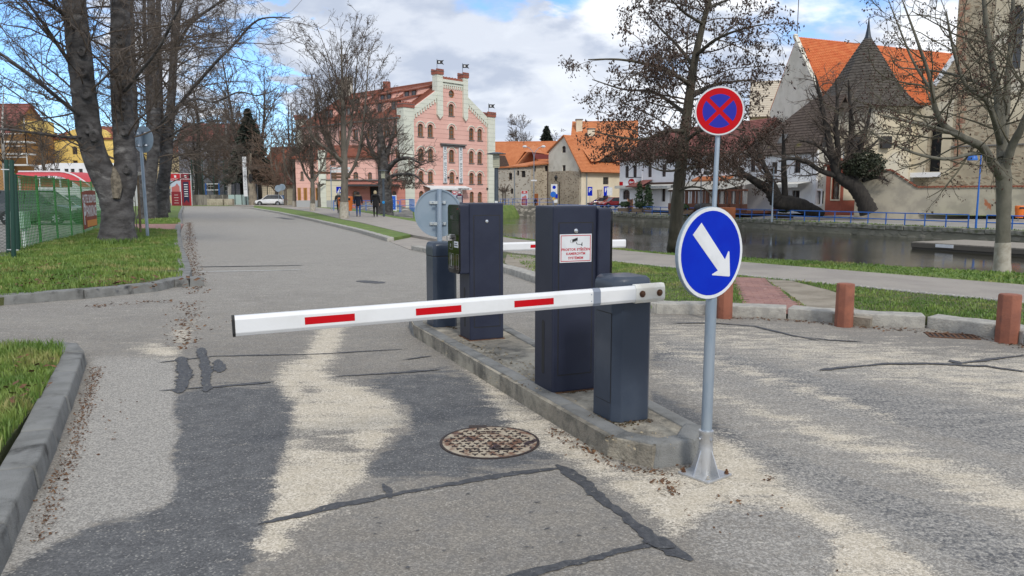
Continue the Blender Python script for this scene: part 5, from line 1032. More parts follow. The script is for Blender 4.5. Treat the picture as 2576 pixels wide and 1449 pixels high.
for x in (700, 380): 
    s, z = q7(x, 430); d = part('dormer', MB().add([f6(s - .8, z - .6, -1.0), f6(s + .8, z - .6, -1.0), f6(s + .8, z + .6, -1.0), f6(s, z + 1.3, -1.0), f6(s - .8, z + .6, -1.0), f6(s - .8, z + .6, -4), f6(s, z + 1.3, -4.5), f6(s + .8, z + .6, -4)], [(0, 1, 2, 3, 4), (4, 3, 6, 5), (3, 2, 7, 6)]), TILE_M, rs_, norm=False); part('dormer_window', MB().plate([rect(s - .4, z - .4, s + .4, z + .5)], f6, -.94, -1.0), GLASS, d)
s0, z1 = q7(520, 895); s1, z0 = q7(665, 990); sA_ = q7(415, 990)[0]; part('porch_roof', MB().add([f6(sA_, z0, 1.9), f6(s1, z0, 1.9), f6(s1, z1, .05), f6(s0, z1, .05), f6(s0 - .4, z0, .05)], [(0, 1, 2, 3), (0, 3, 4)]).plate([rect(sA_, z0 - .12, s1, z0)], f6, 1.9, 0), TILE_M, rs_, norm=False)
AWN = mat('cream_awning', (.66, .65, .6), .8, col2=(.58, .57, .52), sc=.8)
def awning(root, x0, x1, yt, yb, kk, out, txt=None, name='awning'):
    a, zt_ = f6.px(*kk(x0, yt)); b, _ = f6.px(*kk(x1, yt)); zb_ = f6.px(*kk(x0, yb))[1]
    o = part(name, MB().add([f6(a, zt_, .03), f6(b, zt_, .03), f6(b, zb_ + .4, out), f6(a, zb_ + .4, out), f6(a, zb_, out + .01), f6(b, zb_, out + .01)], [(0, 1, 2, 3), (3, 2, 5, 4)]), AWN, root, norm=False)
    if txt: txt_on(f6, txt, (a + b) / 2, zb_ + .2, .3, out + .02, o, BANT, bold=.006)
    return o
awning(rs_, 668, 1060, 960, 1030, k7, 1.2, 'CUKRÁRNA & COFFEE BAR'); awning(rs_, 140, 470, 985, 1030, k7, .7)
s, z = q7(612, 1018); txt_on(f6, 'RESTAURACE', s, z, .36, .9, part('sign_board', MB().plate([rect(s - 1.3, z - .22, s + 1.3, z + .22)], f6, .88, .8), BLACK, rs_), mat('gilt_letters', (.4, .33, .14), .5), bold=.006)
s, z = q7(428, 932); ov_ = part('oval_sign', MB().plate([ell(s, z, .75, .55, 24)], f6, 1.0, .9), SIGNWHITE, rs_); part('red_oval', MB().plate([ell(s, z, .68, .48, 24)], f6, 1.01, .95), SIGNRED, ov_); part('sign_script', MB().plate([[(s - .45, z - .1), (s - .2, z - .16), (s + .5, z - .02), (s + .45, z + .14), (s + .1, z + .06), (s - .25, z + .2), (s - .45, z + .1)]], f6, 1.02, .98), SIGNWHITE, ov_); part('sign_bracket', MB().bar(f6(s - .8, z + .65, .95), f6(s + .9, z + .65, .95), .08, .12).bar(f6(s + .85, z + .65, 0), f6(s + .85, z + .65, 1), .08, .08), BLACK, ov_)
for x, y, w in ((180, 952, .38),): s, z = q7(x, y); part('street_plate', MB().plate([rect(s - w, z - .25, s + w, z + .25)], f6, .04, -.01), SIGNRED, rs_)
s, _ = q7(512, 800); part('downpipe', MB().tube(f6(s, GZ, .1), f6(s, ze6 - .2, .1), .08, n=6), WHITEW, rs_)
part('fascia', MB().plate([rect(q7(660, 950)[0], q7(660, 962)[1], q7(1060, 950)[0], q7(660, 935)[1])], f6, .5, -.02), BRNF, rs_)
# timber terrace in front
tr = thing('timber_terrace', 'brown timber terrace with a canvas roof in front of the restaurant', 'terrace', f6(f6.px(1760, 500)[0], 0, 3)); fT = Fr(f6(0, 0, 4.2), f6(f6.L, 0, 4.2)); qT = lambda u, v: fT.px(u, v); TIM = mat('terrace_timber', (.15, .055, .028), .65, col2=(.11, .04, .02), sc=5, stretch=(3, 3, .4)); t0, t1 = qT(1682, 500)[0], qT(1880, 500)[0]; tz = qT(1700, 482)[1]
part('deck', MB().plate([rect(t0, GZ, t1, GZ + .25)], fT, 0, -4), TIM, tr); part('beam', MB().plate([rect(t0, tz, t1, tz + .22)], fT, .08, -.08), TIM, tr)
npost = 22
for k in range(npost):
    s = t0 + (t1 - t0) * (k + .5) / npost; w = .22 if k % 2 else .1; part('slat', MB().plate([rect(s - w, GZ + .25, s + w, tz)], fT, .03 * (k % 3), -.05), TIM if k % 3 else mat('pale_curtain', (.4, .38, .35), .9), tr)
part('parapet', MB().plate([rect(t0, GZ + .25, t1, GZ + 1.0)], fT, .06, -.03), TIM, tr)
part('canvas_roof', MB().add([fT(t0, tz + .2, .4), fT((t0 + t1) / 2, tz + .2, .4), fT(t1 - 3, tz + .25, .4), fT(t1, tz + 1.1, -2.5), fT(t1, tz + 1.6, -4.1), fT(t0, tz + 1.5, -4.1)], [(0, 1, 2, 3, 4, 5)]), mat('canvas_grey', (.4, .385, .34), .9, col2=(.32, .31, .28), sc=.7), tr, norm=False)
part('end_wall', MB().plate([rect(-4, GZ, 0, tz + .8)], Fr(fT(t1, 0, -4), fT(t1, 0, 0)), .02, -.1), TIM, tr); roofq(tr, f6(f6.px(1758, 470)[0], q7(1260, 905)[1], 1.2), f6(f6.px(1845, 470)[0], q7(1260, 905)[1], 1.2), f6(f6.px(1845, 470)[0], q7(1260, 870)[1] + .2, 0.05), f6(f6.px(1758, 470)[0], q7(1260, 870)[1] + .2, .05), TILE_O, 4)
# white house
wh = thing('white_house', 'white house with a dark mossy roof and retracted awning', 'building', f6(sS, 0)); fb = Fr(f6(sS, 0, -.3), f6(f6.L, 0, -.3)); zeb = f6.px(*k8(1100, 345))[1]; q8 = lambda x, y: fb.px(*k8(x, y))
hipped(wh, fb, GZ, zeb, zat(241, 80), 7.5, WHITEW, TILE_D, [wpx(fb, k8, *a) for a in ((1012, 425, 1100, 655), (682, 500, 765, 668), (650, 980, 706, 1085), (975, 905, 1082, 1190), (380, 470, 450, 640))], courses=20)
part('awning', MB().add([fb(q8(800, 790)[0], q8(800, 790)[1], .05), fb(q8(1250, 770)[0], q8(1250, 775)[1], .05), fb(q8(1250, 775)[0] - .2, q8(1160, 815)[1], 1.8), fb(q8(800, 790)[0], q8(800, 820)[1], 1.8), fb(q8(800, 790)[0], q8(800, 870)[1], 1.82), fb(q8(1250, 775)[0] - .2, q8(1160, 862)[1], 1.82)], [(0, 1, 2, 3), (3, 2, 5, 4)]), AWN, wh, norm=False)
sk = part('rooflight', MB().plate([rect(0, 0, .9, 1.1)], lambda s, z, d: P(*k8(770, 235), 81.5) + fb.e * s + Vector((0, 0, z * .9)) - fb.n * (z * .5) + fb.n * d, .1, 0), GLASS, wh)
yh = thing('yellow_house', 'pale yellow gabled house showing behind the alder crown', 'building', XY(1915, 125)); fy = Fr(XY(1880, 126), XY(1985, 124)); gabled(yh, fy, -.3, zat(290, 125), zat(215, 130), 10, mat('pale_yellow_stucco', (.66, .58, .34), .9), mat('pale_roof', (.5, .45, .36), .9))
# ---------------------------------------------------------------- church
ch = thing('church', 'medieval church with a bright orange nave roof and stone tower', 'church', XY(2380, 80))
R0 = P(*k4(700, 300), 105); R1_ = Vector((R0.x + 30, R0.y + 13, R0.z)); E0 = P(*k4(905, 785), 97); E1 = E0 + (R1_ - R0)
roofq(ch, E0, E1, R1_, R0, TILE_B, 34, ribs=110, step=.09, name='nave_roof'); Bk = R0 * 2 - E0; E0b = Vector((Bk.x, Bk.y, E0.z)); roofq(ch, E0b + (R1_ - R0), E0b, R0, R1_, TILE_B, 20)
part('gable_wall', MB().add([Vector((E0.x, E0.y, -.5)), Vector((E0b.x, E0b.y, -.5)), E0b - UP * .2, R0 - UP * .1, E0 - UP * .2] + [p + (R1_ - R0).normalized() * .6 for p in (Vector((E0.x, E0.y, -.5)), Vector((E0b.x, E0b.y, -.5)), E0b - UP * .2, R0 - UP * .1, E0 - UP * .2)], [(0, 1, 2, 3, 4), (9, 8, 7, 6, 5), (4, 3, 8, 9), (3, 2, 7, 8), (0, 4, 9, 5)]), OLDW, ch)
v_ = -(R1_ - R0).normalized() * .35; part('gable_coping', MB().bar(E0 + v_, R0 + v_ + UP * .15, .5, .5), OLDW, ch); part('finial_rod', MB().tube(R0, R0 + UP * 5.5, .06, n=5), SILLG, ch)
part('nave_wall', MB().prism([(E0.x + .3, E0.y + .8), (E1.x, E1.y + .8), (E1.x, E1.y + 2), (E0.x + .3, E0.y + 2)], -.5, E0.z - .1), CHURCHP, ch)
fc_ = Fr(XY(2331, 80), XY(2790, 70)); qc = lambda x, y: fc_.px(*k4(x, y)); sX = qc(2000, 300)[0]
big = wpx(fc_, k4, 2440, 40, 2560, 560, 1.2, (SILLG, GLASS, 3, 8, .3, None)); nw = wpx(fc_, k4, 1772, 1000, 1890, 1400, .7, (BLACK, S_DARK[1], 3, 9, .5, None))
facade(ch, fc_, [(0, -.5), (fc_.L, -.5), (fc_.L, 34), (sX, 34), (qc(1985, 470)[0], qc(1985, 470)[1]), (0, qc(1760, 712)[1])], [nw, big], RUB_C, S_DARK, thick=1.0, name='choir_wall')
part('side_return', MB().plate([rect(-8, -.5, 0, 34)], Fr(fc_(sX, 0, -8), fc_(sX, 0)), .0, -.6).xf(Matrix.Translation((0, 0, 0))), RUB_C, ch)
part('white_coping', MB().bar(fc_(0, qc(1760, 712)[1] + .15, -.3), fc_(qc(1985, 470)[0], qc(1985, 470)[1] + .2, -.3), .9, .45), WHITEW, ch)
part('plaster_surround', MB().plate([rect(qc(2290, 500)[0], qc(2300, 1010)[1], fc_.L, 33), oloop(*big[:5])], fc_, .06, -.02), CHURCHP, ch)
part('window_plaster', MB().plate([[(nw[0] - 2.2, nw[1] - .3), (nw[2] + .9, nw[1] - .3), (nw[2] + .9, nw[3] + 2.4), (nw[0] - 2.2, nw[3] + 1.2)], oloop(*nw[:5])], fc_, .05, -.02), CHURCHP, ch); part('window_sill', MB().plate([rect(nw[0] - 2.3, nw[1] - .55, nw[2] + .1, nw[1] - .05)], fc_, .25, -.02), WHITEW, ch)
part('string_course', MB().plate([rect(nw[2] + .9, qc(2100, 1195)[1], fc_.L, qc(2100, 1195)[1] + .12)], fc_, .12, -.02), SILLG, ch)
QU = mat('brick_quoin', (.3, .15, .1), .9, col2=(.4, .3, .2), sc=1.5)
for k in range(34):
    z = 4.5 + k * .62; w = .5 + .35 * (k % 2) + rnd.uniform(-.1, .1); s0 = qc(1990, 600)[0] if z > 13 else nw[2] + 1.2
    part('quoin', MB().plate([rect(s0, z, s0 + w, z + .5)], fc_, .03, -.02), QU, ch)
# chapel
cp = thing('conical_chapel', 'cream chapel with a steep grey shingled cone roof and spike', 'chapel', XY(2160, 85)); cc = XY(2161, 85); rw = 5.6; zw = zat(268, 81)
ang = [R(22.5 + 45 * k + 8) for k in range(8)]; oc = [(cc.x + rw * math.cos(a), cc.y + rw * math.sin(a)) for a in ang]; part('wall', MB().prism(oc, -.5, zw), CHURCHP, cp)
prof = [(6.3, zw - .35), (5.3, zw + .4), (4.3, zw + 1.4), (3.3, zw + 2.7), (2.5, zw + 4.0), (1.7, zw + 5.3), (.9, zw + 6.6), (.3, zw + 7.5), (.12, zw + 7.7)]
pr2 = []
for (r0, z0), (r1, z1) in zip(prof[:-1], prof[1:]):
    for k in range(4): t = k / 4; pr2 += [(r0 + (r1 - r0) * t + .11, z0 + (z1 - z0) * t - .04), (r0 + (r1 - r0) * (t + .24), z0 + (z1 - z0) * (t + .24))]
rfc = part('shingle_roof', MB().lathe(pr2, 8, (cc.x, cc.y, 0)).xf(Matrix.Translation(cc) @ Matrix.Rotation(R(8), 4, 'Z') @ Matrix.Translation(-cc)), SHING, cp)
part('spike', MB().lathe([(.45, zw + 7.3), (.3, zw + 7.7), (.16, zw + 8.5), (.03, zw + 9.7)], 8, (cc.x, cc.y, 0)), mat('slate_metal', (.03, .04, .055), .45, .4), rfc)
fk = Fr(XY(2262, 83), XY(2345, 82)); facade(cp, fk, rect(0, -.5, fk.L, zat(290, 82)), [], CHURCHP, S_DARK, name='link_wall'); part('downpipe', MB().tube(P(*k4(1548, 900), 82.6), P(*k4(1525, 1400), 82.6), .1, n=6), mat('rusty_pipe', (.1, .05, .03), .7), cp)
for x, y in ((1185, 1165), (935, 1170), (1420, 1160)):
    p = P(*k4(x, y), 79.6); a = min(ang, key=lambda q: 0); w = part('small_window', MB().box((p.x - .5, 79.2, p.z - .6), (p.x + .5, 82.8, p.z + .6)), S_DARK[1], cp)
fq = Fr(XY(2046, 79.5), XY(2112, 78)); facade(cp, fq, rect(0, -.4, fq.L, 6.5), [wpx(fq, k8, 1320, 915, 1426, 1096, False, S_DARK)], OLDW, S_DARK, name='porch_wall'); q9 = lambda x, y: fq.px(*k8(x, y)); part('window_surround', MB().plate([rect(q9(1295, 0)[0], q9(0, 1120)[1], q9(1452, 0)[0], q9(0, 888)[1]), rect(q9(1318, 0)[0], q9(0, 1098)[1], q9(1428, 0)[0], q9(0, 912)[1])], fq, .06, -.02), WHITEW, cp)
# retaining wall with tile coping
rw_ = thing('retaining_wall', 'weathered plaster wall with red tile coping below the church', 'wall', XY(2350, 68)); fw = Fr(XY(2150, 72), XY(2790, 63)); qw = lambda x, y: fw.px(*kb(x, y))
WPL = mat('weathered_wall', (.4, .365, .29), .95, col2=(.3, .275, .225), sc=.6, bump=.5, bsc=3, col3=(.33, .12, .06), sc3=.32, lo3=.66, hi3=.69)
top = [(0, qw(0, 1005)[1]), qw(150, 1000), qw(400, 990), qw(770, 1235), qw(1580, 1228), (fw.L, qw(1580, 1228)[1])]
part('wall', MB().plate([[(0, -1), (fw.L, -1)] + top[::-1]], fw, 0, -.6), WPL, rw_)
cop = MB()
for (a, z0), (b, z1) in zip(top[:-1], top[1:]):
    n = max(1, int((b - a) / .32))
    for k in range(n):
        t0_, t1_ = k / n, (k + .93) / n; cop.bar(fw(a + (b - a) * t0_, z0 + (z1 - z0) * t0_ + .09, -.28), fw(a + (b - a) * t1_, z0 + (z1 - z0) * t1_ + .13, -.28), .85, .16)
part('tile_coping', cop, TILE_H, rw_)['kind'] = 'stuff'
# shrine
sh = thing('wayside_shrine', 'red and cream shrine with a statue niche and tiled gable', 'shrine', XY(2107, 75)); fs_ = Fr(XY(2076, 76), XY(2118, 75)); qs = lambda x, y: fs_.px(*k8(x, y)); SHR = mat('shrine_red', (.42, .12, .075), .85, col2=(.36, .1, .065), sc=1); zt_s = qs(1560, 560)[1]; nz0, nz1 = qs(1560, 1030)[1], qs(1560, 700)[1]
Ls = fs_.L; nic = oloop(Ls * .36, nz0, Ls * .82, nz1, .3)
facade(sh, fs_, rect(0, -.4, Ls, zt_s), [], SHR, S_DARK, thick=.2) if False else part('wall', MB().plate([rect(0, -.4, Ls, zt_s), nic], fs_, 0, -.8), SHR, sh)
part('niche_back', MB().plate([nic], fs_, -.7, -.75), CREAM, sh, norm=False); part('niche_frame', MB().plate([oloop(Ls * .3, nz0 - .15, Ls * .88, nz1 + .12, .35), nic], fs_, .06, -.02), CREAM, sh)
st_c = fs_(Ls * .59, nz0, -.4); part('statue', MB().lathe([(.22, 0), (.24, .15), (.15, .25), (.2, .5), (.26, .9), (.2, 1.15), (.08, 1.3), (.12, 1.4), (.1, 1.55), (0, 1.62)], 10, st_c), mat('grey_stone', (.2, .19, .17), .9), sh, smooth=True)
fs2 = Fr(fs_.B, fs_.B + (-fs_.n * .55 + fs_.e * .85).normalized() * 2.0); part('side_wall', MB().plate([rect(0, -.4, fs2.L, zt_s)], fs2, 0, -.3), SHR, sh); part('side_panel', MB().plate([rect(.1, nz0 - .1, fs2.L - .1, nz1 + .2)], fs2, .03, -.02), CREAM, sh)
gx = qs(1560, 430)[1]; part('tiled_gable', MB().add([fs_(-.35, zt_s, .4), fs_(Ls + .35, zt_s, .4), fs_(Ls / 2, gx, .4), fs_(-.35, zt_s, -2), fs_(Ls + .35, zt_s, -2), fs_(Ls / 2, gx, -2)], [(0, 1, 2), (0, 2, 5, 3), (1, 4, 5, 2)]), TILE_H, sh)
# ---------------------------------------------------------------- houses behind the car park
oh = thing('ochre_house', 'ochre house with balconies at the far left edge', 'building', XY(0, 100)); fo = Fr(XY(-110, 100), XY(33, 100)); qo = lambda x, y: fo.px(*kL(x, y)); zo = qo(100, 375)[1]
gabled(oh, fo, -.3, zo, zo + 4, 10, OCH, TILE_M, [(2, 5.5, 3.2, 7.3, .4), (4.6, 5.5, 5.8, 7.3, .4), (4.6, 1.8, 5.8, 3.4, False)], S_WH, courses=10); a = qo(160, 130); part('yellow_attic', MB().plate([rect(a[0] - 3, zo, fo.L + 2.5, a[1])], fo, -3, -6), YEL, oh)
for z in (qo(300, 560)[1], qo(300, 790)[1], qo(300, 1000)[1]): bl_ = part('balcony', MB().plate([rect(fo.L - .3, z - .2, fo.L + 2.6, z)], fo, .6, -1.5), WHF, oh); part('balcony_rail', MB().bar(fo(fo.L - .3, z + .9, .6), fo(fo.L + 2.6, z + .9, .6), .08, .08).bar(fo(fo.L + 2.6, z, .6), fo(fo.L + 2.6, z + 3, .6), .1, .1), WHF, bl_)
bo = thing('brown_link_house', 'brown two-storey house with arched windows behind the car park', 'building', XY(68, 112)); fbn = Fr(XY(40, 112), XY(108, 112)); qn = lambda x, y: fbn.px(*kL(x, y)); gabled(bo, fbn, -.3, qn(500, 640)[1], qn(500, 560)[1], 8, OCH, TILE_M, [wpx(fbn, kL, 480, 672, 582, 815, .4), wpx(fbn, kL, 497, 930, 600, 1048, False), wpx(fbn, kL, 360, 672, 412, 815, .4), wpx(fbn, kL, 385, 930, 437, 1048, False)], S_WH, courses=6)
part('awning_roof', MB().plate([rect(qn(395, 0)[0], qn(0, 1120)[1], qn(700, 0)[0], qn(0, 1065)[1])], fbn, 1.2, 0), TILE_M, bo)
yg = thing('yellow_gabled_house', 'yellow house with a curved gable and red roof behind the forked tree', 'building', XY(170, 110)); fyg = Fr(XY(104, 110), XY(300, 110)); qy = lambda x, y: fyg.px(*kL(x, y)); zy = qy(1100, 510)[1]; sg1 = qy(1240, 0)[0]; sg2 = sg1 + 6.2
gab = [(0, -.3), (fyg.L, -.3), (fyg.L, zy), (sg2, zy), (sg2, qy(0, 425)[1])] + [(sg2 - (sg2 - sg1) * t, qy(0, 425)[1] + (qy(0, 285)[1] - qy(0, 425)[1]) * math.sin(math.pi * t) ** .6) for t in (.12, .25, .4, .5, .6, .75, .88)] + [(sg1, qy(0, 425)[1]), (sg1, zy), (0, zy)]
facade(yg, fyg, gab, [wpx(fyg, kL, 1368, 655, 1465, 810, .4), wpx(fyg, kL, 1382, 925, 1475, 982, False)], YEL, S_BRN)
roofq(yg, fyg(1.5, zy, .3), fyg(fyg.L, zy, .3), fyg(fyg.L - 2, qy(0, 215)[1], -5), fyg(4.2, qy(0, 215)[1], -5), TILE_H, 10); part('ochre_end_wall', MB().plate([rect(qy(790, 0)[0] - .2, -.3, qy(985, 0)[0], qy(0, 400)[1])], fyg, .08, -1), OCH, yg); part('cupola', MB().box((-.7, -.7, 0), (.7, .7, 1.6)).lathe([(1.1, 1.6), (0, 2.3)], 4).xf(Matrix.Translation(fyg(qy(1200, 0)[0], qy(0, 215)[1] - .4, -5))), WHITEW, yg); block(yg, fyg(.1, 0, -.45), fyg(fyg.L, 0, -.45), 9, -.3, zy - .1, YEL, 'side_wall')
lo = thing('low_white_annexe', 'low white annexe with a row of dark windows in front of the yellow house', 'building', XY(180, 100)); fl = Fr(XY(92, 100), XY(300, 100)); ql = lambda x, y: fl.px(*kL(x, y)); wl = [wpx(fl, kL, x0, 1085, x1, 1165, False) for x0, x1 in ((945, 1025), (1060, 1142), (1222, 1300), (1340, 1415), (1495, 1570))]
facade(lo, fl, [(0, -.3), (fl.L, -.3), (fl.L, ql(0, 975)[1]), (ql(960, 0)[0], ql(0, 975)[1]), (0, ql(0, 1030)[1])], wl, WHITEW, S_BRN); block(lo, fl(.05, 0, -.42), fl(fl.L - .05, 0, -.42), 6, -.3, ql(0, 1035)[1], WHITEW, 'side_wall')
gy = thing('grey_apartment_house', 'grey apartment house half hidden behind bare trees', 'building', XY(530, 150)); fgy = Fr(XY(455, 150), XY(640, 152)); gw = [(2 + 3.1 * i, 2.5 + 3.2 * j, 3.2 + 3.1 * i, 4.2 + 3.2 * j, False) for i in range(4) for j in range(3)]; gabled(gy, fgy, -.3, 12.5, 16, 11, GREYW, TILE_M, gw, S_WH, courses=8)
og = thing('buff_apartment_house', 'buff apartment house behind the banner stands', 'building', XY(440, 160)); fog = Fr(XY(395, 160), XY(456, 158)); gabled(og, fog, -.3, 10.5, 13, 10, mat('buff_stucco', (.5, .4, .23), .9), TILE_H, [(1 + 2 * i, 1.5 + 2.8 * j, 2 + 2 * i, 3 + 2.8 * j, False) for i in range(2) for j in range(3)], S_WH, courses=8)
rb = thing('red_roofed_house', 'low house with a dull red roof beyond the sports court', 'building', XY(700, 140)); frb = Fr(XY(655, 140), XY(770, 138)); gabled(rb, frb, -.3, 5.0, 10.5, 10, CREAM, TILE_H, courses=12)
# ---------------------------------------------------------------- trees
def tubes(pts, rad, n):
    # pts (B,S,3), rad (B,S) -> verts, quads
    B, Sg, _ = pts.shape; t = np.zeros_like(pts); t[:, 1:-1] = pts[:, 2:] - pts[:, :-2]; t[:, 0] = pts[:, 1] - pts[:, 0]; t[:, -1] = pts[:, -1] - pts[:, -2]
    t /= np.linalg.norm(t, axis=2, keepdims=True) + 1e-9
    ref = np.where(np.abs(t[:, :1, 2:3]) > .85, np.array([1., 0, 0]), np.array([0, 0, 1.])); ref = np.repeat(ref, Sg, 1)
    a = np.cross(t, ref); a /= np.linalg.norm(a, axis=2, keepdims=True) + 1e-9; b = np.cross(t, a)
    an = np.arange(n) * 2 * math.pi / n; V = pts[:, :, None] + rad[:, :, None, None] * (a[:, :, None] * np.cos(an)[None, None, :, None] + b[:, :, None] * np.sin(an)[None, None, :, None])
    idx = np.arange(B * Sg * n).reshape(B, Sg, n); q = np.stack([idx[:, :-1], np.roll(idx, -1, 2)[:, :-1], np.roll(idx, -1, 2)[:, 1:], idx[:, 1:]], -1).reshape(-1, 4)
    return V.reshape(-1, 3), q
ZMIN = [0.0]
def unit(v): return v / (np.linalg.norm(v, axis=-1, keepdims=True) + 1e-9)
def grow(p, d, L, r, levels, rng):
    """level-by-level branching; returns list of (pts, rad, sides) and the twig tips"""
    out = []; tips = None
    for li, lv in enumerate(levels):
        N = len(p); sg = lv['seg']; pts = np.zeros((N, sg + 1, 3)); pts[:, 0] = p; dd = d.copy(); ds = np.zeros((N, sg + 1, 3)); ds[:, 0] = dd
        for i in range(sg):
            dd = unit(dd + rng.normal(0, lv['wig'], (N, 3)) + np.array([0, 0, lv.get('up', 0.)]) * (1 - (i / sg) * lv.get('fade', 0)) + np.array([0, 0, lv.get('tipup', 0.)]) * (i / sg))
            low = pts[:, i, 2] < ZMIN[0]; dd[low, 2] = np.abs(dd[low, 2]) + .25; dd = unit(dd)
            pts[:, i + 1] = pts[:, i] + dd * (L / sg)[:, None]; ds[:, i + 1] = dd
        tt = np.linspace(0, 1, sg + 1); rad = r[:, None] * (1 - tt[None] * (1 - lv.get('tip', .3)))
        out.append((pts, rad, lv['n'])); tips = (pts, ds, rad)
        if li + 1 < len(levels):
            nx = levels[li + 1]; k = nx['k']; kk = np.maximum(1, np.round(k * (L / L.mean()) ** .7 * rng.uniform(.7, 1.3, N))).astype(int)
            par = np.repeat(np.arange(N), kk); M = len(par); t = rng.uniform(nx.get('t0', .15), 1.0, M) ** nx.get('tp', .9); f = t * sg; i0 = np.minimum(f.astype(int), sg - 1); w = (f - i0)[:, None]
            pp = pts[par, i0] * (1 - w) + pts[par, i0 + 1] * w; pd = unit(ds[par, i0 + 1]); rp = rad[par, i0] * (1 - w[:, 0]) + rad[par, i0 + 1] * w[:, 0]
            rv = rng.normal(0, 1, (M, 3)); rv[:, 2] *= nx.get('flat', 1.); pe = unit(rv - pd * (rv * pd).sum(1, keepdims=True)); an = np.radians(rng.normal(nx['ang'], nx.get('angv', 12), M))[:, None]
            d = unit(pd * np.cos(an) + pe * np.sin(an)); Ln = L[par] * nx['len'] * (1 - nx.get('tl', .5) * t) * rng.uniform(.55, 1.25, M); r = np.minimum(rp * .75, np.maximum(nx.get('rmin', .004), rp * nx.get('rr', .55))); r = np.maximum(r, nx.get('rmin', .004)); p = pp; L = Ln
    return out, tips
def limb_path(px, rads, n=7):
    P3 = np.array([list(q) for q in px], float); rads = np.array(rads, float); tt = np.linspace(0, len(P3) - 1, (len(P3) - 1) * n + 1); i = np.minimum(tt.astype(int), len(P3) - 2); f = (tt - i)[:, None]
    g = lambda k: P3[np.clip(k, 0, len(P3) - 1)]; p0, p1, p2, p3 = g(i - 1), g(i), g(i + 1), g(i + 2)
    q = .5 * (2 * p1 + (p2 - p0) * f + (2 * p0 - 5 * p1 + 4 * p2 - p3) * f ** 2 + (3 * p1 - p0 - 3 * p2 + p3) * f ** 3); return q, np.interp(tt, np.arange(len(P3)), rads)
def bark(name, c1, c2, c3=None, st=(1, 1, .25), bump=.8, bsc=30, lo3=.58, hi3=.7, sc3=1.2, sc=6):
    return mat(name, c1, .95, col2=c2, sc=sc, lo=.35, hi=.65, bump=bump, bsc=bsc, col3=c3, stretch=st, lo3=lo3, hi3=hi3, sc3=sc3)
BK_DARK = bark('dark_grey_bark', (.042, .039, .039), (.1, .096, .096), (.2, .195, .19), lo3=.54, hi3=.72, sc3=1.5, bsc=11, sc=2.6, st=(1, 1, 1.9), bump=1.0); BK_TWIG = mat('brown_twigs', (.085, .066, .054), .9, col2=(.125, .1, .08), sc=2); BK_RED = mat('reddish_twigs', (.14, .095, .07), .9, col2=(.19, .13, .095), sc=1)
BK_ALD = bark('alder_bark', (.05, .045, .032), (.085, .075, .055), (.13, .12, .1), sc3=2); BK_MAP = bark('green_grey_bark', (.105, .1, .078), (.15, .142, .112), (.17, .15, .06), sc3=2.5, lo3=.66, hi3=.72, st=(1, 1, .5), bsc=18); BK_MTW = mat('maple_twigs', (.075, .066, .045), .85, col2=(.11, .1, .066), sc=2)
BK_MID = bark('grey_brown_bark', (.11, .098, .08), (.16, .142, .12)); BK_BIR = bark('birch_bark', (.4, .39, .36), (.52, .5, .47), (.06, .055, .05), st=(1, 1, 2.2), sc3=3, lo3=.6, hi3=.64); BK_BLK = bark('black_bark', (.022, .019, .017), (.04, .035, .03))
LIME = mat('lime_wash', (.42, .39, .33), .95, col2=(.3, .27, .22), sc=6, bump=.5, bsc=25)
def emit(name, items, m, root, kind=None, smooth=True, loc=(0, 0, 0)):
    Vs, Qs, o = [], [], 0
    for pts, rad, n in items:
        v, q = tubes(pts, rad, n); Vs.append(v); Qs.append(q + o); o += len(v)
    me = np_mesh(name, np.concatenate(Vs) - np.array(loc), np.concatenate(Qs), smooth); me.materials.append(m); ob = link(name, me, root)
    if kind: ob['kind'] = kind
    return ob
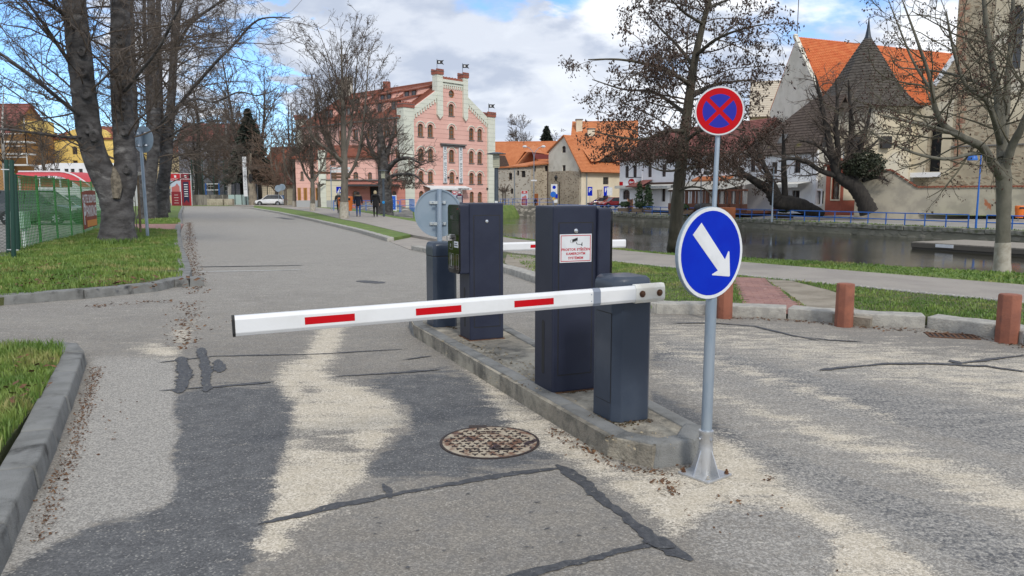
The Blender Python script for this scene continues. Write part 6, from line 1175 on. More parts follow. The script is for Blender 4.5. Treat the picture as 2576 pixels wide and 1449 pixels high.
def tree(name, label, limbs, spawn, levels, m_trunk, m_twig, seed, group=None, lime=None, trunk_n=14, rough=.06, extra=None, cat='tree', spawn_t0=0.0):
    """limbs: list of (points, radii); spawn: per limb (count, first fraction, length at base, length at top, angle, flat)"""
    rng = np.random.RandomState(seed); base = limbs[0][0][0]; ZMIN[0] = base[2] + min(2.6, .3 * (max(q[2] for q, in [(p,) for p in limbs[0][0]]) - base[2])); root = thing(name, label, cat, (base[0], base[1], base[2]), group); loc = np.array(base, float)
    items = []; br = []; P0, D0, L0, R0_ = [], [], [], []
    for (pts, rads), sp in zip(limbs, spawn):
        q, rr = limb_path(pts, rads); lump = 1 + rng.normal(0, rough, (len(rr))) * (rr > .05); items.append((q[None], (rr * lump)[None], trunk_n if rads[0] > .08 else 8))
        if not sp: continue
        cnt, f0, La, Lb, ang, flat = sp; t = np.sort(rng.uniform(f0, 1.0, cnt)); idx = np.minimum((t * (len(q) - 1)).astype(int), len(q) - 2); tan = unit(q[idx + 1] - q[idx])
        rv = rng.normal(0, 1, (cnt, 3)); rv[:, 2] *= flat; pe = unit(rv - tan * (rv * tan).sum(1, keepdims=True)); a = np.radians(rng.normal(ang, 12, cnt))[:, None]
        P0.append(q[idx]); D0.append(unit(tan * np.cos(a) + pe * np.sin(a))); L0.append((La + (Lb - La) * (t - f0) / (1 - f0 + 1e-6)) * rng.uniform(.65, 1.25, cnt)); R0_.append(np.minimum(rr[idx] * .45, levels[0].get('rcap', .09)) * rng.uniform(.6, 1.1, cnt))
    emit('trunk', items, m_trunk, root, loc=loc)
    if P0:
        out, tips = grow(np.concatenate(P0), np.concatenate(D0), np.concatenate(L0), np.concatenate(R0_), levels, rng)
        cr = emit('crown', out, m_twig, root, 'stuff', False, loc)
        if extra: extra(root, tips, out, rng, loc)
    if lime:
        z1, q = lime; pts, rads = limbs[0]; qq, rr = limb_path(pts, rads); k = qq[:, 2] < qq[0, 2] + z1; kk = max(2, k.sum()); emit('lime_band', [(qq[None, :kk + 1], rr[None, :kk + 1] * 1.04 + .004, 14)], LIME, root, loc=loc)
    return root
def pods(mname, col, size, num, elong=1.6, lvl=-1, spread=.04, col2=None):
    def f(root, tips, out, rng, loc):
        pts, rad, n = out[lvl]; B, Sg, _ = pts.shape; i = rng.randint(0, B, num); j = rng.randint(1, Sg, num); c = pts[i, j] + rng.normal(0, spread, (num, 3)); s = size * rng.uniform(.5, 1.3, num)[:, None]
        a = unit(rng.normal(0, 1, (num, 3)) * np.array([.6, .6, 1]) - np.array([0, 0, .6])); b = unit(np.cross(a, rng.normal(0, 1, (num, 3)))); e = np.cross(a, b)
        V = np.stack([c - a * s * elong, c + b * s * .6, c + e * s * .6, c - b * s * .6, c - e * s * .6, c + a * s * elong], 1).reshape(-1, 3) - loc; k = np.arange(num)[:, None] * 6
        fs = np.concatenate([k + t for t in ([0, 1, 2], [0, 2, 3], [0, 3, 4], [0, 4, 1], [5, 2, 1], [5, 3, 2], [5, 4, 3], [5, 1, 4])]); me = np_mesh('seed_heads', V, fs); me.materials.append(mat(mname, col, .9, col2=col2 or tuple(x * 1.6 for x in col), sc=2)); o = link('seed_heads', me, root); o['kind'] = 'stuff'
    return f
LV = lambda k1, k2, k3, up=.05, s=1.0, rm=.006: [dict(seg=7, wig=.16, up=up, n=6, tip=.3, rcap=.1), dict(seg=5, wig=.2, up=up * .7, n=4, tip=.35, k=k1, ang=48, len=.5, rr=.5, rmin=rm * 1.4), dict(seg=4, wig=.22, up=up * .5, n=3, tip=.5, k=k2, ang=46, len=.5, rr=.55, rmin=rm), dict(seg=3, wig=.25, up=up * .4, n=3, tip=.6, k=k3, ang=45, len=.55, rr=.6, rmin=rm)]
# forked tree on the left lawn ------------------------------------------------
Yt = G(296, 618, .05).y
pp = lambda u, v, dy=0.0, Y=Yt: P(u, v, Y + dy)
base = G(296, 618, .05)
A1 = [base - UP * .2, pp(296, 575), pp(296, 530), pp(283, 478), pp(255, 430, -.1), pp(232, 370, -.2), pp(218, 290, -.3), pp(206, 190, -.4), pp(195, 90, -.5), pp(186, 0, -.6), pp(176, -130, -.8), pp(168, -260, -1), pp(160, -420, -1)]
B1_ = [pp(298, 520), pp(312, 470, .1), pp(316, 420, .2), pp(312, 350, .3), pp(306, 250, .3), pp(303, 150, .3), pp(303, 50, .3), pp(301, -60, .4), pp(306, -200, .5), pp(310, -400, .5)]
lb = lambda p, r: (p, r)
limbsA = [(A1, [.68, .48, .455, .44, .37, .34, .34, .33, .32, .31, .27, .2, .1]), (B1_, [.26, .33, .32, .305, .29, .28, .27, .25, .2, .1]),
          ([pp(215, 300, -.3), pp(150, 250, -1.5), pp(90, 200, -2.4), pp(30, 155, -3), pp(-40, 110, -3.2), pp(-160, 40, -3)], [.07, .055, .048, .042, .035, .02]), ([pp(228, 342, -.2), pp(170, 345, -1), pp(90, 335, -2), pp(0, 325, -2.6), pp(-120, 330, -3)], [.055, .045, .038, .03, .02]),
          ([pp(206, 200, -.4), pp(150, 120, -1), pp(110, 60, -1.6), pp(40, -30, -2)], [.06, .05, .04, .03]), ([pp(306, 240, .3), pp(345, 190, -1), pp(400, 120, -2), pp(450, 20, -3), pp(500, -80, -3)], [.055, .048, .04, .034, .02]),
          ([pp(190, 60, -.5), pp(110, 0, -2), pp(10, -60, -3), pp(-100, -130, -4)], [.06, .05, .04, .025])]
levA = [dict(seg=8, wig=.17, up=.03, n=6, tip=.3, rcap=.036), dict(seg=6, wig=.22, up=.03, n=4, tip=.35, k=9, ang=45, len=.46, rr=.5, rmin=.009), dict(seg=4, wig=.25, up=.04, n=3, tip=.5, k=6, ang=45, len=.45, rr=.55, rmin=.0055), dict(seg=3, wig=.3, up=.05, n=3, tip=.6, k=4, ang=42, len=.5, rr=.6, rmin=.004)]
TF = tree('forked_tree', 'huge dark tree forking into two bare trunks on the left lawn', limbsA, [(26, .34, 4.2, 3.0, 68, .6), (26, .22, 4.2, 3.0, 66, .6), (12, .1, 2.6, 2.0, 48, .7), (12, .1, 2.4, 1.8, 48, .7), (10, .1, 2.8, 2, 45, .7), (10, .1, 2.6, 2, 45, .7), (10, .1, 2.6, 2, 45, .7)], levA, BK_DARK, BK_TWIG, 11, trunk_n=22, rough=.022)
rg = random.Random(4)
for (u, v, dy, r) in ((236, 342, -.62, .13), (222, 325, -.6, .11), (318, 425, -.16, .11), (312, 330, -.05, .1), (304, 205, -.02, .12), (302, 100, 0, .12), (308, 262, -.02, .1), (215, 235, -.72, .12), (205, 130, -.78, .1), (210, 180, -.75, .1)):
    c = pp(u, v, dy); mb = MB().lathe([(r * 1.25, -.05), (r * 1.15, .0), (r * .95, .04), (r * .6, .03), (r * .35, -.01)], 12).xf(Matrix.Translation(c) @ Matrix.Rotation(rg.uniform(-.3, .3), 4, 'Z') @ Matrix.Rotation(R(90), 4, 'X') @ Matrix.Scale(1.3, 4, (0, 1, 0))); part('branch_scar', mb, BK_DARK, TF, smooth=True)
cs = part('bark_scar', MB().path([pp(293, 500, -.42), pp(294, 470, -.34), pp(290, 445, -.2), pp(285, 420, -.08)], [.1, .16, .14, .04], 8), mat('pale_dead_wood', (.19, .165, .125), .95, col2=(.1, .085, .065), sc=8, bump=1, bsc=25), TF, smooth=True)
# second and third trees behind it
grass('grass', [(base.x + 1.0 * math.cos(a), base.y + 1.0 * math.sin(a)) for a in [i * .5 for i in range(13)]], 900, .2, .1, 'longer tufts round the foot of the forked tree', .012, ([(base.x + .6 * math.cos(a), base.y + .6 * math.sin(a)) for a in [i * .5 for i in range(13)]],), seed=14)
def multi(Y, bu, bv, stems, label, seed, spawn, lev, grp=None, mt=BK_DARK, lime=None, name='roadside_tree', extra=None, mtw=BK_TWIG, tn=12):
    g0 = G(bu, bv, .05); Y = g0.y; L_ = []
    for pts, rr in stems: L_.append(([P(u, v, Y + dy) for u, v, dy in pts], rr))
    L_[0] = ([g0 - UP * .1] + L_[0][0], [L_[0][1][0] * 1.25] + L_[0][1]); return tree(name, label, L_, spawn, lev, mt, mtw, seed, grp, lime, tn, .03, extra)
lev2 = [dict(seg=8, wig=.15, up=.0, n=5, tip=.3, rcap=.055), dict(seg=6, wig=.2, up=.02, n=4, tip=.35, k=8, ang=42, len=.48, rr=.5, rmin=.012), dict(seg=4, wig=.22, up=.03, n=3, tip=.5, k=6, ang=44, len=.45, rr=.55, rmin=.008), dict(seg=3, wig=.25, up=.04, n=3, tip=.6, k=3, ang=42, len=.5, rr=.6, rmin=.006)]
multi(47, 372, 556, [([(372, 500, 0), (365, 440, 0), (350, 380, .5), (340, 300, .8), (335, 150, 1), (330, 0, 1), (325, -150, 1), (320, -320, 1)], [.5, .38, .2, .17, .14, .11, .07, .03]), ([(376, 470, 0), (384, 400, 0), (390, 300, 0), (385, 150, 0), (380, 0, 0), (380, -200, 0)], [.34, .33, .3, .26, .2, .07]), ([(376, 440, .3), (375, 300, .6), (365, 100, 1), (360, -150, 1.2)], [.16, .15, .12, .06]), ([(388, 330, 0), (430, 284, -2), (485, 250, -4), (540, 256, -5), (600, 232, -6), (650, 240, -6.5), (700, 222, -7)], [.09, .075, .062, .052, .042, .03, .012])],
      'thick multi-stemmed tree just behind the forked tree', 21, [(20, .25, 7, 5, 66, .7), (20, .2, 7, 5, 62, .7), (11, .3, 6, 4, 60, .7), (14, .15, 4, 3, 48, .7)], lev2, 'old trees along the left kerb')
multi(49, 402, 552, [([(404, 500, 0), (415, 430, 0), (425, 330, .3), (432, 240, .6), (440, 120, 1), (452, 0, 1), (460, -160, 1)], [.42, .36, .3, .24, .2, .15, .07]), ([(412, 440, 0), (404, 300, .3), (400, 150, .6), (398, -20, 1), (396, -200, 1)], [.22, .2, .17, .14, .07]), ([(428, 300, 0), (470, 240, -2), (540, 160, -4), (590, 110, -5), (650, 50, -6), (730, 45, -7)], [.13, .1, .085, .07, .05, .03]), ([(440, 130, 0), (480, 60, -2), (560, 0, -4), (640, -60, -5)], [.1, .085, .065, .04]), ([(424, 345, .2), (470, 318, -2), (520, 306, -3.5), (575, 300, -4.5)], [.07, .055, .04, .02])],
      'dark slanting tree with limbs reaching over the road', 22, [(20, .2, 7, 5, 64, .7), (14, .2, 7, 5, 62, .7), (16, .12, 4.5, 3, 46, .7), (12, .1, 4, 3, 46, .7), (14, .1, 4, 2.5, 48, .7)], lev2, 'old trees along the left kerb')
multi(60, 414, 537, [([(414, 480, 0), (418, 420, 0), (424, 320, 0), (430, 200, 0), (436, 60, 0), (440, -100, 0)], [.4, .3, .26, .2, .15, .07])], 'furthest of the thick trees along the left kerb', 23, [(20, .25, 8, 5, 60, .7)], lev2, 'old trees along the left kerb')
# row along the path
lev3 = lambda up, rm: [dict(seg=8, wig=.09, up=up, n=5, tip=.3, rcap=.06), dict(seg=6, wig=.13, up=up * .8, n=4, tip=.35, k=9, ang=38, len=.5, rr=.5, rmin=rm * 1.6), dict(seg=4, wig=.17, up=up * .5, n=3, tip=.5, k=6, ang=40, len=.42, rr=.55, rmin=rm), dict(seg=3, wig=.2, up=.03, n=3, tip=.6, k=3, ang=42, len=.45, rr=.6, rmin=rm * .8)]
BUDS = pods('dark_buds', (.05, .035, .028), .028, 5000, 1.4, -2, .03)
multi(53, 865, 552, [([(866, 500, 0), (867, 450, 0), (866, 410, 0), (864, 330, .2), (862, 250, .3), (860, 170, .3), (858, 95, .3)], [.25, .22, .21, .18, .12, .07, .02]), ([(866, 455, 0), (890, 420, -.5), (905, 370, -1), (915, 300, -1.5), (922, 220, -2), (930, 110, -2)], [.1, .085, .075, .06, .04, .015]), ([(865, 420, 0), (840, 390, .5), (815, 340, 1), (800, 280, 1.5), (785, 190, 2)], [.1, .085, .07, .05, .015]), ([(866, 400, 0), (880, 330, 1), (890, 250, 1.6), (900, 140, 2)], [.12, .1, .07, .02]), ([(865, 410, 0), (830, 380, -1), (790, 350, -2), (765, 300, -2.5)], [.12, .1, .07, .03])],
      'tall budding tree with whitewashed foot between road and path', 31, [(22, .4, 5.0, 2.4, 42, 1), (16, .2, 3.8, 2.2, 38, 1), (16, .2, 3.8, 2.2, 38, 1), (13, .2, 3.6, 2.0, 36, 1), (12, .25, 3.2, 2.0, 40, 1)], lev3(.09, .0085), 'trees in the verge beside the path', BK_MID, (1.0, 0), 'verge_tree', BUDS)
multi(70, 786, 532, [([(787, 500, 0), (786, 455, 0), (784, 400, 0), (782, 330, 0), (780, 260, 0)], [.22, .19, .17, .1, .02]), ([(786, 460, 0), (810, 420, 0), (825, 370, 0), (835, 310, 0)], [.12, .1, .07, .02]), ([(786, 460, 0), (765, 430, 0), (750, 380, 0), (742, 320, 0)], [.12, .1, .07, .02])],
      'second verge tree along the path, left of the tall budding one', 32, [(16, .4, 3.6, 2, 44, 1), (12, .2, 3, 2, 42, 1), (12, .2, 3, 2, 42, 1)], lev3(.07, .014), 'trees in the verge beside the path', BK_MID, (.8, 0), 'verge_tree')
multi(90, 741, 521, [([(741, 490, 0), (740, 460, 0), (738, 400, 0), (735, 330, 0), (733, 265, 0)], [.24, .2, .17, .1, .02]), ([(741, 465, 0), (755, 430, 0), (765, 370, 0)], [.12, .1, .03]), ([(741, 465, 0), (722, 430, 0), (712, 375, 0)], [.12, .1, .03])], 'third verge tree along the path, before the garage hut', 33, [(16, .35, 4, 2.2, 46, 1), (10, .2, 3, 2, 44, 1), (10, .2, 3, 2, 44, 1)], lev3(.06, .017), 'trees in the verge beside the path', BK_MID, (.8, 0), 'verge_tree')
multi(105, 718, 517, [([(718, 490, 0), (717, 465, 0), (715, 410, 0), (712, 350, 0)], [.22, .2, .15, .03]), ([(718, 468, 0), (700, 440, 0), (690, 395, 0)], [.12, .1, .03])], 'furthest and smallest verge tree along the path', 34, [(16, .3, 4, 2.4, 48, 1), (10, .2, 3.4, 2, 46, 1)], lev3(.05, .02), 'trees in the verge beside the path', BK_MID, None, 'verge_tree', None, BK_RED)
# knotty tree before the hotel
multi(75, 968, 540, [([(968, 500, 0), (967, 460, 0), (962, 400, 0), (958, 350, 0), (955, 310, 0)], [.6, .5, .4, .3, .1]), ([(968, 440, 0), (995, 405, -1), (1030, 398, -2), (1062, 415, -2.5)], [.22, .17, .12, .04]), ([(968, 455, 0), (995, 440, -1), (1040, 440, -2), (1070, 465, -2.5)], [.16, .13, .09, .03]), ([(964, 420, 0), (935, 380, 0), (918, 330, 0)], [.22, .17, .06]), ([(966, 410, 0), (985, 350, 0), (995, 300, 0)], [.2, .14, .05])],
      'dark knotty tree in front of the hotel corner', 35, [(22, .3, 4.5, 2.5, 62, .9), (14, .2, 2.6, 1.6, 55, .8), (14, .2, 2.6, 1.6, 55, .8), (14, .2, 3.4, 2, 55, .8), (12, .2, 3.2, 2, 55, .8)], lev2, None, BK_DARK, None, 'park_tree')
# alder by the water ----------------------------------------------------------
ya = G(1697, 624, .05).y; pa = lambda u, v, dy=0: P(u, v, ya + dy); AL = [([G(1697, 626, .0), pa(1697, 610), pa(1702, 540), pa(1708, 470), pa(1715, 400), pa(1724, 320), pa(1735, 240), pa(1746, 160), pa(1766, 70), pa(1790, -20), pa(1810, -130)], [.24, .2, .185, .175, .165, .15, .13, .11, .085, .06, .02])]
for (u0, v0, pts, r) in ((1722, 330, [(1680, 330, -1), (1620, 350, -1.6), (1560, 345, -2.2), (1490, 330, -2.6)], .06), (1728, 290, [(1690, 260, 1), (1640, 230, 1.6), (1570, 225, 2), (1490, 200, 2.3)], .07), (1738, 215, [(1700, 190, -1), (1640, 165, -1.6), (1560, 150, -2), (1480, 150, -2.4)], .07), (1745, 165, [(1700, 110, 1), (1650, 60, 1.6), (1600, 0, 2)], .06), (1720, 360, [(1760, 330, -1), (1820, 320, -1.6), (1880, 330, -2)], .06), (1735, 240, [(1790, 215, 1), (1850, 205, 1.6), (1920, 200, 2)], .06), (1750, 140, [(1800, 100, -1), (1860, 75, -1.6), (1925, 60, -2)], .06), (1712, 430, [(1770, 420, 1), (1820, 450, 2), (1860, 475, 2.4)], .05), (1706, 480, [(1740, 470, -1), (1780, 480, -1.5), (1800, 520, -1.8)], .04), (1716, 400, [(1670, 395, 1), (1620, 400, 1.8), (1580, 430, 2.2)], .045), (1768, 60, [(1720, 30, -1), (1680, -10, -1.5)], .05), (1780, 20, [(1830, 0, 1), (1880, -20, 1.5)], .05), (1715, 420, [(1690, 430, -1), (1650, 425, -2), (1600, 395, -2.5)], .04)):
    AL.append(([pa(u0, v0)] + [pa(*q) for q in pts], [r] + [r * (1 - .8 * (i + 1) / len(pts)) for i in range(len(pts))]))
levd = [dict(seg=6, wig=.2, up=-.02, n=5, tip=.35, rcap=.03), dict(seg=5, wig=.25, up=-.03, n=3, tip=.4, k=7, ang=48, len=.5, rr=.55, rmin=.006), dict(seg=4, wig=.28, up=-.05, n=3, tip=.5, k=5, ang=48, len=.5, rr=.6, rmin=.0045)]
tree('alder_tree', 'alder full of dark cones on the near bank, behind the no-stopping sign', AL, [(28, .38, 2.6, 1.3, 75, .6)] + [(13, .12, 1.7, 1.0, 52, .7)] * 13, levd, BK_ALD, BK_TWIG, 41, None, None, 14, .03, pods('alder_cones', (.05, .03, .022), .032, 14500, 1.5, -1, .06))
# maple at the right edge ------------------------------------------------------
g7 = G(2521, 684, .06); ym = g7.y; pm_ = lambda u, v, dy=0: P(u, v, ym + dy)
MP = [([g7 - UP * .1, pm_(2521, 660), pm_(2523, 600), pm_(2525, 520), pm_(2525, 450), pm_(2522, 410)], [.17, .14, .13, .128, .14, .12]), ([pm_(2522, 450), pm_(2490, 400, -.3), pm_(2470, 370, -.5), pm_(2420, 345, -.8), pm_(2375, 315, -1), pm_(2352, 270, -1.1), pm_(2340, 200, -1.2), pm_(2310, 110, -1.3), pm_(2270, 0, -1.3)], [.1, .085, .075, .065, .055, .045, .035, .025, .01]), ([pm_(2523, 430), pm_(2518, 330, .2), pm_(2510, 240, .3), pm_(2495, 150, .4), pm_(2480, 50, .4), pm_(2470, -60, .4)], [.11, .09, .075, .06, .045, .03]), ([pm_(2524, 440), pm_(2545, 370, -.2), pm_(2570, 320, -.4), pm_(2600, 240, -.6), pm_(2630, 130, -.8)], [.09, .075, .065, .05, .03]), ([pm_(2520, 400), pm_(2530, 300, .5), pm_(2535, 200, .8), pm_(2545, 90, 1), pm_(2550, -40, 1)], [.085, .07, .06, .045, .03]), ([pm_(2516, 360), pm_(2500, 300, -.5), pm_(2478, 250, -.8), pm_(2430, 215, -1), pm_(2400, 130, -1.1), pm_(2380, 30, -1.2)], [.06, .05, .042, .034, .026, .015]),
      ([pm_(2478, 385), pm_(2440, 388, -.7), pm_(2380, 400, -1.2), pm_(2300, 385, -1.6), pm_(2220, 350, -1.9), pm_(2190, 330, -2)], [.036, .034, .03, .024, .016, .008]), ([pm_(2420, 345, -.8), pm_(2350, 320, -1.6), pm_(2280, 305, -2), pm_(2200, 285, -2.4)], [.035, .028, .022, .01]), ([pm_(2510, 235, .3), pm_(2440, 200, .9), pm_(2360, 180, 1.3), pm_(2260, 170, 1.6)], [.04, .032, .024, .01]), ([pm_(2345, 230, -1.1), pm_(2300, 160, -1), pm_(2270, 90, -1), pm_(2235, 0, -1)], [.028, .022, .016, .008])]
levm = [dict(seg=7, wig=.14, up=.03, tipup=.06, n=5, tip=.35, rcap=.022), dict(seg=5, wig=.18, up=.04, tipup=.08, n=4, tip=.4, k=6, ang=48, len=.5, rr=.55, rmin=.005), dict(seg=4, wig=.2, up=.06, n=3, tip=.5, k=3, ang=46, len=.45, rr=.6, rmin=.0035)]
tree('maple_tree', 'budding maple with mossy green-grey branches near the right edge', MP, [None, (16, .15, 1.9, 1.2, 55, .9), (16, .15, 2, 1.2, 55, .9), (12, .2, 2, 1.2, 55, .9), (14, .2, 2, 1.2, 55, .9), (14, .2, 1.9, 1.2, 50, .9), (14, .15, 1.3, .9, 50, 1), (12, .15, 1.3, .9, 50, 1), (12, .15, 1.4, 1, 50, 1), (10, .1, 1.2, .8, 50, 1)], levm, BK_MAP, BK_MTW, 52, None, (.62, 0), 16, .03, pods('maple_buds', (.045, .02, .014), .018, 4600, 1.3, -1, .02))
# leaning tree and ivy tree on the far promenade -----------------------------------
yl = 74.0; pl_ = lambda x, y, dy=0: P(*k8(x, y), yl + dy)
levf = [dict(seg=6, wig=.2, up=.02, n=5, tip=.35, rcap=.09), dict(seg=5, wig=.24, up=.02, n=4, tip=.4, k=7, ang=46, len=.5, rr=.55, rmin=.016), dict(seg=4, wig=.26, up=.0, n=3, tip=.5, k=5, ang=46, len=.5, rr=.6, rmin=.0095)]
tree('leaning_tree', 'black tree leaning almost flat over the promenade railing', [([pl_(1420, 1240), pl_(1250, 1180), pl_(1060, 1110), pl_(880, 1080), pl_(760, 1060), pl_(700, 980), pl_(640, 900), pl_(520, 820), pl_(380, 730), pl_(250, 640), pl_(130, 520)], [.3, .62, .7, .75, .7, .6, .5, .42, .34, .26, .12]), ([pl_(880, 1070), pl_(870, 950), pl_(865, 800), pl_(855, 600), pl_(855, 400), pl_(850, 200), pl_(840, -30)], [.4, .3, .28, .26, .22, .15, .05]), ([pl_(790, 1020), pl_(720, 860), pl_(650, 720), pl_(560, 520), pl_(500, 350), pl_(430, 120)], [.38, .34, .3, .24, .18, .06]), ([pl_(400, 740), pl_(250, 700), pl_(80, 690)], [.2, .14, .05]), ([pl_(560, 520), pl_(400, 420), pl_(200, 330)], [.2, .14, .05])],
     [(8, .65, 3.6, 2.2, 60, .8), (12, .35, 4.2, 2.4, 62, .8), (10, .35, 4.2, 2.4, 58, .8), (6, .1, 3, 2, 55, .8), (6, .1, 3, 2, 55, .8)], levf, BK_BLK, BK_TWIG, 61, None, None, 12, .05, pods('alder_cones', (.045, .026, .02), .065, 2600, 1.5, -1, .1))
k5 = zr(2800, 500, 1.61); pi_ = lambda x, y, dy=0: P(*k5(x, y), 70 + dy)
IV = tree('ivy_tree', 'bent black tree with an ivy ball before the church wall', [([pi_(1000, 540), pi_(960, 450), pi_(910, 380), pi_(850, 340), pi_(800, 300), pi_(770, 200), pi_(745, 80), pi_(720, -40), pi_(690, -200), pi_(660, -330)], [.85, .7, .66, .6, .42, .36, .3, .24, .16, .05]), ([pi_(880, 360), pi_(880, 260), pi_(885, 120), pi_(890, 0), pi_(880, -150), pi_(870, -300)], [.4, .34, .28, .24, .16, .05]), ([pi_(905, 370), pi_(925, 240), pi_(950, 100), pi_(990, -20), pi_(1020, -160)], [.36, .3, .24, .18, .06]), ([pi_(800, 310), pi_(700, 280), pi_(600, 220), pi_(500, 200), pi_(430, 220)], [.28, .22, .18, .14, .06]), ([pi_(800, 300), pi_(740, 180), pi_(660, 110), pi_(560, 85)], [.22, .18, .14, .05]), ([pi_(790, 290), pi_(805, 150), pi_(790, 0), pi_(800, -160), pi_(790, -300)], [.3, .26, .22, .15, .05]), ([pi_(960, 340), pi_(1060, 320), pi_(1130, 350)], [.2, .14, .05]), ([pi_(930, 200), pi_(1010, 130), pi_(1080, 60)], [.18, .12, .05])],
     [(20, .45, 4, 2, 55, .9), (18, .3, 4, 2, 55, .9), (18, .3, 4, 2, 55, .9), (14, .2, 2.6, 1.6, 52, .9), (14, .2, 2.6, 1.6, 52, .9), (18, .3, 4, 2, 52, .9), (10, .2, 2, 1.4, 55, .9), (10, .2, 2, 1.4, 55, .9)], levf, BK_BLK, BK_TWIG, 62, None, None, 12, .05)
def leafball(root, c, rx, rz, n, size, m, name='ivy', seed=1):
    r = np.random.RandomState(seed); d = unit(r.normal(0, 1, (n, 3))); rad = r.uniform(.55, 1.05, n) ** .6 * (1 + .25 * np.sin(d[:, 0] * 5) * np.cos(d[:, 2] * 6)); p = np.array(c) + d * rad[:, None] * np.array([rx, rx, rz]); a = unit(r.normal(0, 1, (n, 3))); b = unit(np.cross(a, r.normal(0, 1, (n, 3)))); s = size * r.uniform(.6, 1.4, n)[:, None]
    V = np.stack([p - a * s, p + b * s * .6, p + a * s, p - b * s * .6], 1).reshape(-1, 3); L_ = np.array(rootloc(root)); me = np_mesh(name, V - L_, np.arange(n * 4).reshape(-1, 4)); me.materials.append(m); o = link(name, me, root); o['kind'] = 'stuff'; return o
IVY = mat('ivy_leaves', (.022, .03, .014), .6, col2=(.04, .045, .022), sc=2)
leafball(IV, pi_(950, 235), 1.7, 1.25, 2000, .12, IVY); leafball(IV, pi_(1010, 250, -.4), 1.3, 1.0, 1100, .12, IVY, seed=5); leafball(IV, pi_(900, 250, -.3), 1.2, .9, 800, .12, IVY, seed=7)
# background trees --------------------------------------------------------------
levb = lambda up, rm, k1=8, k2=6: [dict(seg=6, wig=.14, up=up, n=4, tip=.3, rcap=.12), dict(seg=5, wig=.18, up=up * .7, n=3, tip=.4, k=k1, ang=42, len=.5, rr=.5, rmin=rm * 1.5), dict(seg=3, wig=.22, up=up * .4, n=3, tip=.5, k=k2, ang=42, len=.48, rr=.55, rmin=rm)]
def bgtree(u, vb, Y, vt, lean, r0, label, seed, mt, mtw, n=26, ang=48, La=6, Lb=2.5, f0=.25, up=.06, rm=.02, name='bare_tree', lv=None, extra=None):
    x = XY(u, Y); zt_ = zat(vt, Y); b = Vector((x.x, Y, -.2)); t = Vector((x.x + lean, Y, zt_)); m1 = b.lerp(t, .3) + Vector((rnd.uniform(-.4, .4), 0, 0)); m2 = b.lerp(t, .65) + Vector((rnd.uniform(-.5, .5), rnd.uniform(-.5, .5), 0))
    return tree(name, label, [([b, m1, m2, t], [r0, r0 * .8, r0 * .5, r0 * .08])], [(n, f0, La, Lb, ang, .9)], lv or levb(up, rm), mt, mtw, seed, 'bare trees behind the road end', None, 8, .03, extra)
bgtree(512, 505, 128, 200, -1, .5, 'dark spreading tree behind the sports court', 71, BK_BLK, BK_TWIG, 34, 58, 10, 4, .3, .03, .028)
bgtree(575, 505, 132, 240, 0, .35, 'brown-twigged birch with a white trunk', 72, BK_BIR, BK_RED, 40, 42, 7, 3, .25, .02, .026, 'birch_tree')
bgtree(612, 505, 126, 150, -2.5, .4, 'tall slender tree left of the spruce', 73, BK_BLK, BK_TWIG, 30, 38, 8, 3, .4, .08, .024)
bgtree(655, 505, 135, 185, 1.5, .4, 'tall slender tree right of the spruce', 74, BK_BLK, BK_TWIG, 30, 36, 8, 3, .4, .08, .024)
bgtree(545, 505, 140, 280, 1, .4, 'brown thicket tree between the birches', 75, BK_MID, BK_RED, 40, 46, 8, 3, .15, .04, .03)
bgtree(690, 512, 118, 345, 0, .3, 'reddish round-headed tree by the white car', 76, BK_MID, BK_RED, 34, 50, 6, 3, .2, .05, .024)
bgtree(490, 505, 135, 290, .5, .4, 'leafless tree in front of the grey apartment house', 77, BK_BLK, BK_TWIG, 28, 52, 8, 3, .2, .04, .03)
bgtree(735, 505, 150, 255, 0, .35, 'thin tree showing above the red-roofed house', 78, BK_BLK, BK_TWIG, 24, 45, 6, 3, .4, .05, .03)
bgtree(640, 505, 145, 300, -1, .35, 'brown tree behind the spruce', 79, BK_MID, BK_RED, 34, 46, 7, 3, .2, .04, .03)
bgtree(115, 505, 92, 330, 0, .22, 'small bare tree in front of the yellow house', 80, BK_MID, BK_TWIG, 24, 34, 5, 2.2, .15, .1, .02)
bgtree(20, 505, 80, 230, .5, .26, 'pale birch in front of the ochre house', 81, BK_BIR, BK_TWIG, 26, 44, 5, 2.2, .3, .06, .02, 'birch_tree')
bgtree(1308, 505, 175, 312, 0, .35, 'round bare tree above the long orange roof', 82, BK_MID, BK_TWIG, 36, 40, 6, 3.5, .5, .08, .03)
bgtree(1395, 505, 176, 350, 0, .3, 'bare treetop between spruce and gabled house', 83, BK_MID, BK_TWIG, 20, 42, 5, 2.5, .5, .08, .03)
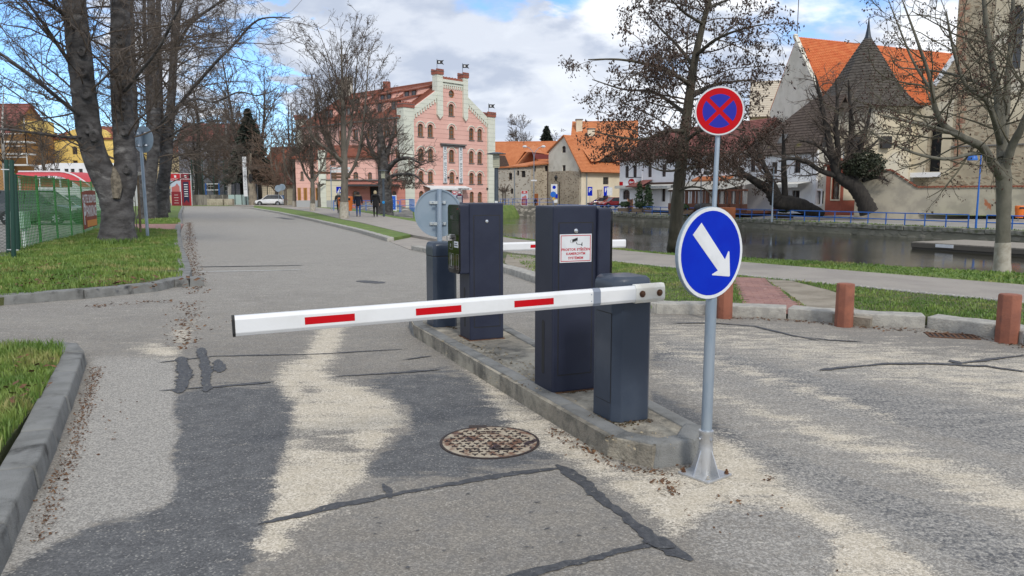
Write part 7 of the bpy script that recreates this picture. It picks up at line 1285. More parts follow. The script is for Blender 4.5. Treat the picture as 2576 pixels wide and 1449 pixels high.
# spruces
def spruce(u, Y, vt, w, label, seed):
    x = XY(u, Y); z1 = zat(vt, Y); root = thing('spruce_tree', label, 'tree', (x.x, Y, 0), 'spruces'); part('trunk', MB().tube((x.x, Y, -.2), (x.x, Y, z1 - .5), .3, .04, 8), BK_BLK, root); r = np.random.RandomState(seed); n = 7000
    t = r.uniform(0.02, 1, n) ** .8; z = z1 - t * (z1 - 4.5); rr = w * t * (.65 + .35 * np.abs(np.sin(z * 2.2 + r.normal(0, .2, n)))) * r.uniform(.25, 1.08, n); a = r.uniform(0, 6.28, n); a = np.round(a * 3 + z * .9) / 3 + r.normal(0, .09, n)
    p = np.stack([x.x + rr * np.cos(a), Y + rr * np.sin(a), z - rr * .25], 1); d = unit(np.stack([np.cos(a), np.sin(a), -.35 + r.normal(0, .3, n)], 1)); s = unit(np.cross(d, r.normal(0, 1, (n, 3)))); L_ = (.34 + .22 * t)[:, None]; V = np.stack([p - d * L_, p + s * L_ * .4, p + d * L_ * 1.2, p - s * L_ * .4], 1).reshape(-1, 3)
    me = np_mesh('crown', V - np.array([x.x, Y, 0]), np.arange(n * 4).reshape(-1, 4)); me.materials.append(mat('spruce_needles', (.012, .02, .014), .8, col2=(.022, .032, .02), sc=1)); o = link('crown', me, root); o['kind'] = 'stuff'
spruce(632, 124, 272, 4.2, 'dark spruce among the bare trees at the road end', 1); spruce(1374, 175, 315, 5.5, 'dark spruce above the old town roofs', 2)
# dead stump
db = XY(636, 118); ds_ = tree('dead_stump', 'hollow dead trunk beside the white car', [([db - UP * .2, db + UP * 1.5, db + UP * 3.2 + Vector((-.1, 0, 0)), db + UP * 4.6 + Vector((-.3, 0, 0)), db + UP * 8], [.7, .6, .55, .3, .1])], [(8, .6, 4, 2, 30, 1)], levb(.12, .03), bark('stripped_wood', (.2, .175, .14), (.3, .26, .2), (.05, .04, .03), sc3=.8), BK_TWIG, 91)
part('hollow', MB().plate([ell(db.x, 4.2, .32, .75, 12)], lambda s, z, d: Vector((s, 118 - .66 - d, z)), .02, -.1), BLACK, ds_)
# young tree with stakes on the left lawn; slim saplings by the court
sb = G(345, 590, .1); sap = tree('staked_sapling', 'thin sapling tied between two wooden stakes, behind the forked tree', [([sb, sb + UP * 1.2, sb + UP * 2.6], [.02, .016, .005])], [(8, .4, .6, .3, 40, 1)], levb(.1, .004, 3, 2), BK_MID, BK_TWIG, 92); STK = mat('stake_wood', (.17, .13, .09), .9, col2=(.12, .09, .06), sc=6)
for u, v, vt in ((334, 586, 442), (354, 591, 438)): a = G(u, v, .08); b = P(u + (-2 if u < 340 else -8), vt, a.y); part('stake', MB().tube(a, b, .045, n=8), STK, sap)
part('cross_board', MB().bar(P(333, 440, 28.8), P(354, 436, 28.4), .06, .12), mat('pale_board', (.36, .34, .3), .9), sap)
# ---------------------------------------------------------------- quay, railings, dock
QST = rubble('quay_stone', (.19, .185, .14), (.12, .12, .09), (.24, .225, .18), 1.3, .4, .6); COP = mat('quay_coping', (.26, .25, .21), .95, col2=(.17, .17, .14), sc=3, bump=.5, bsc=14, col3=(.09, .1, .05), sc3=1.1, lo3=.52, hi3=.66)
Qp = [(6.5, 121), (13.1, 107), (23.6, 80), (34.4, 55), (56, 5.2), (80, -50)]
qw_ = thing('quay_wall', 'stone quay wall with big coping blocks on the far bank', 'quay wall', (23.6, 80, -2)); qm = MB()
for (x0, y0), (x1, y1) in zip(Qp[:-1], Qp[1:]): qm.quad((x0 - .25, y0 - .1, -3.4), (x1 - .25, y1 - .1, -3.4), (x1, y1, -1.2), (x0, y0, -1.2)); qm.quad((x0, y0, -1.2), (x1, y1, -1.2), (x1 + .8, y1 + .3, -1.19), (x0 + .8, y0 + .3, -1.19))
part('wall_face', qm, QST, qw_)
cbm = MB().box((-.5, -.3, -.2), (.5, .3, .16)).mesh('coping_block', [COP], bevel=.03, seg=1)
for (x0, y0), (x1, y1) in zip(Qp[:4], Qp[1:5]):
    a, b = Vector((x0, y0, 0)), Vector((x1, y1, 0)); L = (b - a).length; n = int(L / 1.7); d = (b - a).normalized(); nn = Vector((-d.y, d.x, 0))
    for k in range(n):
        c = a + d * (L * (k + .5) / n) + nn * .22; o = link('coping_block', cbm, qw_); o.location = Vector((c.x + rnd.uniform(-.04, .04), c.y, -1.03 + rnd.uniform(-.03, .03))) - qw_.location; o.rotation_euler = (0, 0, math.atan2(d.y, d.x) + rnd.uniform(-.015, .015)); o.scale = (L / n - .05, 1, 1)
EMB = rubble('embankment_rubble', (.13, .125, .11), (.2, .19, .165), (.36, .34, .3), 1.6, .42, .62)
em = thing('stone_embankment', 'pale rubble embankment at the head of the river', 'embankment', (0, 121, -2)); part('wall_face', MB().quad((-3.5, 110.4, -3), (0, 120.6, -3), (0, 121, .05), (-3.2, 111, .1)).quad((0, 120.6, -3), (7, 120.3, -3), (6.7, 121, -.3), (0, 121, .05)).quad((-12, 66, -3), (-11.4, 80, -3), (-11.7, 80, .1), (-12.2, 66, .1)).quad((-11.4, 80, -3), (-8.8, 97, -3), (-9.1, 97, .1), (-11.7, 80, .1)).quad((-8.8, 97, -3), (-3.5, 110.4, -3), (-3.2, 111, .1), (-9.1, 97, .1)), EMB, em, norm=False)
sl_ = thing('stone_slope', 'sloping cobbled bank below the blue railings, behind the walkers', 'embankment', G(970, 540)); a, b = G(890, 531), G(1050, 531); part('slope', MB().add([a, b + Vector((-.5, 0, 0)), G(1040, 549, -.2), G(905, 541, 0), a + Vector((0, 6, .9)), b + Vector((-3, 4, .9))], [(3, 2, 1, 0), (0, 1, 5, 4)]), EMB, sl_)
RAILB = mat('blue_railing_paint', (.015, .12, .45), .45, col2=(.02, .14, .5), sc=3)
def railing(label, pts, z0, z1=None, sp=1.87, r=.05, h=1.05):
    a = Vector((*pts[0], z0)); root = thing('railing', label, 'railing', a, 'blue pipe railings by the water'); total = 0
    pm_ = MB().tube((0, 0, -.15), (0, 0, h), r, n=8).mesh('post', [RAILB])
    for (p, q) in zip(pts[:-1], pts[1:]):
        p, q = Vector((*p, z0)), Vector((*q, z0)); n = max(1, round((q - p).length / sp))
        for k in range(n + 1):
            if k == 0 and total: continue
            o = link('post', pm_, root); o.location = p.lerp(q, k / n) - a; total += 1
        for z in (h - .02, h * .48): part('rail', MB().tube(p + UP * z, q + UP * z, r * .85, n=8), RAILB, root)
    return root
off_ = lambda p, d=.55: (p[0] + .92 * d, p[1] + .39 * d)
qa = [off_(p) for p in [(6.8, 121.3), (13.1, 107), (23.6, 80)]]; gp1 = P(2452, 560, 56.2); lin = lambda y: 34.4 + (55 - y) * .433 if y < 55 else 23.6 + (80 - y) * .432
railing('long blue railing along the far quay, left of the lamp', qa + [off_((lin(56.6), 56.6))], -.9); railing('blue railing right of the twin lamp, running out of the picture', [off_((lin(55.3), 55.3)), off_((56, 5.2))], -.9)
railing('blue railing across the end of the path in front of the hotel', [XY(839, 74)[:2], XY(1005, 71)[:2]], .1, h=1.0, r=.035); railing('short blue railing at the sluice beside the hotel', [XY(1008, 73)[:2], XY(1042, 74)[:2], XY(1030, 84)[:2]], .1, sp=1.6, h=1.1, r=.03); railing('blue railing on the embankment between hotel and old town', [(-3, 112.2), (.1, 122), (6.6, 122)], .0, sp=2.2, h=1.05, r=.035)
def lampb():
    p = Vector((*off_((lin(56), 56), .5), -.9)); t = thing('twin_lamp', 'blue lamp post with two dome shades above the far railing', 'street lamp', p); z = zat(388, 56); part('post', MB().tube(p, (p.x, p.y, 2.2), .075, .06, 10).tube((p.x, p.y, 2.2), (p.x, p.y, z), .05, .045, 10), RAILB, t, smooth=True); part('crossbar', MB().bar((p.x - .65, p.y, z), (p.x + .65, p.y, z), .04, .05), RAILB, t)
    for s in (-1, 1):
        sd2 = part('shade', MB().lathe([(.34, -.5), (.34, -.42), (.3, -.22), (.18, -.08), (.05, -.02), (.02, .03)], 16, (p.x + s * .62, p.y, z)), RAILB, t, smooth=True); part('diffuser', MB().lathe([(.2, -.52), (.3, -.5)], 16, (p.x + s * .62, p.y, z)), SIGNWHITE, sd2)
lampb()
dk = thing('river_dock', 'low weathered wooden dock floating in the river', 'dock', G(2400, 606, -1.35)); DKW = mat('weathered_planks', (.3, .27, .225), .9, col2=(.22, .2, .17), sc=3, stretch=(.4, 3, 1), bump=.4, bsc=20); D0_, D1_ = G(2295, 608, -1.35), G(2760, 636, -1.35); D3 = G(2420, 594, -1.35); dl = (D1_ - D0_); dwv = Vector((-dl.y, dl.x, 0)).normalized() * 5.2
n_ = 46; pme = None
for k in range(n_):
    a = D0_.lerp(D1_, k / n_); b = D0_.lerp(D1_, (k + .94) / n_); part('plank', MB().add([a, b, b + dwv, a + dwv] + [q - UP * .06 for q in (a, b, b + dwv, a + dwv)], [(0, 1, 2, 3), (7, 6, 5, 4), (0, 4, 5, 1), (3, 2, 6, 7), (0, 3, 7, 4), (1, 5, 6, 2)]), DKW, dk)
for q, nm in ((0, 'edge_beam'), (5.0, 'edge_beam')): o_ = dwv.normalized() * q; part(nm, MB().bar(D0_ + o_ - UP * .2, D1_ + o_ - UP * .2, .18, .26), mat('dark_beam', (.1, .09, .075), .9), dk)
part('end_beam', MB().bar(D0_ - UP * .2, D0_ + dwv - UP * .2, .18, .26), mat('dark_beam', (.1, .09, .075), .9), dk); part('float', MB().add([D0_ - UP * .33, D1_ - UP * .33, D1_ + dwv - UP * .33, D0_ + dwv - UP * .33] + [p - UP * .5 for p in (D0_ - UP * .33, D1_ - UP * .33, D1_ + dwv - UP * .33, D0_ + dwv - UP * .33)], [(0, 1, 5, 4), (1, 2, 6, 5), (2, 3, 7, 6), (3, 0, 4, 7)]), mat('dark_beam', (.1, .09, .075), .9), dk)
part('notice_board', MB().bar(D0_.lerp(D1_, .16) - UP * .14 - dwv.normalized() * .12, D0_.lerp(D1_, .27) - UP * .14 - dwv.normalized() * .12, .03, .2), SIGNWHITE, dk)
# ---------------------------------------------------------------- posts, lamps, signs
def lantern(u, v, label, top):
    p = G(u, v, .08); t = thing('park_lamp', label, 'street lamp', p, 'dark park lamps'); LM = mat('lamp_anthracite', (.045, .06, .08), .5, col2=(.06, .08, .1), sc=3); z = zat(top, p.y)
    part('post', MB().tube(p, (p.x, p.y, z - .55), .085, .075, 14), LM, t, smooth=True); part('head', MB().box((p.x - .12, p.y - .12, z - .56), (p.x + .12, p.y + .12, z - .06)), mat('lamp_glass', (.42, .42, .32), .3), t)
    for k in range(6): part('louvre', MB().box((p.x - .13, p.y - .13, z - .52 + k * .08), (p.x + .13, p.y + .13, z - .5 + k * .08)), mat('lamp_louvre', (.3, .31, .25), .5), t)
    part('cap', MB().lathe([(.36, -.02), (.36, .0), (.1, .05), (.0, .06)], 20, (p.x, p.y, z - .04)), LM, t)
    if top < 420: part('sticker', MB().box((p.x - .02, p.y - .1, 1.0), (p.x + .03, p.y - .07, 1.06)), mat('yellow_sticker', (.6, .55, .15), .6), t); part('sticker', MB().box((p.x - .06, p.y - .1, 1.25), (p.x + .05, p.y - .075, 1.36)), SIGNWHITE, t)
    else: part('blue_disc', MB().lathe([(.1, -.01), (.1, .01)], 12).xf(Matrix.Translation((p.x, p.y - .09, 1.1)) @ Matrix.Rotation(R(90), 4, 'X')), mat('sign_cyan', (.02, .25, .6), .4), t)
lantern(1249, 592, 'dark lamp post with a square lantern, beside the tall cabinet', 386); lantern(966, 546, 'dark lamp post with a square lantern, beside the two walkers', 429)
def post_sign(name, label, u, vb, Y, vt, draw, r=.03, z0=0.0, grp='road signs in the distance'):
    b = XY(u, Y); b.z = z0; t = thing(name, label, 'road sign', b, grp); zt_ = zat(vt, Y); part('post', MB().tube(b, (b.x, b.y, zt_), r, n=8), GALV, t); draw(t, b, zt_); return t
def rplate(w, h, m, dz=0, rim=None):
    def f(t, b, z):
        pl = part('sign_plate', MB().box((b.x - w / 2, b.y - .06, z - h + dz), (b.x + w / 2, b.y - .04, z + dz)), m, t); return pl
    return f
def cplate(r, m, dz=0, rx=1.0):
    def f(t, b, z): return part('sign_plate', MB().plate([ell(b.x, z - r + dz, r * rx, r, 24)], lambda s, zz, d: Vector((s, b.y - .05 - d, zz)), .01, -.01), m, t)
    return f
lp_ = G(372, 599, .08); t = thing('rear_facing_sign', 'big round sign back on a leaning blue-grey post by the forked tree', 'road sign', lp_); tp_ = P(352, 330, lp_.y); part('post', MB().path([lp_, tp_], .055, 12), GALV, t, smooth=True)
yw = R(72); nn_ = Vector((math.cos(yw), math.sin(yw), 0)); ee_ = Vector((-nn_.y, nn_.x, 0)); c_ = P(361, 351, lp_.y + .1); fn_ = lambda s, z, d: c_ + ee_ * s + UP * z + nn_ * d; pl = part('sign_plate', MB().plate([ell(0, 0, .42, .46, 32)], fn_, .01, -.015), SIGNBACK, t)
for z in (-.2, .22): part('clamp', MB().bar(fn_(-.2, z, -.04), fn_(.2, z, -.04), .03, .05), STEEL, t)
def walk(t, b, z):
    pl = part('sign_plate', MB().box((b.x - .32, b.y - .06, z - .64), (b.x + .32, b.y - .04, z)), SIGNBLUE, t); part('white_triangle', MB().add([(b.x - .22, b.y - .065, z - .54), (b.x + .22, b.y - .065, z - .54), (b.x, b.y - .065, z - .12)], [(0, 1, 2)]), SIGNWHITE, pl); part('walking_figure', MB().box((b.x - .03, b.y - .068, z - .5), (b.x + .03, b.y - .066, z - .25)), BLACK, pl)
post_sign('crossing_sign', 'blue square pedestrian crossing sign beside the tall budding tree', 855, 0, 76, 470, walk)
post_sign('cycle_sign', 'small round blue sign between the first two verge trees', 792, 0, 100, 464, cplate(.45, SIGNBLUE)); post_sign('rear_facing_sign', 'grey back of a round sign, left one beside the white car', 701, 0, 113, 466, cplate(.5, SIGNBACK)); post_sign('rear_facing_sign', 'grey back of a round sign, right one beside the white car', 711, 0, 114, 463, cplate(.5, SIGNBACK))
def octo(t, b, z): a = part('octagon_plate', MB().plate([ell(b.x, z - .9, .6, .6, 8)], lambda s, zz, d: Vector((s, b.y - .05 - d, zz)), .01, -.01), SIGNBACK, t); part('diamond_plate', MB().plate([ell(b.x, z - .35, .5, .5, 4)], lambda s, zz, d: Vector((s, b.y - .08 - d, zz)), .01, -.01), SIGNBACK, t)
post_sign('stop_sign_back', 'grey backs of an octagon and a diamond sign left of the banner stand', 424, 0, 106, 444, octo)
def psign(t, b, z):
    pl = part('sign_plate', MB().box((b.x - .4, b.y - .06, z - 1.5), (b.x + .4, b.y - .04, z)), SIGNBLUE, t); part('letter_p', MB().ext(mesh_text('P', .95, bold=.02), Matrix.Translation((b.x, b.y - .065, z - .6)) @ Matrix.Rotation(R(90), 4, 'X')), SIGNWHITE, pl, norm=False)
ks = lambda x, y: k6(x, y)
post_sign('parking_sign', 'blue parking sign in front of the cream side wall, left one', ks(1745, 0)[0], 0, 128, ks(0, 872)[1], psign, z0=-.3); post_sign('parking_sign', 'blue parking sign nearer the restaurant, with a white plate below', ks(2043, 0)[0], 0, 124, ks(0, 865)[1], psign, z0=-.3); post_sign('notice_post', 'white notice plate beside the right parking sign', ks(2108, 0)[0], 0, 122, ks(0, 880)[1], rplate(.85, 1.3, SIGNWHITE), z0=-.3)
def zone(t, b, z):
    part('zone_plate', MB().box((b.x - .55, b.y - .05, z - 2.0), (b.x + .55, b.y - .03, z)), SIGNWHITE, t); part('ring', MB().plate([ell(b.x, z - .55, .3, .3, 18)], lambda s, zz, d: Vector((s, b.y - .06 - d, zz)), .005, -.005), SIGNBLUE, t); part('cycle_disc', MB().plate([ell(b.x - .15, z - 1.75, .5, .5, 20)], lambda s, zz, d: Vector((s, b.y - .09 - d, zz)), .005, -.01), mat('sign_sky_blue', (.01, .13, .55), .4), t); part('yellow_diamond', MB().plate([ell(b.x - .1, z - 2.55, .32, .32, 4)], lambda s, zz, d: Vector((s, b.y - .1 - d, zz)), .005, -.01), mat('sign_yellow', (.65, .42, .02), .4), t); part('blue_plate', MB().box((b.x + .2, b.y - .08, z - 2.4), (b.x + .6, b.y - .06, z - 1.7)), SIGNBLUE, t); part('white_plate', MB().box((b.x - .05, b.y - .08, z - 3.2), (b.x + .6, b.y - .06, z - 2.6)), SIGNWHITE, t)
post_sign('zone_sign', 'cluster of blue, white and yellow signs before the stone gable', ks(1085, 0)[0], 0, 131, ks(0, 822)[1], zone, z0=-.3)
sp_ = XY(ks(712, 0)[0], 133); t = thing('street_lamp', 'tall grey street lamp with two curved arms before the rubble house', 'street lamp', sp_); zt_ = zat(ks(0, 330)[1], 133); part('post', MB().tube(sp_ - UP * .3, (sp_.x, sp_.y, zt_), .1, .07, 8), GALV, t)
for s in (-1, 1):
    ar = part('arm', MB().path([(sp_.x, sp_.y, zt_ - .1), (sp_.x + s * .25, sp_.y, zt_ + .9), (sp_.x + s * .8, sp_.y, zt_ + 1.5), (sp_.x + s * 1.35, sp_.y, zt_ + 1.75)], .05, 6), GALV, t); part('lamp_head', MB().lathe([(.05, -.35), (.2, -.2), (.24, .1), (.12, .35), (.02, .4)], 10).xf(Matrix.Translation((sp_.x + s * 1.6, sp_.y, zt_ + 1.75)) @ Matrix.Rotation(R(90 * s), 4, 'Y')), SIGNWHITE, ar, smooth=True)
part('camera', MB().box((sp_.x - .5, sp_.y - .2, zat(ks(0, 770)[1], 133)), (sp_.x + .5, sp_.y + .1, zat(ks(0, 745)[1], 133))), SIGNWHITE, t)
for x, yt, Y, lab in ((1183, 700, 131, 'old-fashioned black lantern post before the stone gable'),):
    p = XY(ks(x, 0)[0], Y); z = zat(ks(0, yt)[1], Y); t = thing('lantern_post', lab, 'street lamp', p); part('post', MB().tube(p - UP * .3, (p.x, p.y, z - .8), .07, n=8), BLACK, t); part('bracket', MB().path([(p.x, p.y, z - .9), (p.x - .3, p.y, z - .75), (p.x - .6, p.y, z - .6)], .04, 6), BLACK, t); part('lantern', MB().lathe([(.1, -.6), (.28, -.1), (.34, .0), (.12, .25), (.02, .5)], 8, (p.x - .62, p.y, z)), BLACK, t)
sp2 = P(*k8(685, 1310), 72.5); t = thing('thin_pole', 'thin pale pole rising in front of the leaning tree', 'pole', (sp2.x, sp2.y, -.9)); part('post', MB().tube((sp2.x, sp2.y, -.95), P(*k8(715, 570), 72.5), .07, .05, 8), GALV, t); part('collar', MB().tube((sp2.x, sp2.y, -.9), (sp2.x, sp2.y, .2), .09, n=8), GALV, t)
qp = P(*zr(2640, 560, 4.83)(578, 1220), 84); t = thing('terrace_lamp', 'slim dark lamp post with twin shades before the timber terrace', 'street lamp', (qp.x, qp.y, -.6)); part('post', MB().tube((qp.x, qp.y, -.8), P(*zr(2640, 560, 4.83)(585, 560), 84), .06, n=8), NAVY2, t)
for s in (-.7, .7): part('shade', MB().lathe([(.36, -.35), (.3, 0), (.05, .12)], 12, P(*zr(2640, 560, 4.83)(585, 560), 84) + Vector((s, 0, 0))), BLACK, t, smooth=True)
ORG = mat('orange_plastic', (.72, .17, .02), .5, col2=(.62, .14, .02), sc=4)
def bin_(label, p, h=.75, r=.21, up=.35):
    t = thing('litter_bin', label, 'litter bin', p, 'orange litter bins'); part('post', MB().tube(p, p + UP * (up + h + .1), .03, n=8), GALV, t); part('body', MB().lathe([(r * .75, up), (r, up + h * .8), (r, up + h), (r * .9, up + h + .05), (0, up + h + .06)], 14, p + Vector((0, -.12, 0))), ORG, t, smooth=True); part('mouth', MB().box((p.x - r * .6, p.y - r - .13, p.z + up + h * .78), (p.x + r * .6, p.y - r + .0, p.z + up + h * .93)), BLACK, t)
bp_ = P(878, 530, 55.5); bin_('orange litter bin half behind the tall budding tree', Vector((bp_.x, bp_.y, .1)), 1.0, .32, .35); bp_ = P(2562, 540, 62); bin_('orange litter bin beyond the right railing', Vector((bp_.x, bp_.y, -.5)), .95, .36, .25); bp_ = P(846, 530, 60); bin_('orange litter bin seen left of the tall budding tree', Vector((P(861, 530, 60).x, 60, .1)), .9, .3, .35)
# banner stands
RED_D = mat('banner_maroon', (.2, .012, .025), .6); RED_B = mat('banner_red', (.42, .012, .02), .6)
def stand(label, x0, x1, z0, z1, Y, two=False, rz=0):
    c = Vector(((x0 + x1) / 2, Y, z0)); t = thing('banner_stand', label, 'banner', c, 'hotel banner stands'); w = (x1 - x0)
    fr = Fr((x0, Y), (x1, Y + rz)); L = fr.L; h = z1 - z0; part('frame', MB().plate([rect(0, z0, L, z1)], fr, 0, -.3), SIGNWHITE, t)
    for k in range(2 if two else 1):
        a, b = (L * k / 2 + .04, L * (k + 1) / 2 - .04) if two else (.06, L - .06); cx_ = (a + b) / 2; q = part('printed_panel', MB().plate([rect(a, z0 + .06, b, z1 - .06)], fr, .012, 0), RED_D, t); part('red_header', MB().plate([rect(a, z1 - h * .22, b, z1 - .06)], fr, .018, .01), RED_B if not (two and k) else RED_D, q); part('logo', MB().plate([rect(cx_ - .16, z1 - h * .13, cx_ + .16, z1 - h * .06)], fr, .026, .015), SIGNWHITE, q); txt_on(fr, 'HOTEL BUDWEIS', cx_, z1 - h * .175, (b - a) * .13, .03, q, SIGNWHITE, bold=.004)
        if two and k: 
            part('navy_ribbon', MB().plate([[(cx_ - .42, z0 + h * .1), (cx_, z0 + h * .2), (cx_ + .42, z0 + h * .1), (cx_ + .42, z1 - h * .26), (cx_ - .42, z1 - h * .26)]], fr, .02, .01), mat('banner_navy', (.012, .012, .05), .6), q); part('red_edge', MB().plate([rect(b - .22, z0 + .06, b, z1 - .06)], fr, .018, .01), RED_B, q)
            for m_ in range(6): part('print_line', MB().plate([rect(cx_ - .28, z0 + h * (.3 + .07 * m_), cx_ + .28, z0 + h * (.32 + .07 * m_) + .02)], fr, .027, .015), SIGNWHITE, q)
        else:
            part('photo_sky', MB().plate([rect(a, z0 + h * .45, b, z1 - h * .22)], fr, .018, .01), mat('print_sky', (.42, .5, .6), .6), q); part('photo_house', MB().plate([[(a + .1, z0 + h * .45), (b - .15, z0 + h * .45), (b - .15, z0 + h * .6), (cx_ + .2, z0 + h * .7), (cx_ - .1, z0 + h * .62), (a + .1, z0 + h * .58)]], fr, .024, .012), mat('print_pink', (.42, .13, .13), .6), q)
            for m_ in range(4): part('print_line', MB().plate([rect(cx_ - .35 + .06 * (m_ % 2), z0 + h * (.1 + .08 * m_), cx_ + .35 - .06 * (m_ % 2), z0 + h * (.11 + .08 * m_) + .03)], fr, .02, .01), mat('print_line', (.5, .42, .42), .6), q)
xa, xb = XY(431, 116).x, XY(482, 116).x; stand('tall double red hotel banner at the road end', xa, xb, -.1, zat(437, 116), 116, True); p0, p1 = P(*k6(478, 1215), 131), P(*k6(600, 940), 131); stand('single red hotel banner before the rubble house', p0.x, p1.x, p0.z, p1.z, 131); p0, p1 = P(*k2(1322, 1262), 97), P(*k2(1393, 1178), 97); stand('double red hotel banner at the hotel restaurant door', p0.x, p1.x, -.1, p1.z, 97, True)
p = XY(983, 74); t = thing('info_board', 'blue information board behind the path-end railing', 'board', p); part('frame', MB().box((p.x - .55, p.y, .05), (p.x + .55, p.y + .12, 1.6)), SIGNWHITE, t); q = part('blue_panel', MB().box((p.x - .47, p.y - .012, .2), (p.x + .47, p.y, 1.52)), mat('board_blue', (.01, .1, .5), .5), t)
for k in range(7): part('print_line', MB().box((p.x - .38, p.y - .018, .4 + k * .13), (p.x + .3 - .08 * (k % 3), p.y - .012, .43 + k * .13)), mat('print_pale_blue', (.3, .42, .7), .5), q)
t = thing('fingerpost', 'brown direction signs on a post behind the tall budding tree', 'sign', XY(834, 78)); b = XY(834, 78); part('post', MB().tube(b, b + UP * 4.6, .05, n=8), GALV, t)
for z, s, l_ in ((4.2, 1, 2.0), (3.9, 1, 2.0), (3.6, 1, 2.0), (3.75, -1, 2.2), (3.3, 1, 2.0)): part('finger', MB().box((b.x + (.05 if s > 0 else -l_), b.y - .05, z), (b.x + (l_ if s > 0 else -.05), b.y, z + .24)), mat('sign_brown', (.12, .06, .03), .6) if z < 3.8 else SIGNWHITE, t)
# ---------------------------------------------------------------- sports court end
ct_ = thing('court_fence', 'dark green high net fence of the sports court', 'fence', XY(580, 125)); x0, x1 = XY(486, 125).x, XY(700, 125).x; GRN_D = mat('dark_green_paint', (.012, .045, .035), .5); n_ = 9
for k in range(n_): x = x0 + (x1 - x0) * k / (n_ - 1); part('post', MB().tube((x, 125, 0), (x, 125, 7.5), .07, n=6), GRN_D, ct_)
nm = MB()
for k in range(int((x1 - x0) / .3)): nm.bar((x0 + k * .3, 125, 1.5), (x0 + k * .3, 125, 7.3), .02, .02)
for k in range(20): nm.bar((x0, 125, 1.5 + k * .3), (x1, 125, 1.5 + k * .3), .02, .02)
part('net', nm, GRN_D, ct_, norm=False)['kind'] = 'stuff'
OC_ = mat('old_concrete', (.25, .245, .22), .95, col2=(.18, .175, .16), sc=2); cw = thing('concrete_wall', 'stained low concrete wall along the sports court', 'wall', XY(525, 122)); xs_ = np.linspace(XY(482, 122).x, XY(573, 122).x, 7)
for a, b in zip(xs_[:-1], xs_[1:]): part('wall_panel', MB().box((a, 121.9, -.1), (b - .06, 122.15, zat(490, 122))), mat('stained_concrete', (.26, .25, .22), .95, col2=(.1, .095, .085), sc=1.2, stretch=(1, 1, .3)), cw)
gpn = thing('glass_screen', 'frosted pale green glass screens beside the dead stump', 'screen', XY(600, 121)); xs_ = np.linspace(XY(574, 121).x, XY(626, 121).x, 4)
for a, b in zip(xs_[:-1], xs_[1:]): part('frosted_pane', MB().box((a + .05, 121, .1), (b - .05, 121.05, zat(490, 121))), mat('frosted_glass', (.38, .5, .48), .25), gpn); part('post', MB().box((b - .05, 120.95, -.1), (b + .05, 121.1, zat(489, 121))), BLACK, gpn)
gl_ = thing('ball_goal', 'blue framed volleyball posts with a white net band', 'goal', XY(536, 127)); g0, g1 = XY(519, 127).x, XY(552, 127).x
for x in (g0, g1): part('post', MB().tube((x, 127, 0), (x, 127, zat(462, 127)), .12, n=8), RAILB, gl_)
for v in (463, 478): part('net_band', MB().bar((g0, 127, zat(v, 127)), (g1, 127, zat(v, 127)), .04, .16), SIGNWHITE, gl_)
for u, lab in ((533, 'left pale stone block at the road end'), (551.5, 'middle pale stone block at the road end'), (576, 'right pale stone block at the road end')): u = {533: 545 - 12, 551.5: 569 - 12, 576: 596 - 12}[u] if False else u; p = XY(u, 119); one('stone_block', MB().box((p.x - .65, 118.6, -.1), (p.x + .65, 119.6, 1.05)), mat('pale_stone', (.42, .38, .3), .95, col2=(.3, .27, .21), sc=2, bump=.5, bsc=6), lab, 'stone block', p, 'stone blocks at the road end', bevel=.12, seg=2)
vbn = XY(619, 117.5); t = thing('banner_mast', 'tall narrow white banner beside the dead stump', 'banner', vbn); part('mast', MB().tube(vbn, (vbn.x, vbn.y, zat(396, 117)), .08, n=6), BLACK, t); z0, z1 = zat(494, 117), zat(396, 117); q = part('banner', MB().box((vbn.x - .3, vbn.y - .1, z0), (vbn.x + .3, vbn.y - .05, z1)), SIGNWHITE, t); part('lettering', MB().ext(mesh_text('HOTEL BUDWEIS', .5, spacing=1.1), Matrix.Translation((vbn.x, vbn.y - .11, (z0 + z1) / 2)) @ Matrix.Rotation(R(90), 4, 'X') @ Matrix.Rotation(R(-90), 4, 'Z')), BANT, q, norm=False)
# ---------------------------------------------------------------- fences by the car park
GRN = mat('green_wire', (.06, .24, .06), .5, col2=(.08, .3, .08), sc=3); Fa, Fb_ = Vector((-13.05, 20.0, .05)), Vector((-18.6, 34.4, .05)); fen = thing('mesh_fence', 'bright green mesh panel fence along the car park', 'fence', Fa); fd = (Fb_ - Fa).normalized(); FL_ = (Fb_ - Fa).length; npn = 6; HF = 2.05
def onf(s, z): return Fa + fd * s + UP * z
pmesh = MB().tube((0, 0, -.1), (0, 0, HF + .05), .035, n=8).mesh('post', [GRN])
for k in range(npn + 1): o = link('post', pmesh, fen); o.location = fd * (FL_ * k / npn)
for k in range(npn):
    s0, s1 = FL_ * k / npn, FL_ * (k + 1) / npn; wm = MB()
    for j in range(25): z = .06 + j * .082; wm.bar(onf(s0, z), onf(s1, z), .012, .012)
    for j in range(1, 14): s = s0 + (s1 - s0) * j / 14; wm.bar(onf(s, .03), onf(s, HF), .013, .013)
    wm.bar(onf(s0, HF), onf(s1, HF), .02, .03); part('mesh_panel', wm, GRN, fen, norm=False)['kind'] = 'stuff'
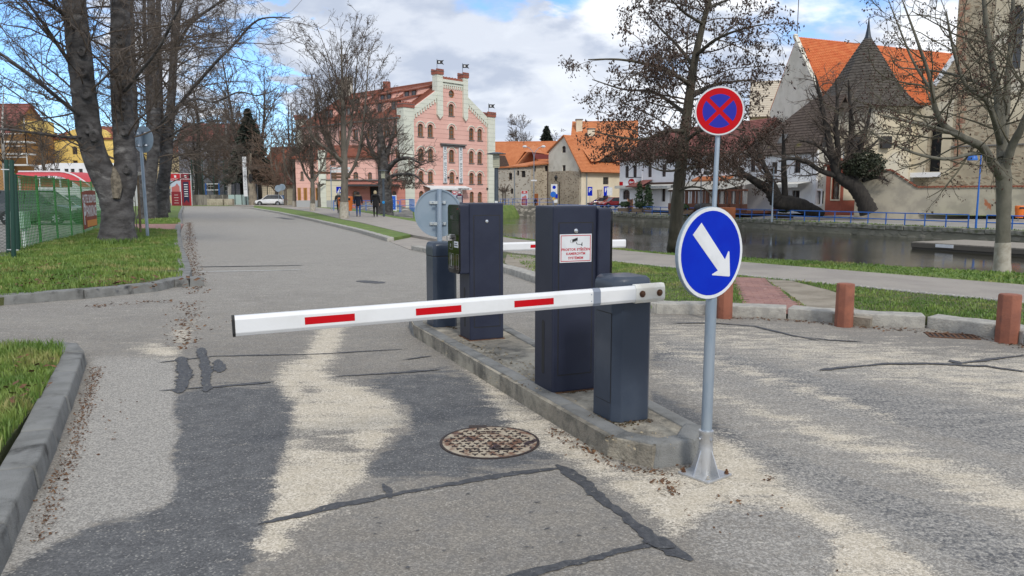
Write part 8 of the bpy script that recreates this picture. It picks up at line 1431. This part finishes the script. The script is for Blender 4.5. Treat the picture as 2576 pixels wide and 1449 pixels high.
s0 = 9.9; bann = MB(); ffr = Fr(onf(s0, 0)[:2], onf(s0 + 3.6, 0)[:2]); cpos = ffr(1.8, 0, .06); t = thing('fence_banner', 'brown hotel parking banner hung on the green fence', 'banner', cpos); ffn = lambda s, z, d: ffr(s, z + .06 * s, d + .02 * math.sin(s * 3)); q = part('cloth', MB().plate([[(0, .25), (1.2, .28), (2.4, .3), (3.5, .3), (3.5, 1.75), (2.4, 1.78), (1.2, 1.75), (0, 1.7)]], ffr, .07, .06), mat('banner_brown', (.27, .07, .04), .8, col2=(.22, .055, .03), sc=2), t)
txt_on(ffr, 'HOTEL BUDWEIS', 1.75, 1.42, .44, .075, q, SIGNWHITE, bold=.012); txt_on(ffr, 'P', .45, .8, 1.15, .075, q, SIGNWHITE, bold=.03); txt_on(ffr, 'PARKING', 2.15, .92, .62, .075, q, SIGNWHITE, bold=.014); part('orange_band', MB().plate([rect(.9, .32, 3.4, .58)], ffr, .074, .065), mat('banner_orange', (.62, .26, .06), .8), q)
gt = thing('gate_posts', 'three dark green posts tied together beside the mesh fence', 'fence post', G(34, 659, .05)); DG = mat('dark_green_post', (.01, .05, .036), .5)
for u, v, vt in ((22, 652, 402), (35, 660, 402), (47, 643, 438)): a = G(u, v, .02); part('post', MB().tube(a, P(u - (6 if vt < 430 else 10), vt, a.y), .05, n=10), DG, gt, smooth=True)
for v in (426, 628): part('tie', MB().bar(P(3 if v < 500 else 18, v, 18.1), P(36 if v < 500 else 46, v + 1, 18.0), .02, .02), SIGNWHITE, gt)
cl = thing('chain_link_fence', 'dark chain-link fence at the left edge', 'fence', (-13.5, 17.6, 0)); cm = MB(); A0, A1c = G(24, 655, .03), Vector((-16.5, 15.0, .03)); n_ = 46; hh = 2.0
for k in range(-26, n_):
    for s in (1, -1):
        a, b = k / n_, (k + 26) / n_; za, zb = (0, hh) if s > 0 else (hh, 0); c0, c1 = max(a, 0), min(b, 1)
        if c1 <= c0: continue
        f0, f1 = (c0 - a) / (b - a), (c1 - a) / (b - a); cm.bar(A0.lerp(A1c, c0) + UP * (za + (zb - za) * f0), A0.lerp(A1c, c1) + UP * (za + (zb - za) * f1), .005, .005)
part('wire_mesh', cm, DG, cl, norm=False)['kind'] = 'stuff'; part('end_post', MB().tube(A1c, A1c + UP * 2.1, .04, n=8), DG, cl); part('concrete_base', MB().bar(A0 + UP * .03, A1c + UP * .03, .25, .2), CONC, cl)
# ---------------------------------------------------------------- vehicles
def car(name, label, loc, rz, L, W, Hh, paint, suv=.1, van=False, stripe=None, z=0.0):
    t = thing(name, label, 'car' if not van else 'van', (0, 0, 0)); w = W / 2; bl = .62 * Hh if not van else .55 * Hh; gc = .2
    st = [(-L / 2, .45, bl * .86, .82), (-L / 2 + .12, .3, bl * .97, .93), (-L / 2 + .7, gc, bl, 1), (0, gc, bl * .99, 1), (L * .2, gc, bl * .97, 1), (L * .31, gc, bl * .9, .99), (L / 2 - .2, .28, bl * .76, .92), (L / 2, .4, bl * .6, .8)]
    if van: st = [(x, zb, bl if x < L * .36 else bl * .8, k) for x, zb, zt_, k in st]
    mb = MB(); n = 8
    for x, zb, zt_, k in st: mb.v += [Vector(q) for q in ((x, -w * k * .9, zb), (x, -w * k, zb + .18), (x, -w * k, zt_ * .72), (x, -w * k * .93, zt_), (x, w * k * .93, zt_), (x, w * k, zt_ * .72), (x, w * k, zb + .18), (x, w * k * .9, zb))]
    for i in range(len(st) - 1):
        for k in range(n): mb.f.append([i * n + k, i * n + (k + 1) % n, (i + 1) * n + (k + 1) % n, (i + 1) * n + k]); mb.mi.append(0)
    mb.f += [list(range(n)), [(len(st) - 1) * n + k for k in range(n)]]; mb.mi += [0, 0]; body = part('body', mb, paint, t, bevel=.03, seg=2, smooth=True, sharp=50)
    xr0, xr1, xf1, xf0 = (-L / 2 + .15, -L / 2 + .55, L * .06, L * .27) if not van else (-L / 2 + .05, -L / 2 + .15, L * .22, L * .38); tw = .76 if not van else .9; g = [(xr0, bl * .96, w * .9), (xr1, Hh - .06, w * tw), (xf1, Hh - .03, w * tw), (xf0, bl * .93, w * .9)]
    gv = MB(); q = [(xr0, bl * .95, w * .91), (xr1, Hh - .05, w * tw), (xf1, Hh - .05, w * tw), (xf0, bl * .92, w * .91)]
    gv.v = [Vector((x, s * y, z_)) for x, z_, y in q for s in (-1, 1)]; gv.f = [[0, 1, 3, 2], [2, 3, 5, 4], [4, 5, 7, 6], [0, 2, 4, 6], [1, 7, 5, 3]]; gv.mi = [0] * 5; part('glasshouse', gv, GLASS if not van else paint, t)
    part('roof', MB().box((xr1 - .08, -w * tw - .01, Hh - .06), (xf1 + .05, w * tw + .01, Hh)), paint, t, bevel=.03, seg=2, smooth=True)
    for s in (-1, 1):
        for (a, b) in ((0, 1), (3, 2)): part('pillar', MB().bar((q[a][0], s * q[a][2], q[a][1]), (q[b][0], s * q[b][2], q[b][1]), .09, .06), paint, t)
        for f in (.36, .68): x = xr1 + (xf1 - xr1) * f; part('pillar', MB().bar((x - .05, s * w * .905, bl * .94), (x, s * w * tw, Hh - .05), .07, .03), BLACK if not van else paint, t)
        part('headlight', MB().box((L / 2 - .38, s * w * .62 - .2, bl * .62), (L / 2 - .1, s * w * .62 + .2, bl * .78)), SIGNWHITE, t, bevel=.04); part('tail_light', MB().box((-L / 2 - .0, s * w * .72 - .12, bl * .68), (-L / 2 + .12, s * w * .72 + .12, bl * .92)), SIGNRED, t, bevel=.02); part('door_handle', MB().box((-.15, s * w * 1.0 - .02, bl * .8), (.05, s * w * 1.0 + .02, bl * .84)), paint, t)
        part('mirror', MB().box((xf0 - .45, s * (w + .1) - .1, bl * .98), (xf0 - .3, s * (w + .1) + .1, bl * 1.1)), paint, t, bevel=.03); part('sill_trim', MB().box((-L / 2 + .8, s * w * .985 - .02, gc + .02), (L / 2 - .8, s * w * .985 + .02, gc + .16)), RUBBER, t)
        for x in (-L * .29, L * .31):
            r = .34 if suv else .31; wh_ = part('wheel', MB().lathe([(r * .6, -.11), (r * .95, -.11), (r, -.07), (r, .07), (r * .95, .11), (r * .6, .11)], 20).xf(Matrix.Translation((x, s * (w - .08), r)) @ Matrix.Rotation(R(90), 4, 'X')), RUBBER, t, smooth=True); part('arch', MB().lathe([(r * 1.18, -.02), (r * 1.18, .02)], 20).xf(Matrix.Translation((x, s * (w - .012), r)) @ Matrix.Rotation(R(90), 4, 'X')), RUBBER, t)
            rim = MB()
            for k in range(7): a = k * 2 * math.pi / 7; rim.bar((x, s * (w + .03), r), (x + r * .62 * math.cos(a), s * (w + .03), r + r * .62 * math.sin(a)), .06, .06)
            part('rim', rim, ALU, wh_)
    if stripe: part('stripe', MB().box((-L / 2 + .3, -w - .006, bl * .66), (L / 2 - .4, w + .006, bl * .8)), stripe, body)
    t.location = (loc[0], loc[1], z); t.rotation_euler = (0, 0, rz); return t
CARW = mat('white_car_paint', (.74, .76, .78), .25, coat=.6); CARR = mat('red_car_paint', (.38, .012, .018), .25, coat=.6); CARD = mat('dark_grey_car_paint', (.05, .055, .06), .25, coat=.6); CARB = mat('blue_stripe', (.01, .05, .3), .3); CARM = mat('maroon_car_paint', (.12, .02, .022), .3, coat=.5)
car('parked_car', 'white crossover parked at the road end, nose to the left', XY(682, 118), R(176), 4.7, 1.85, 1.68, CARW); car('parked_car', 'bright red car beside the restaurant corner', XY(1541, 117), R(205), 4.3, 1.8, 1.55, CARR, z=-.25); car('parked_car', 'dull maroon car parked before the arched gate', XY(1512, 124), R(190), 4.3, 1.8, 1.5, CARM, z=-.25)
car('parked_car', 'dark grey estate car right behind the green mesh fence', XY(105, 42), R(-6), 4.8, 1.86, 1.85, CARD); car('parked_car', 'white car with a blue side stripe behind the dark estate', XY(165, 50), R(-4), 4.7, 1.8, 1.6, CARW, stripe=CARB); car('parked_van', 'white van behind the striped car', XY(190, 60), R(-4), 5.3, 2.0, 2.2, CARW, van=True)
mq = thing('red_marquee', 'red curved marquee roof in the car park', 'marquee', XY(140, 66)); u0, u1 = XY(40, 64), XY(243, 64); rm = MB(); N_ = 16
for i in range(N_ + 1):
    t_ = i / N_; x = u0.x + (u1.x - u0.x) * t_; z = zat(434, 64) - (.0 if t_ < .5 else 2.1 * ((t_ - .5) / .5) ** 2.0); rm.v += [Vector((x, 63.5, z - .45 * (1 - .6 * t_))), Vector((x, 64.6, z)), Vector((x, 68, z + .1))]
part('roof', MB().add(rm.v, [(3 * i + k, 3 * i + 3 + k, 3 * i + 4 + k, 3 * i + 1 + k) for i in range(N_) for k in (0, 1)]), mat('marquee_red', (.5, .02, .03), .5), mq, norm=False, smooth=True); part('white_trim', MB().path([rm.v[3 * i + 1] + UP * .06 for i in range(N_ + 1)], .07, 6), SIGNWHITE, mq); part('side_wall', MB().box((u0.x, 64.2, -.1), (u1.x - 2.2, 64.4, zat(450, 64))), mat('marquee_wall', (.35, .07, .05), .7), mq)
for k in range(4): x = u0.x + (u1.x - u0.x) * (.1 + .25 * k); part('pole', MB().tube((x, 63.6, -.1), (x, 63.6, zat(450, 64)), .06, n=6), SIGNWHITE, mq)
ub = G(62, 640, .0); t = thing('utility_box', 'small pale green utility box on legs behind the fence', 'box', Vector((-14.2, 21.8, 0))); b = t.location; part('box', MB().box((b.x - .25, b.y - .15, .62), (b.x + .25, b.y + .15, 1.1)), mat('pale_green_metal', (.3, .42, .36), .6), t, bevel=.02)
for s in (-.16, .16): part('leg', MB().box((b.x + s - .05, b.y - .05, -.02), (b.x + s + .05, b.y + .05, .62)), SIGNWHITE, t)
# ---------------------------------------------------------------- restaurant forecourt
cb = P(*k7(320, 1310), 103); t = thing('chalkboard', 'wooden A-frame chalkboard before the restaurant window', 'board', (cb.x, cb.y, -.45)); z0 = -.45
for s, y in ((1, 0), (-1, .5)): part('panel', MB().add([(cb.x - .35, cb.y + y, z0), (cb.x + .35, cb.y + y, z0), (cb.x + .3, cb.y + .25, z0 + 1.5), (cb.x - .3, cb.y + .25, z0 + 1.5)], [(0, 1, 2, 3)]), mat('chalk_brown', (.1, .045, .03), .8), t)
for s in (-.37, .37): part('leg', MB().bar((cb.x + s, cb.y - .1, z0), (cb.x + s * .85, cb.y + .25, z0 + 1.6), .08, .06), mat('orange_wood', (.34, .14, .05), .7), t)
PLT = mat('planter_wood', (.1, .075, .055), .9); FOL = mat('shrub_leaves', (.02, .045, .018), .7, col2=(.035, .065, .025), sc=2)
def planter(label, p, w, shrub_r, shrub_h, seed, con=False):
    t = thing('planter', label, 'planter', p, 'planters before the restaurant'); part('box', MB().box((p.x - w, p.y - .3, p.z), (p.x + w, p.y + .3, p.z + .45)), PLT, t, bevel=.02)
    if con: part('stem', MB().tube(p, p + UP * (shrub_h + .4), .05, .02, 6), BK_MID, t)
    n = 5 if con else 1
    for k in range(n): leafball(t, p + UP * (.6 + shrub_h * (k + .5) / n), shrub_r * (1 - .75 * k / max(1, n)), shrub_h / n * (.75 if con else .5), 420 if not con else 150, .13, FOL, 'foliage', seed + k)
fp = lambda x, d: f6(q7(x, 1200)[0], -.55, d)
planter('low round shrub in a box left of the restaurant door', fp(510, 3.0), .9, .7, .7, 1); planter('slim conifer in a pot right of the restaurant door', fp(700, 2.6), .6, .75, 3.2, 10, True); planter('second conifer in a pot before the dark window', fp(835, 2.6), .6, .75, 2.8, 20, True); planter('mixed low planting beneath the long awning', fp(770, 3.2), 1.1, .8, .6, 30); planter('planter box before the timber terrace', fT(fT.px(1740, 510)[0], -.55, 1.6), 1.4, .9, .5, 40); planter('planter under the leaning tree', Vector((P(*k8(850, 1240), 76).x, 76, -.7)), .9, .5, .4, 50)
pb = P(*zr(2640, 560, 4.83)(1070, 1290), 78); one('orange_chest', MB().box((pb.x - .8, pb.y - .4, -.8), (pb.x + .8, pb.y + .4, .35)), mat('orange_chest', (.5, .16, .06), .6), 'orange chest between arrow sign and terrace', 'chest', (pb.x, pb.y, -.8), bevel=.04)
pb = P(*zr(2640, 560, 4.83)(690, 1215), 86); one('black_canopy', MB().lathe([(1.4, 0), (1.4, .35), (1.2, .6), (.4, .68), (0, .69)], 12, (pb.x, pb.y, pb.z - .35)).ext(MB().tube((pb.x, pb.y, -.6), (pb.x, pb.y, pb.z), .1)), BLACK, 'black rounded canopy peeking over the arrow sign', 'canopy', (pb.x, pb.y, -.6), smooth=True)
# pollarded little trees before the rubble house
for x, lab in ((140, 'left pollarded tree before the rubble house'), (185, 'right pollarded tree before the rubble house')):
    p = XY(ks(x, 0)[0], 134); tree('pollard_tree', lab, [([p - UP * .3, p + UP * 1.3, p + UP * 2.3], [.16, .14, .16])], [(14, .85, 1.6, 1.2, 65, .8)], [dict(seg=5, wig=.25, up=.05, n=4, tip=.5, rcap=.08), dict(seg=3, wig=.3, up=.1, n=3, tip=.5, k=4, ang=50, len=.4, rr=.6, rmin=.03)], BK_MID, BK_TWIG, int(x), 'pollarded trees')
pz = XY(803, 96); tree('pollard_tree', 'pollarded stub before the wooden garage doors', [([pz, pz + UP * 1.6, pz + UP * 3.0], [.2, .17, .22])], [(10, .88, .9, .7, 60, .8)], [dict(seg=4, wig=.2, up=.05, n=4, tip=.6, rcap=.1)], BK_MID, BK_MID, 5, 'pollarded trees')
# ---------------------------------------------------------------- people
def skin(vs, es, sub=2):
    me = bpy.data.meshes.new('s'); me.from_pydata([v[0] for v in vs], es, []); o = bpy.data.objects.new('s', me); COL.objects.link(o); m = o.modifiers.new('k', 'SKIN'); m.use_smooth_shade = True
    for i, v in enumerate(vs): r = v[1]; me.skin_vertices[0].data[i].radius = r if isinstance(r, tuple) else (r, r); me.skin_vertices[0].data[i].use_root = i == 0
    sm = o.modifiers.new('u', 'SUBSURF'); sm.levels = sub; sm.render_levels = sub; dg = bpy.context.evaluated_depsgraph_get(); out = bpy.data.meshes.new_from_object(o.evaluated_get(dg)); bpy.data.objects.remove(o); return out
SKINM = mat('skin', (.45, .28, .21), .6)
def person(label, loc, rz, h, coat, trous, hair, coat_z, stride, fur=None, hood=False, armsw=.1):
    k = h / 1.7; root = thing('person', label, 'person', (0, 0, 0), 'people walking on the path'); a = stride; A = lambda x, y, z: (x * k, y * k, z * k)
    vs = [(A(0, 0, .95), (.15 * k, .11 * k)), (A(0, .0, 1.12), (.135 * k, .1 * k)), (A(0, .0, 1.32), (.17 * k, .115 * k)), (A(0, 0, 1.43), (.09 * k, .08 * k)), (A(0, .01, 1.5), .055 * k), (A(0, .03, 1.6), (.075 * k, .095 * k)), (A(0, .03, 1.68), (.06 * k, .075 * k)),
          (A(-.1, 0, .9), .1 * k), (A(-.1, a * .5, .5), .07 * k), (A(-.1, a * .55 - .04, .3), .06 * k), (A(-.1, a, .09), .04 * k), (A(-.1, a + .12, .035), .035 * k), (A(.1, 0, .9), .1 * k), (A(.1, -a * .35, .5), .07 * k), (A(.1, -a * .75, .3), .06 * k), (A(.1, -a * 1.1, .13), .04 * k), (A(.1, -a * 1.05 + .1, .04), .035 * k),
          (A(-.2, 0, 1.4), .06 * k), (A(-.25, -armsw * .4, 1.13), .047 * k), (A(-.26, armsw * .3, .9), .036 * k), (A(-.26, armsw * .5, .8), (.025 * k, .04 * k)), (A(.2, 0, 1.4), .06 * k), (A(.25, armsw * .4, 1.13), .047 * k), (A(.26, armsw * 1.2, .91), .036 * k), (A(.26, armsw * 1.6, .82), (.025 * k, .04 * k))]
    es = [(0, 1), (1, 2), (2, 3), (3, 4), (4, 5), (5, 6), (0, 7), (7, 8), (8, 9), (9, 10), (10, 11), (0, 12), (12, 13), (13, 14), (14, 15), (15, 16), (3, 17), (17, 18), (18, 19), (19, 20), (3, 21), (21, 22), (22, 23), (23, 24)]
    me = skin(vs, es, 1); me.materials.clear()
    for m in (trous, SKINM, BLACK): me.materials.append(m)
    for p in me.polygons: z = p.center.z / k; p.material_index = 2 if z < .1 else (0 if z < .78 or (z < 1.2 and abs(p.center.x) < .17 * k) else 1)
    o = link('body', me, root)
    for side in (-1, 1):      # fingers and thumb
        hv = A(side * .26, armsw * (.5 if side < 0 else 1.6), .8 if side < 0 else .82); hm = MB()
        for i in range(4): hm.path([(hv[0], hv[1] + (i - 1.5) * .018 * k, hv[2]), (hv[0] - side * .006, hv[1] + (i - 1.5) * .02 * k, hv[2] - .05 * k), (hv[0] - side * .022 * k, hv[1] + (i - 1.5) * .019 * k, hv[2] - (.085 + (.012 if i in (1, 2) else 0)) * k)], [.009 * k, .008 * k, .006 * k], 5)
        hm.path([(hv[0], hv[1] + .03 * k, hv[2] + .02 * k), (hv[0] - side * .02 * k, hv[1] + .052 * k, hv[2] - .02 * k), (hv[0] - side * .028 * k, hv[1] + .05 * k, hv[2] - .045 * k)], [.01 * k, .009 * k, .007 * k], 5); part('hand', hm, SKINM, root, smooth=True)
    cz = coat_z; jv = [(A(0, 0, cz), (.2 * k, .16 * k)), (A(0, 0, (cz + 1.1) / 2), (.19 * k, .15 * k)), (A(0, 0, 1.14), (.175 * k, .135 * k)), (A(0, 0, 1.32), (.19 * k, .14 * k)), (A(0, 0, 1.44), (.1 * k, .1 * k))] + [(v[0], (v[1] if not isinstance(v[1], tuple) else v[1][0]) * 1.32 + .008) for v in (vs[17], vs[18], vs[19], vs[21], vs[22], vs[23])]
    jm = skin(jv, [(0, 1), (1, 2), (2, 3), (3, 4), (4, 5), (5, 6), (6, 7), (4, 8), (8, 9), (9, 10)], 2); jm.materials.clear(); jm.materials.append(coat); link('coat', jm, root)
    hd_ = Vector(A(0, .02, 1.62)); hb = MB().lathe([(.02, .125), (.07, .11), (.1, .06), (.112, 0), (.108, -.06), (.09, -.12), (.03, -.13)], 14).xf(Matrix.Translation(hd_ + Vector((0, -.02, 0)) * k) @ Matrix.Scale(k, 4)); part('hair', hb, hair, root, smooth=True)
    fm = MB().lathe([(.012, -.02), (.014, 0), (.005, .022)], 6).xf(Matrix.Translation(hd_ + Vector((0, .125 * k, -.02))) @ Matrix.Rotation(R(-90), 4, 'X')); part('nose', fm, SKINM, root)
    for s in (-1, 1): part('ear', MB().lathe([(.008, -.03), (.016, 0), (.006, .03)], 6).xf(Matrix.Translation(hd_ + Vector((s * .085 * k, .02, -.03)))), SKINM, root)
    if fur: part('fur_hood', MB().path([Vector(A(.15 * math.cos(q), .13 * math.sin(q) - .03, 1.47)) for q in [i * .5236 for i in range(13)]], .05 * k, 8), fur, root, smooth=True)
    if hood: part('hood', MB().lathe([(.04, -.1), (.13, -.06), (.15, .0), (.1, .06), (.05, .08)], 12).xf(Matrix.Translation(Vector(A(0, -.09, 1.44))) @ Matrix.Scale(k, 4)), coat, root, smooth=True)
    root.location = loc; root.rotation_euler = (0, 0, rz); return root
JEANS = mat('blue_jeans', (.03, .075, .22), .85); NAVYC = mat('navy_cloth', (.012, .014, .03), .9); BLKC = mat('black_cloth', (.008, .008, .009), .9); DKH = mat('dark_brown_hair', (.02, .012, .009), .6); BLH = mat('blond_hair', (.5, .4, .24), .6, col2=(.38, .3, .18), sc=20)
pw_ = G(902, 546, ZL); person('person in a navy parka with fur hood and blue jeans, walking away', (pw_.x, pw_.y, ZL), R(12), 1.68, NAVYC, JEANS, DKH, .72, .16, fur=mat('beige_fur', (.35, .28, .2), .95, col2=(.2, .15, .1), sc=40)); pw_ = G(945, 546.5, ZL); person('person with blond hair in a long black coat, walking away', (pw_.x, pw_.y, ZL), R(8), 1.74, BLKC, BLKC, BLH, .62, .2, hood=True)
person('person in a dark coat half hidden behind the tall budding tree', (P(852, 530, 62).x, 62, .1), R(170), 1.7, mat('charcoal_cloth', (.03, .032, .036), .9), BLKC, mat('grey_hair', (.4, .39, .37), .7), .7, .12)
pq = P(*k6(742, 1160), 129); person('person seated or standing by the wooden door of the rubble house', (pq.x, pq.y, -.5), R(180), 1.6, NAVYC, BLKC, DKH, .75, .05)

for pl, nm, w0, w1, dens in (([(13.1, 107), (23.6, 80), (34.4, 55), (56, 5.2)], 'mossy grass along the quay coping', -.1, .45, 60),):
    pp_ = [off_(p, w0 + .35) for p in pl] + [off_(p, w1 + .35) for p in reversed(pl)]; struct('grass_edge', MB().sheet(pp_, -.86), LAWN, norm=False); grass('grass', pp_, dens, .12, -.88, nm, .03, seed=12)
lw_ = [(34.5, 74), (38.8, 66.8), (49, 58), (60, 55), (60, 62), (50, 66), (42, 71)]; struct('lawn', MB().sheet(lw_, -.17), LAWN, norm=False)
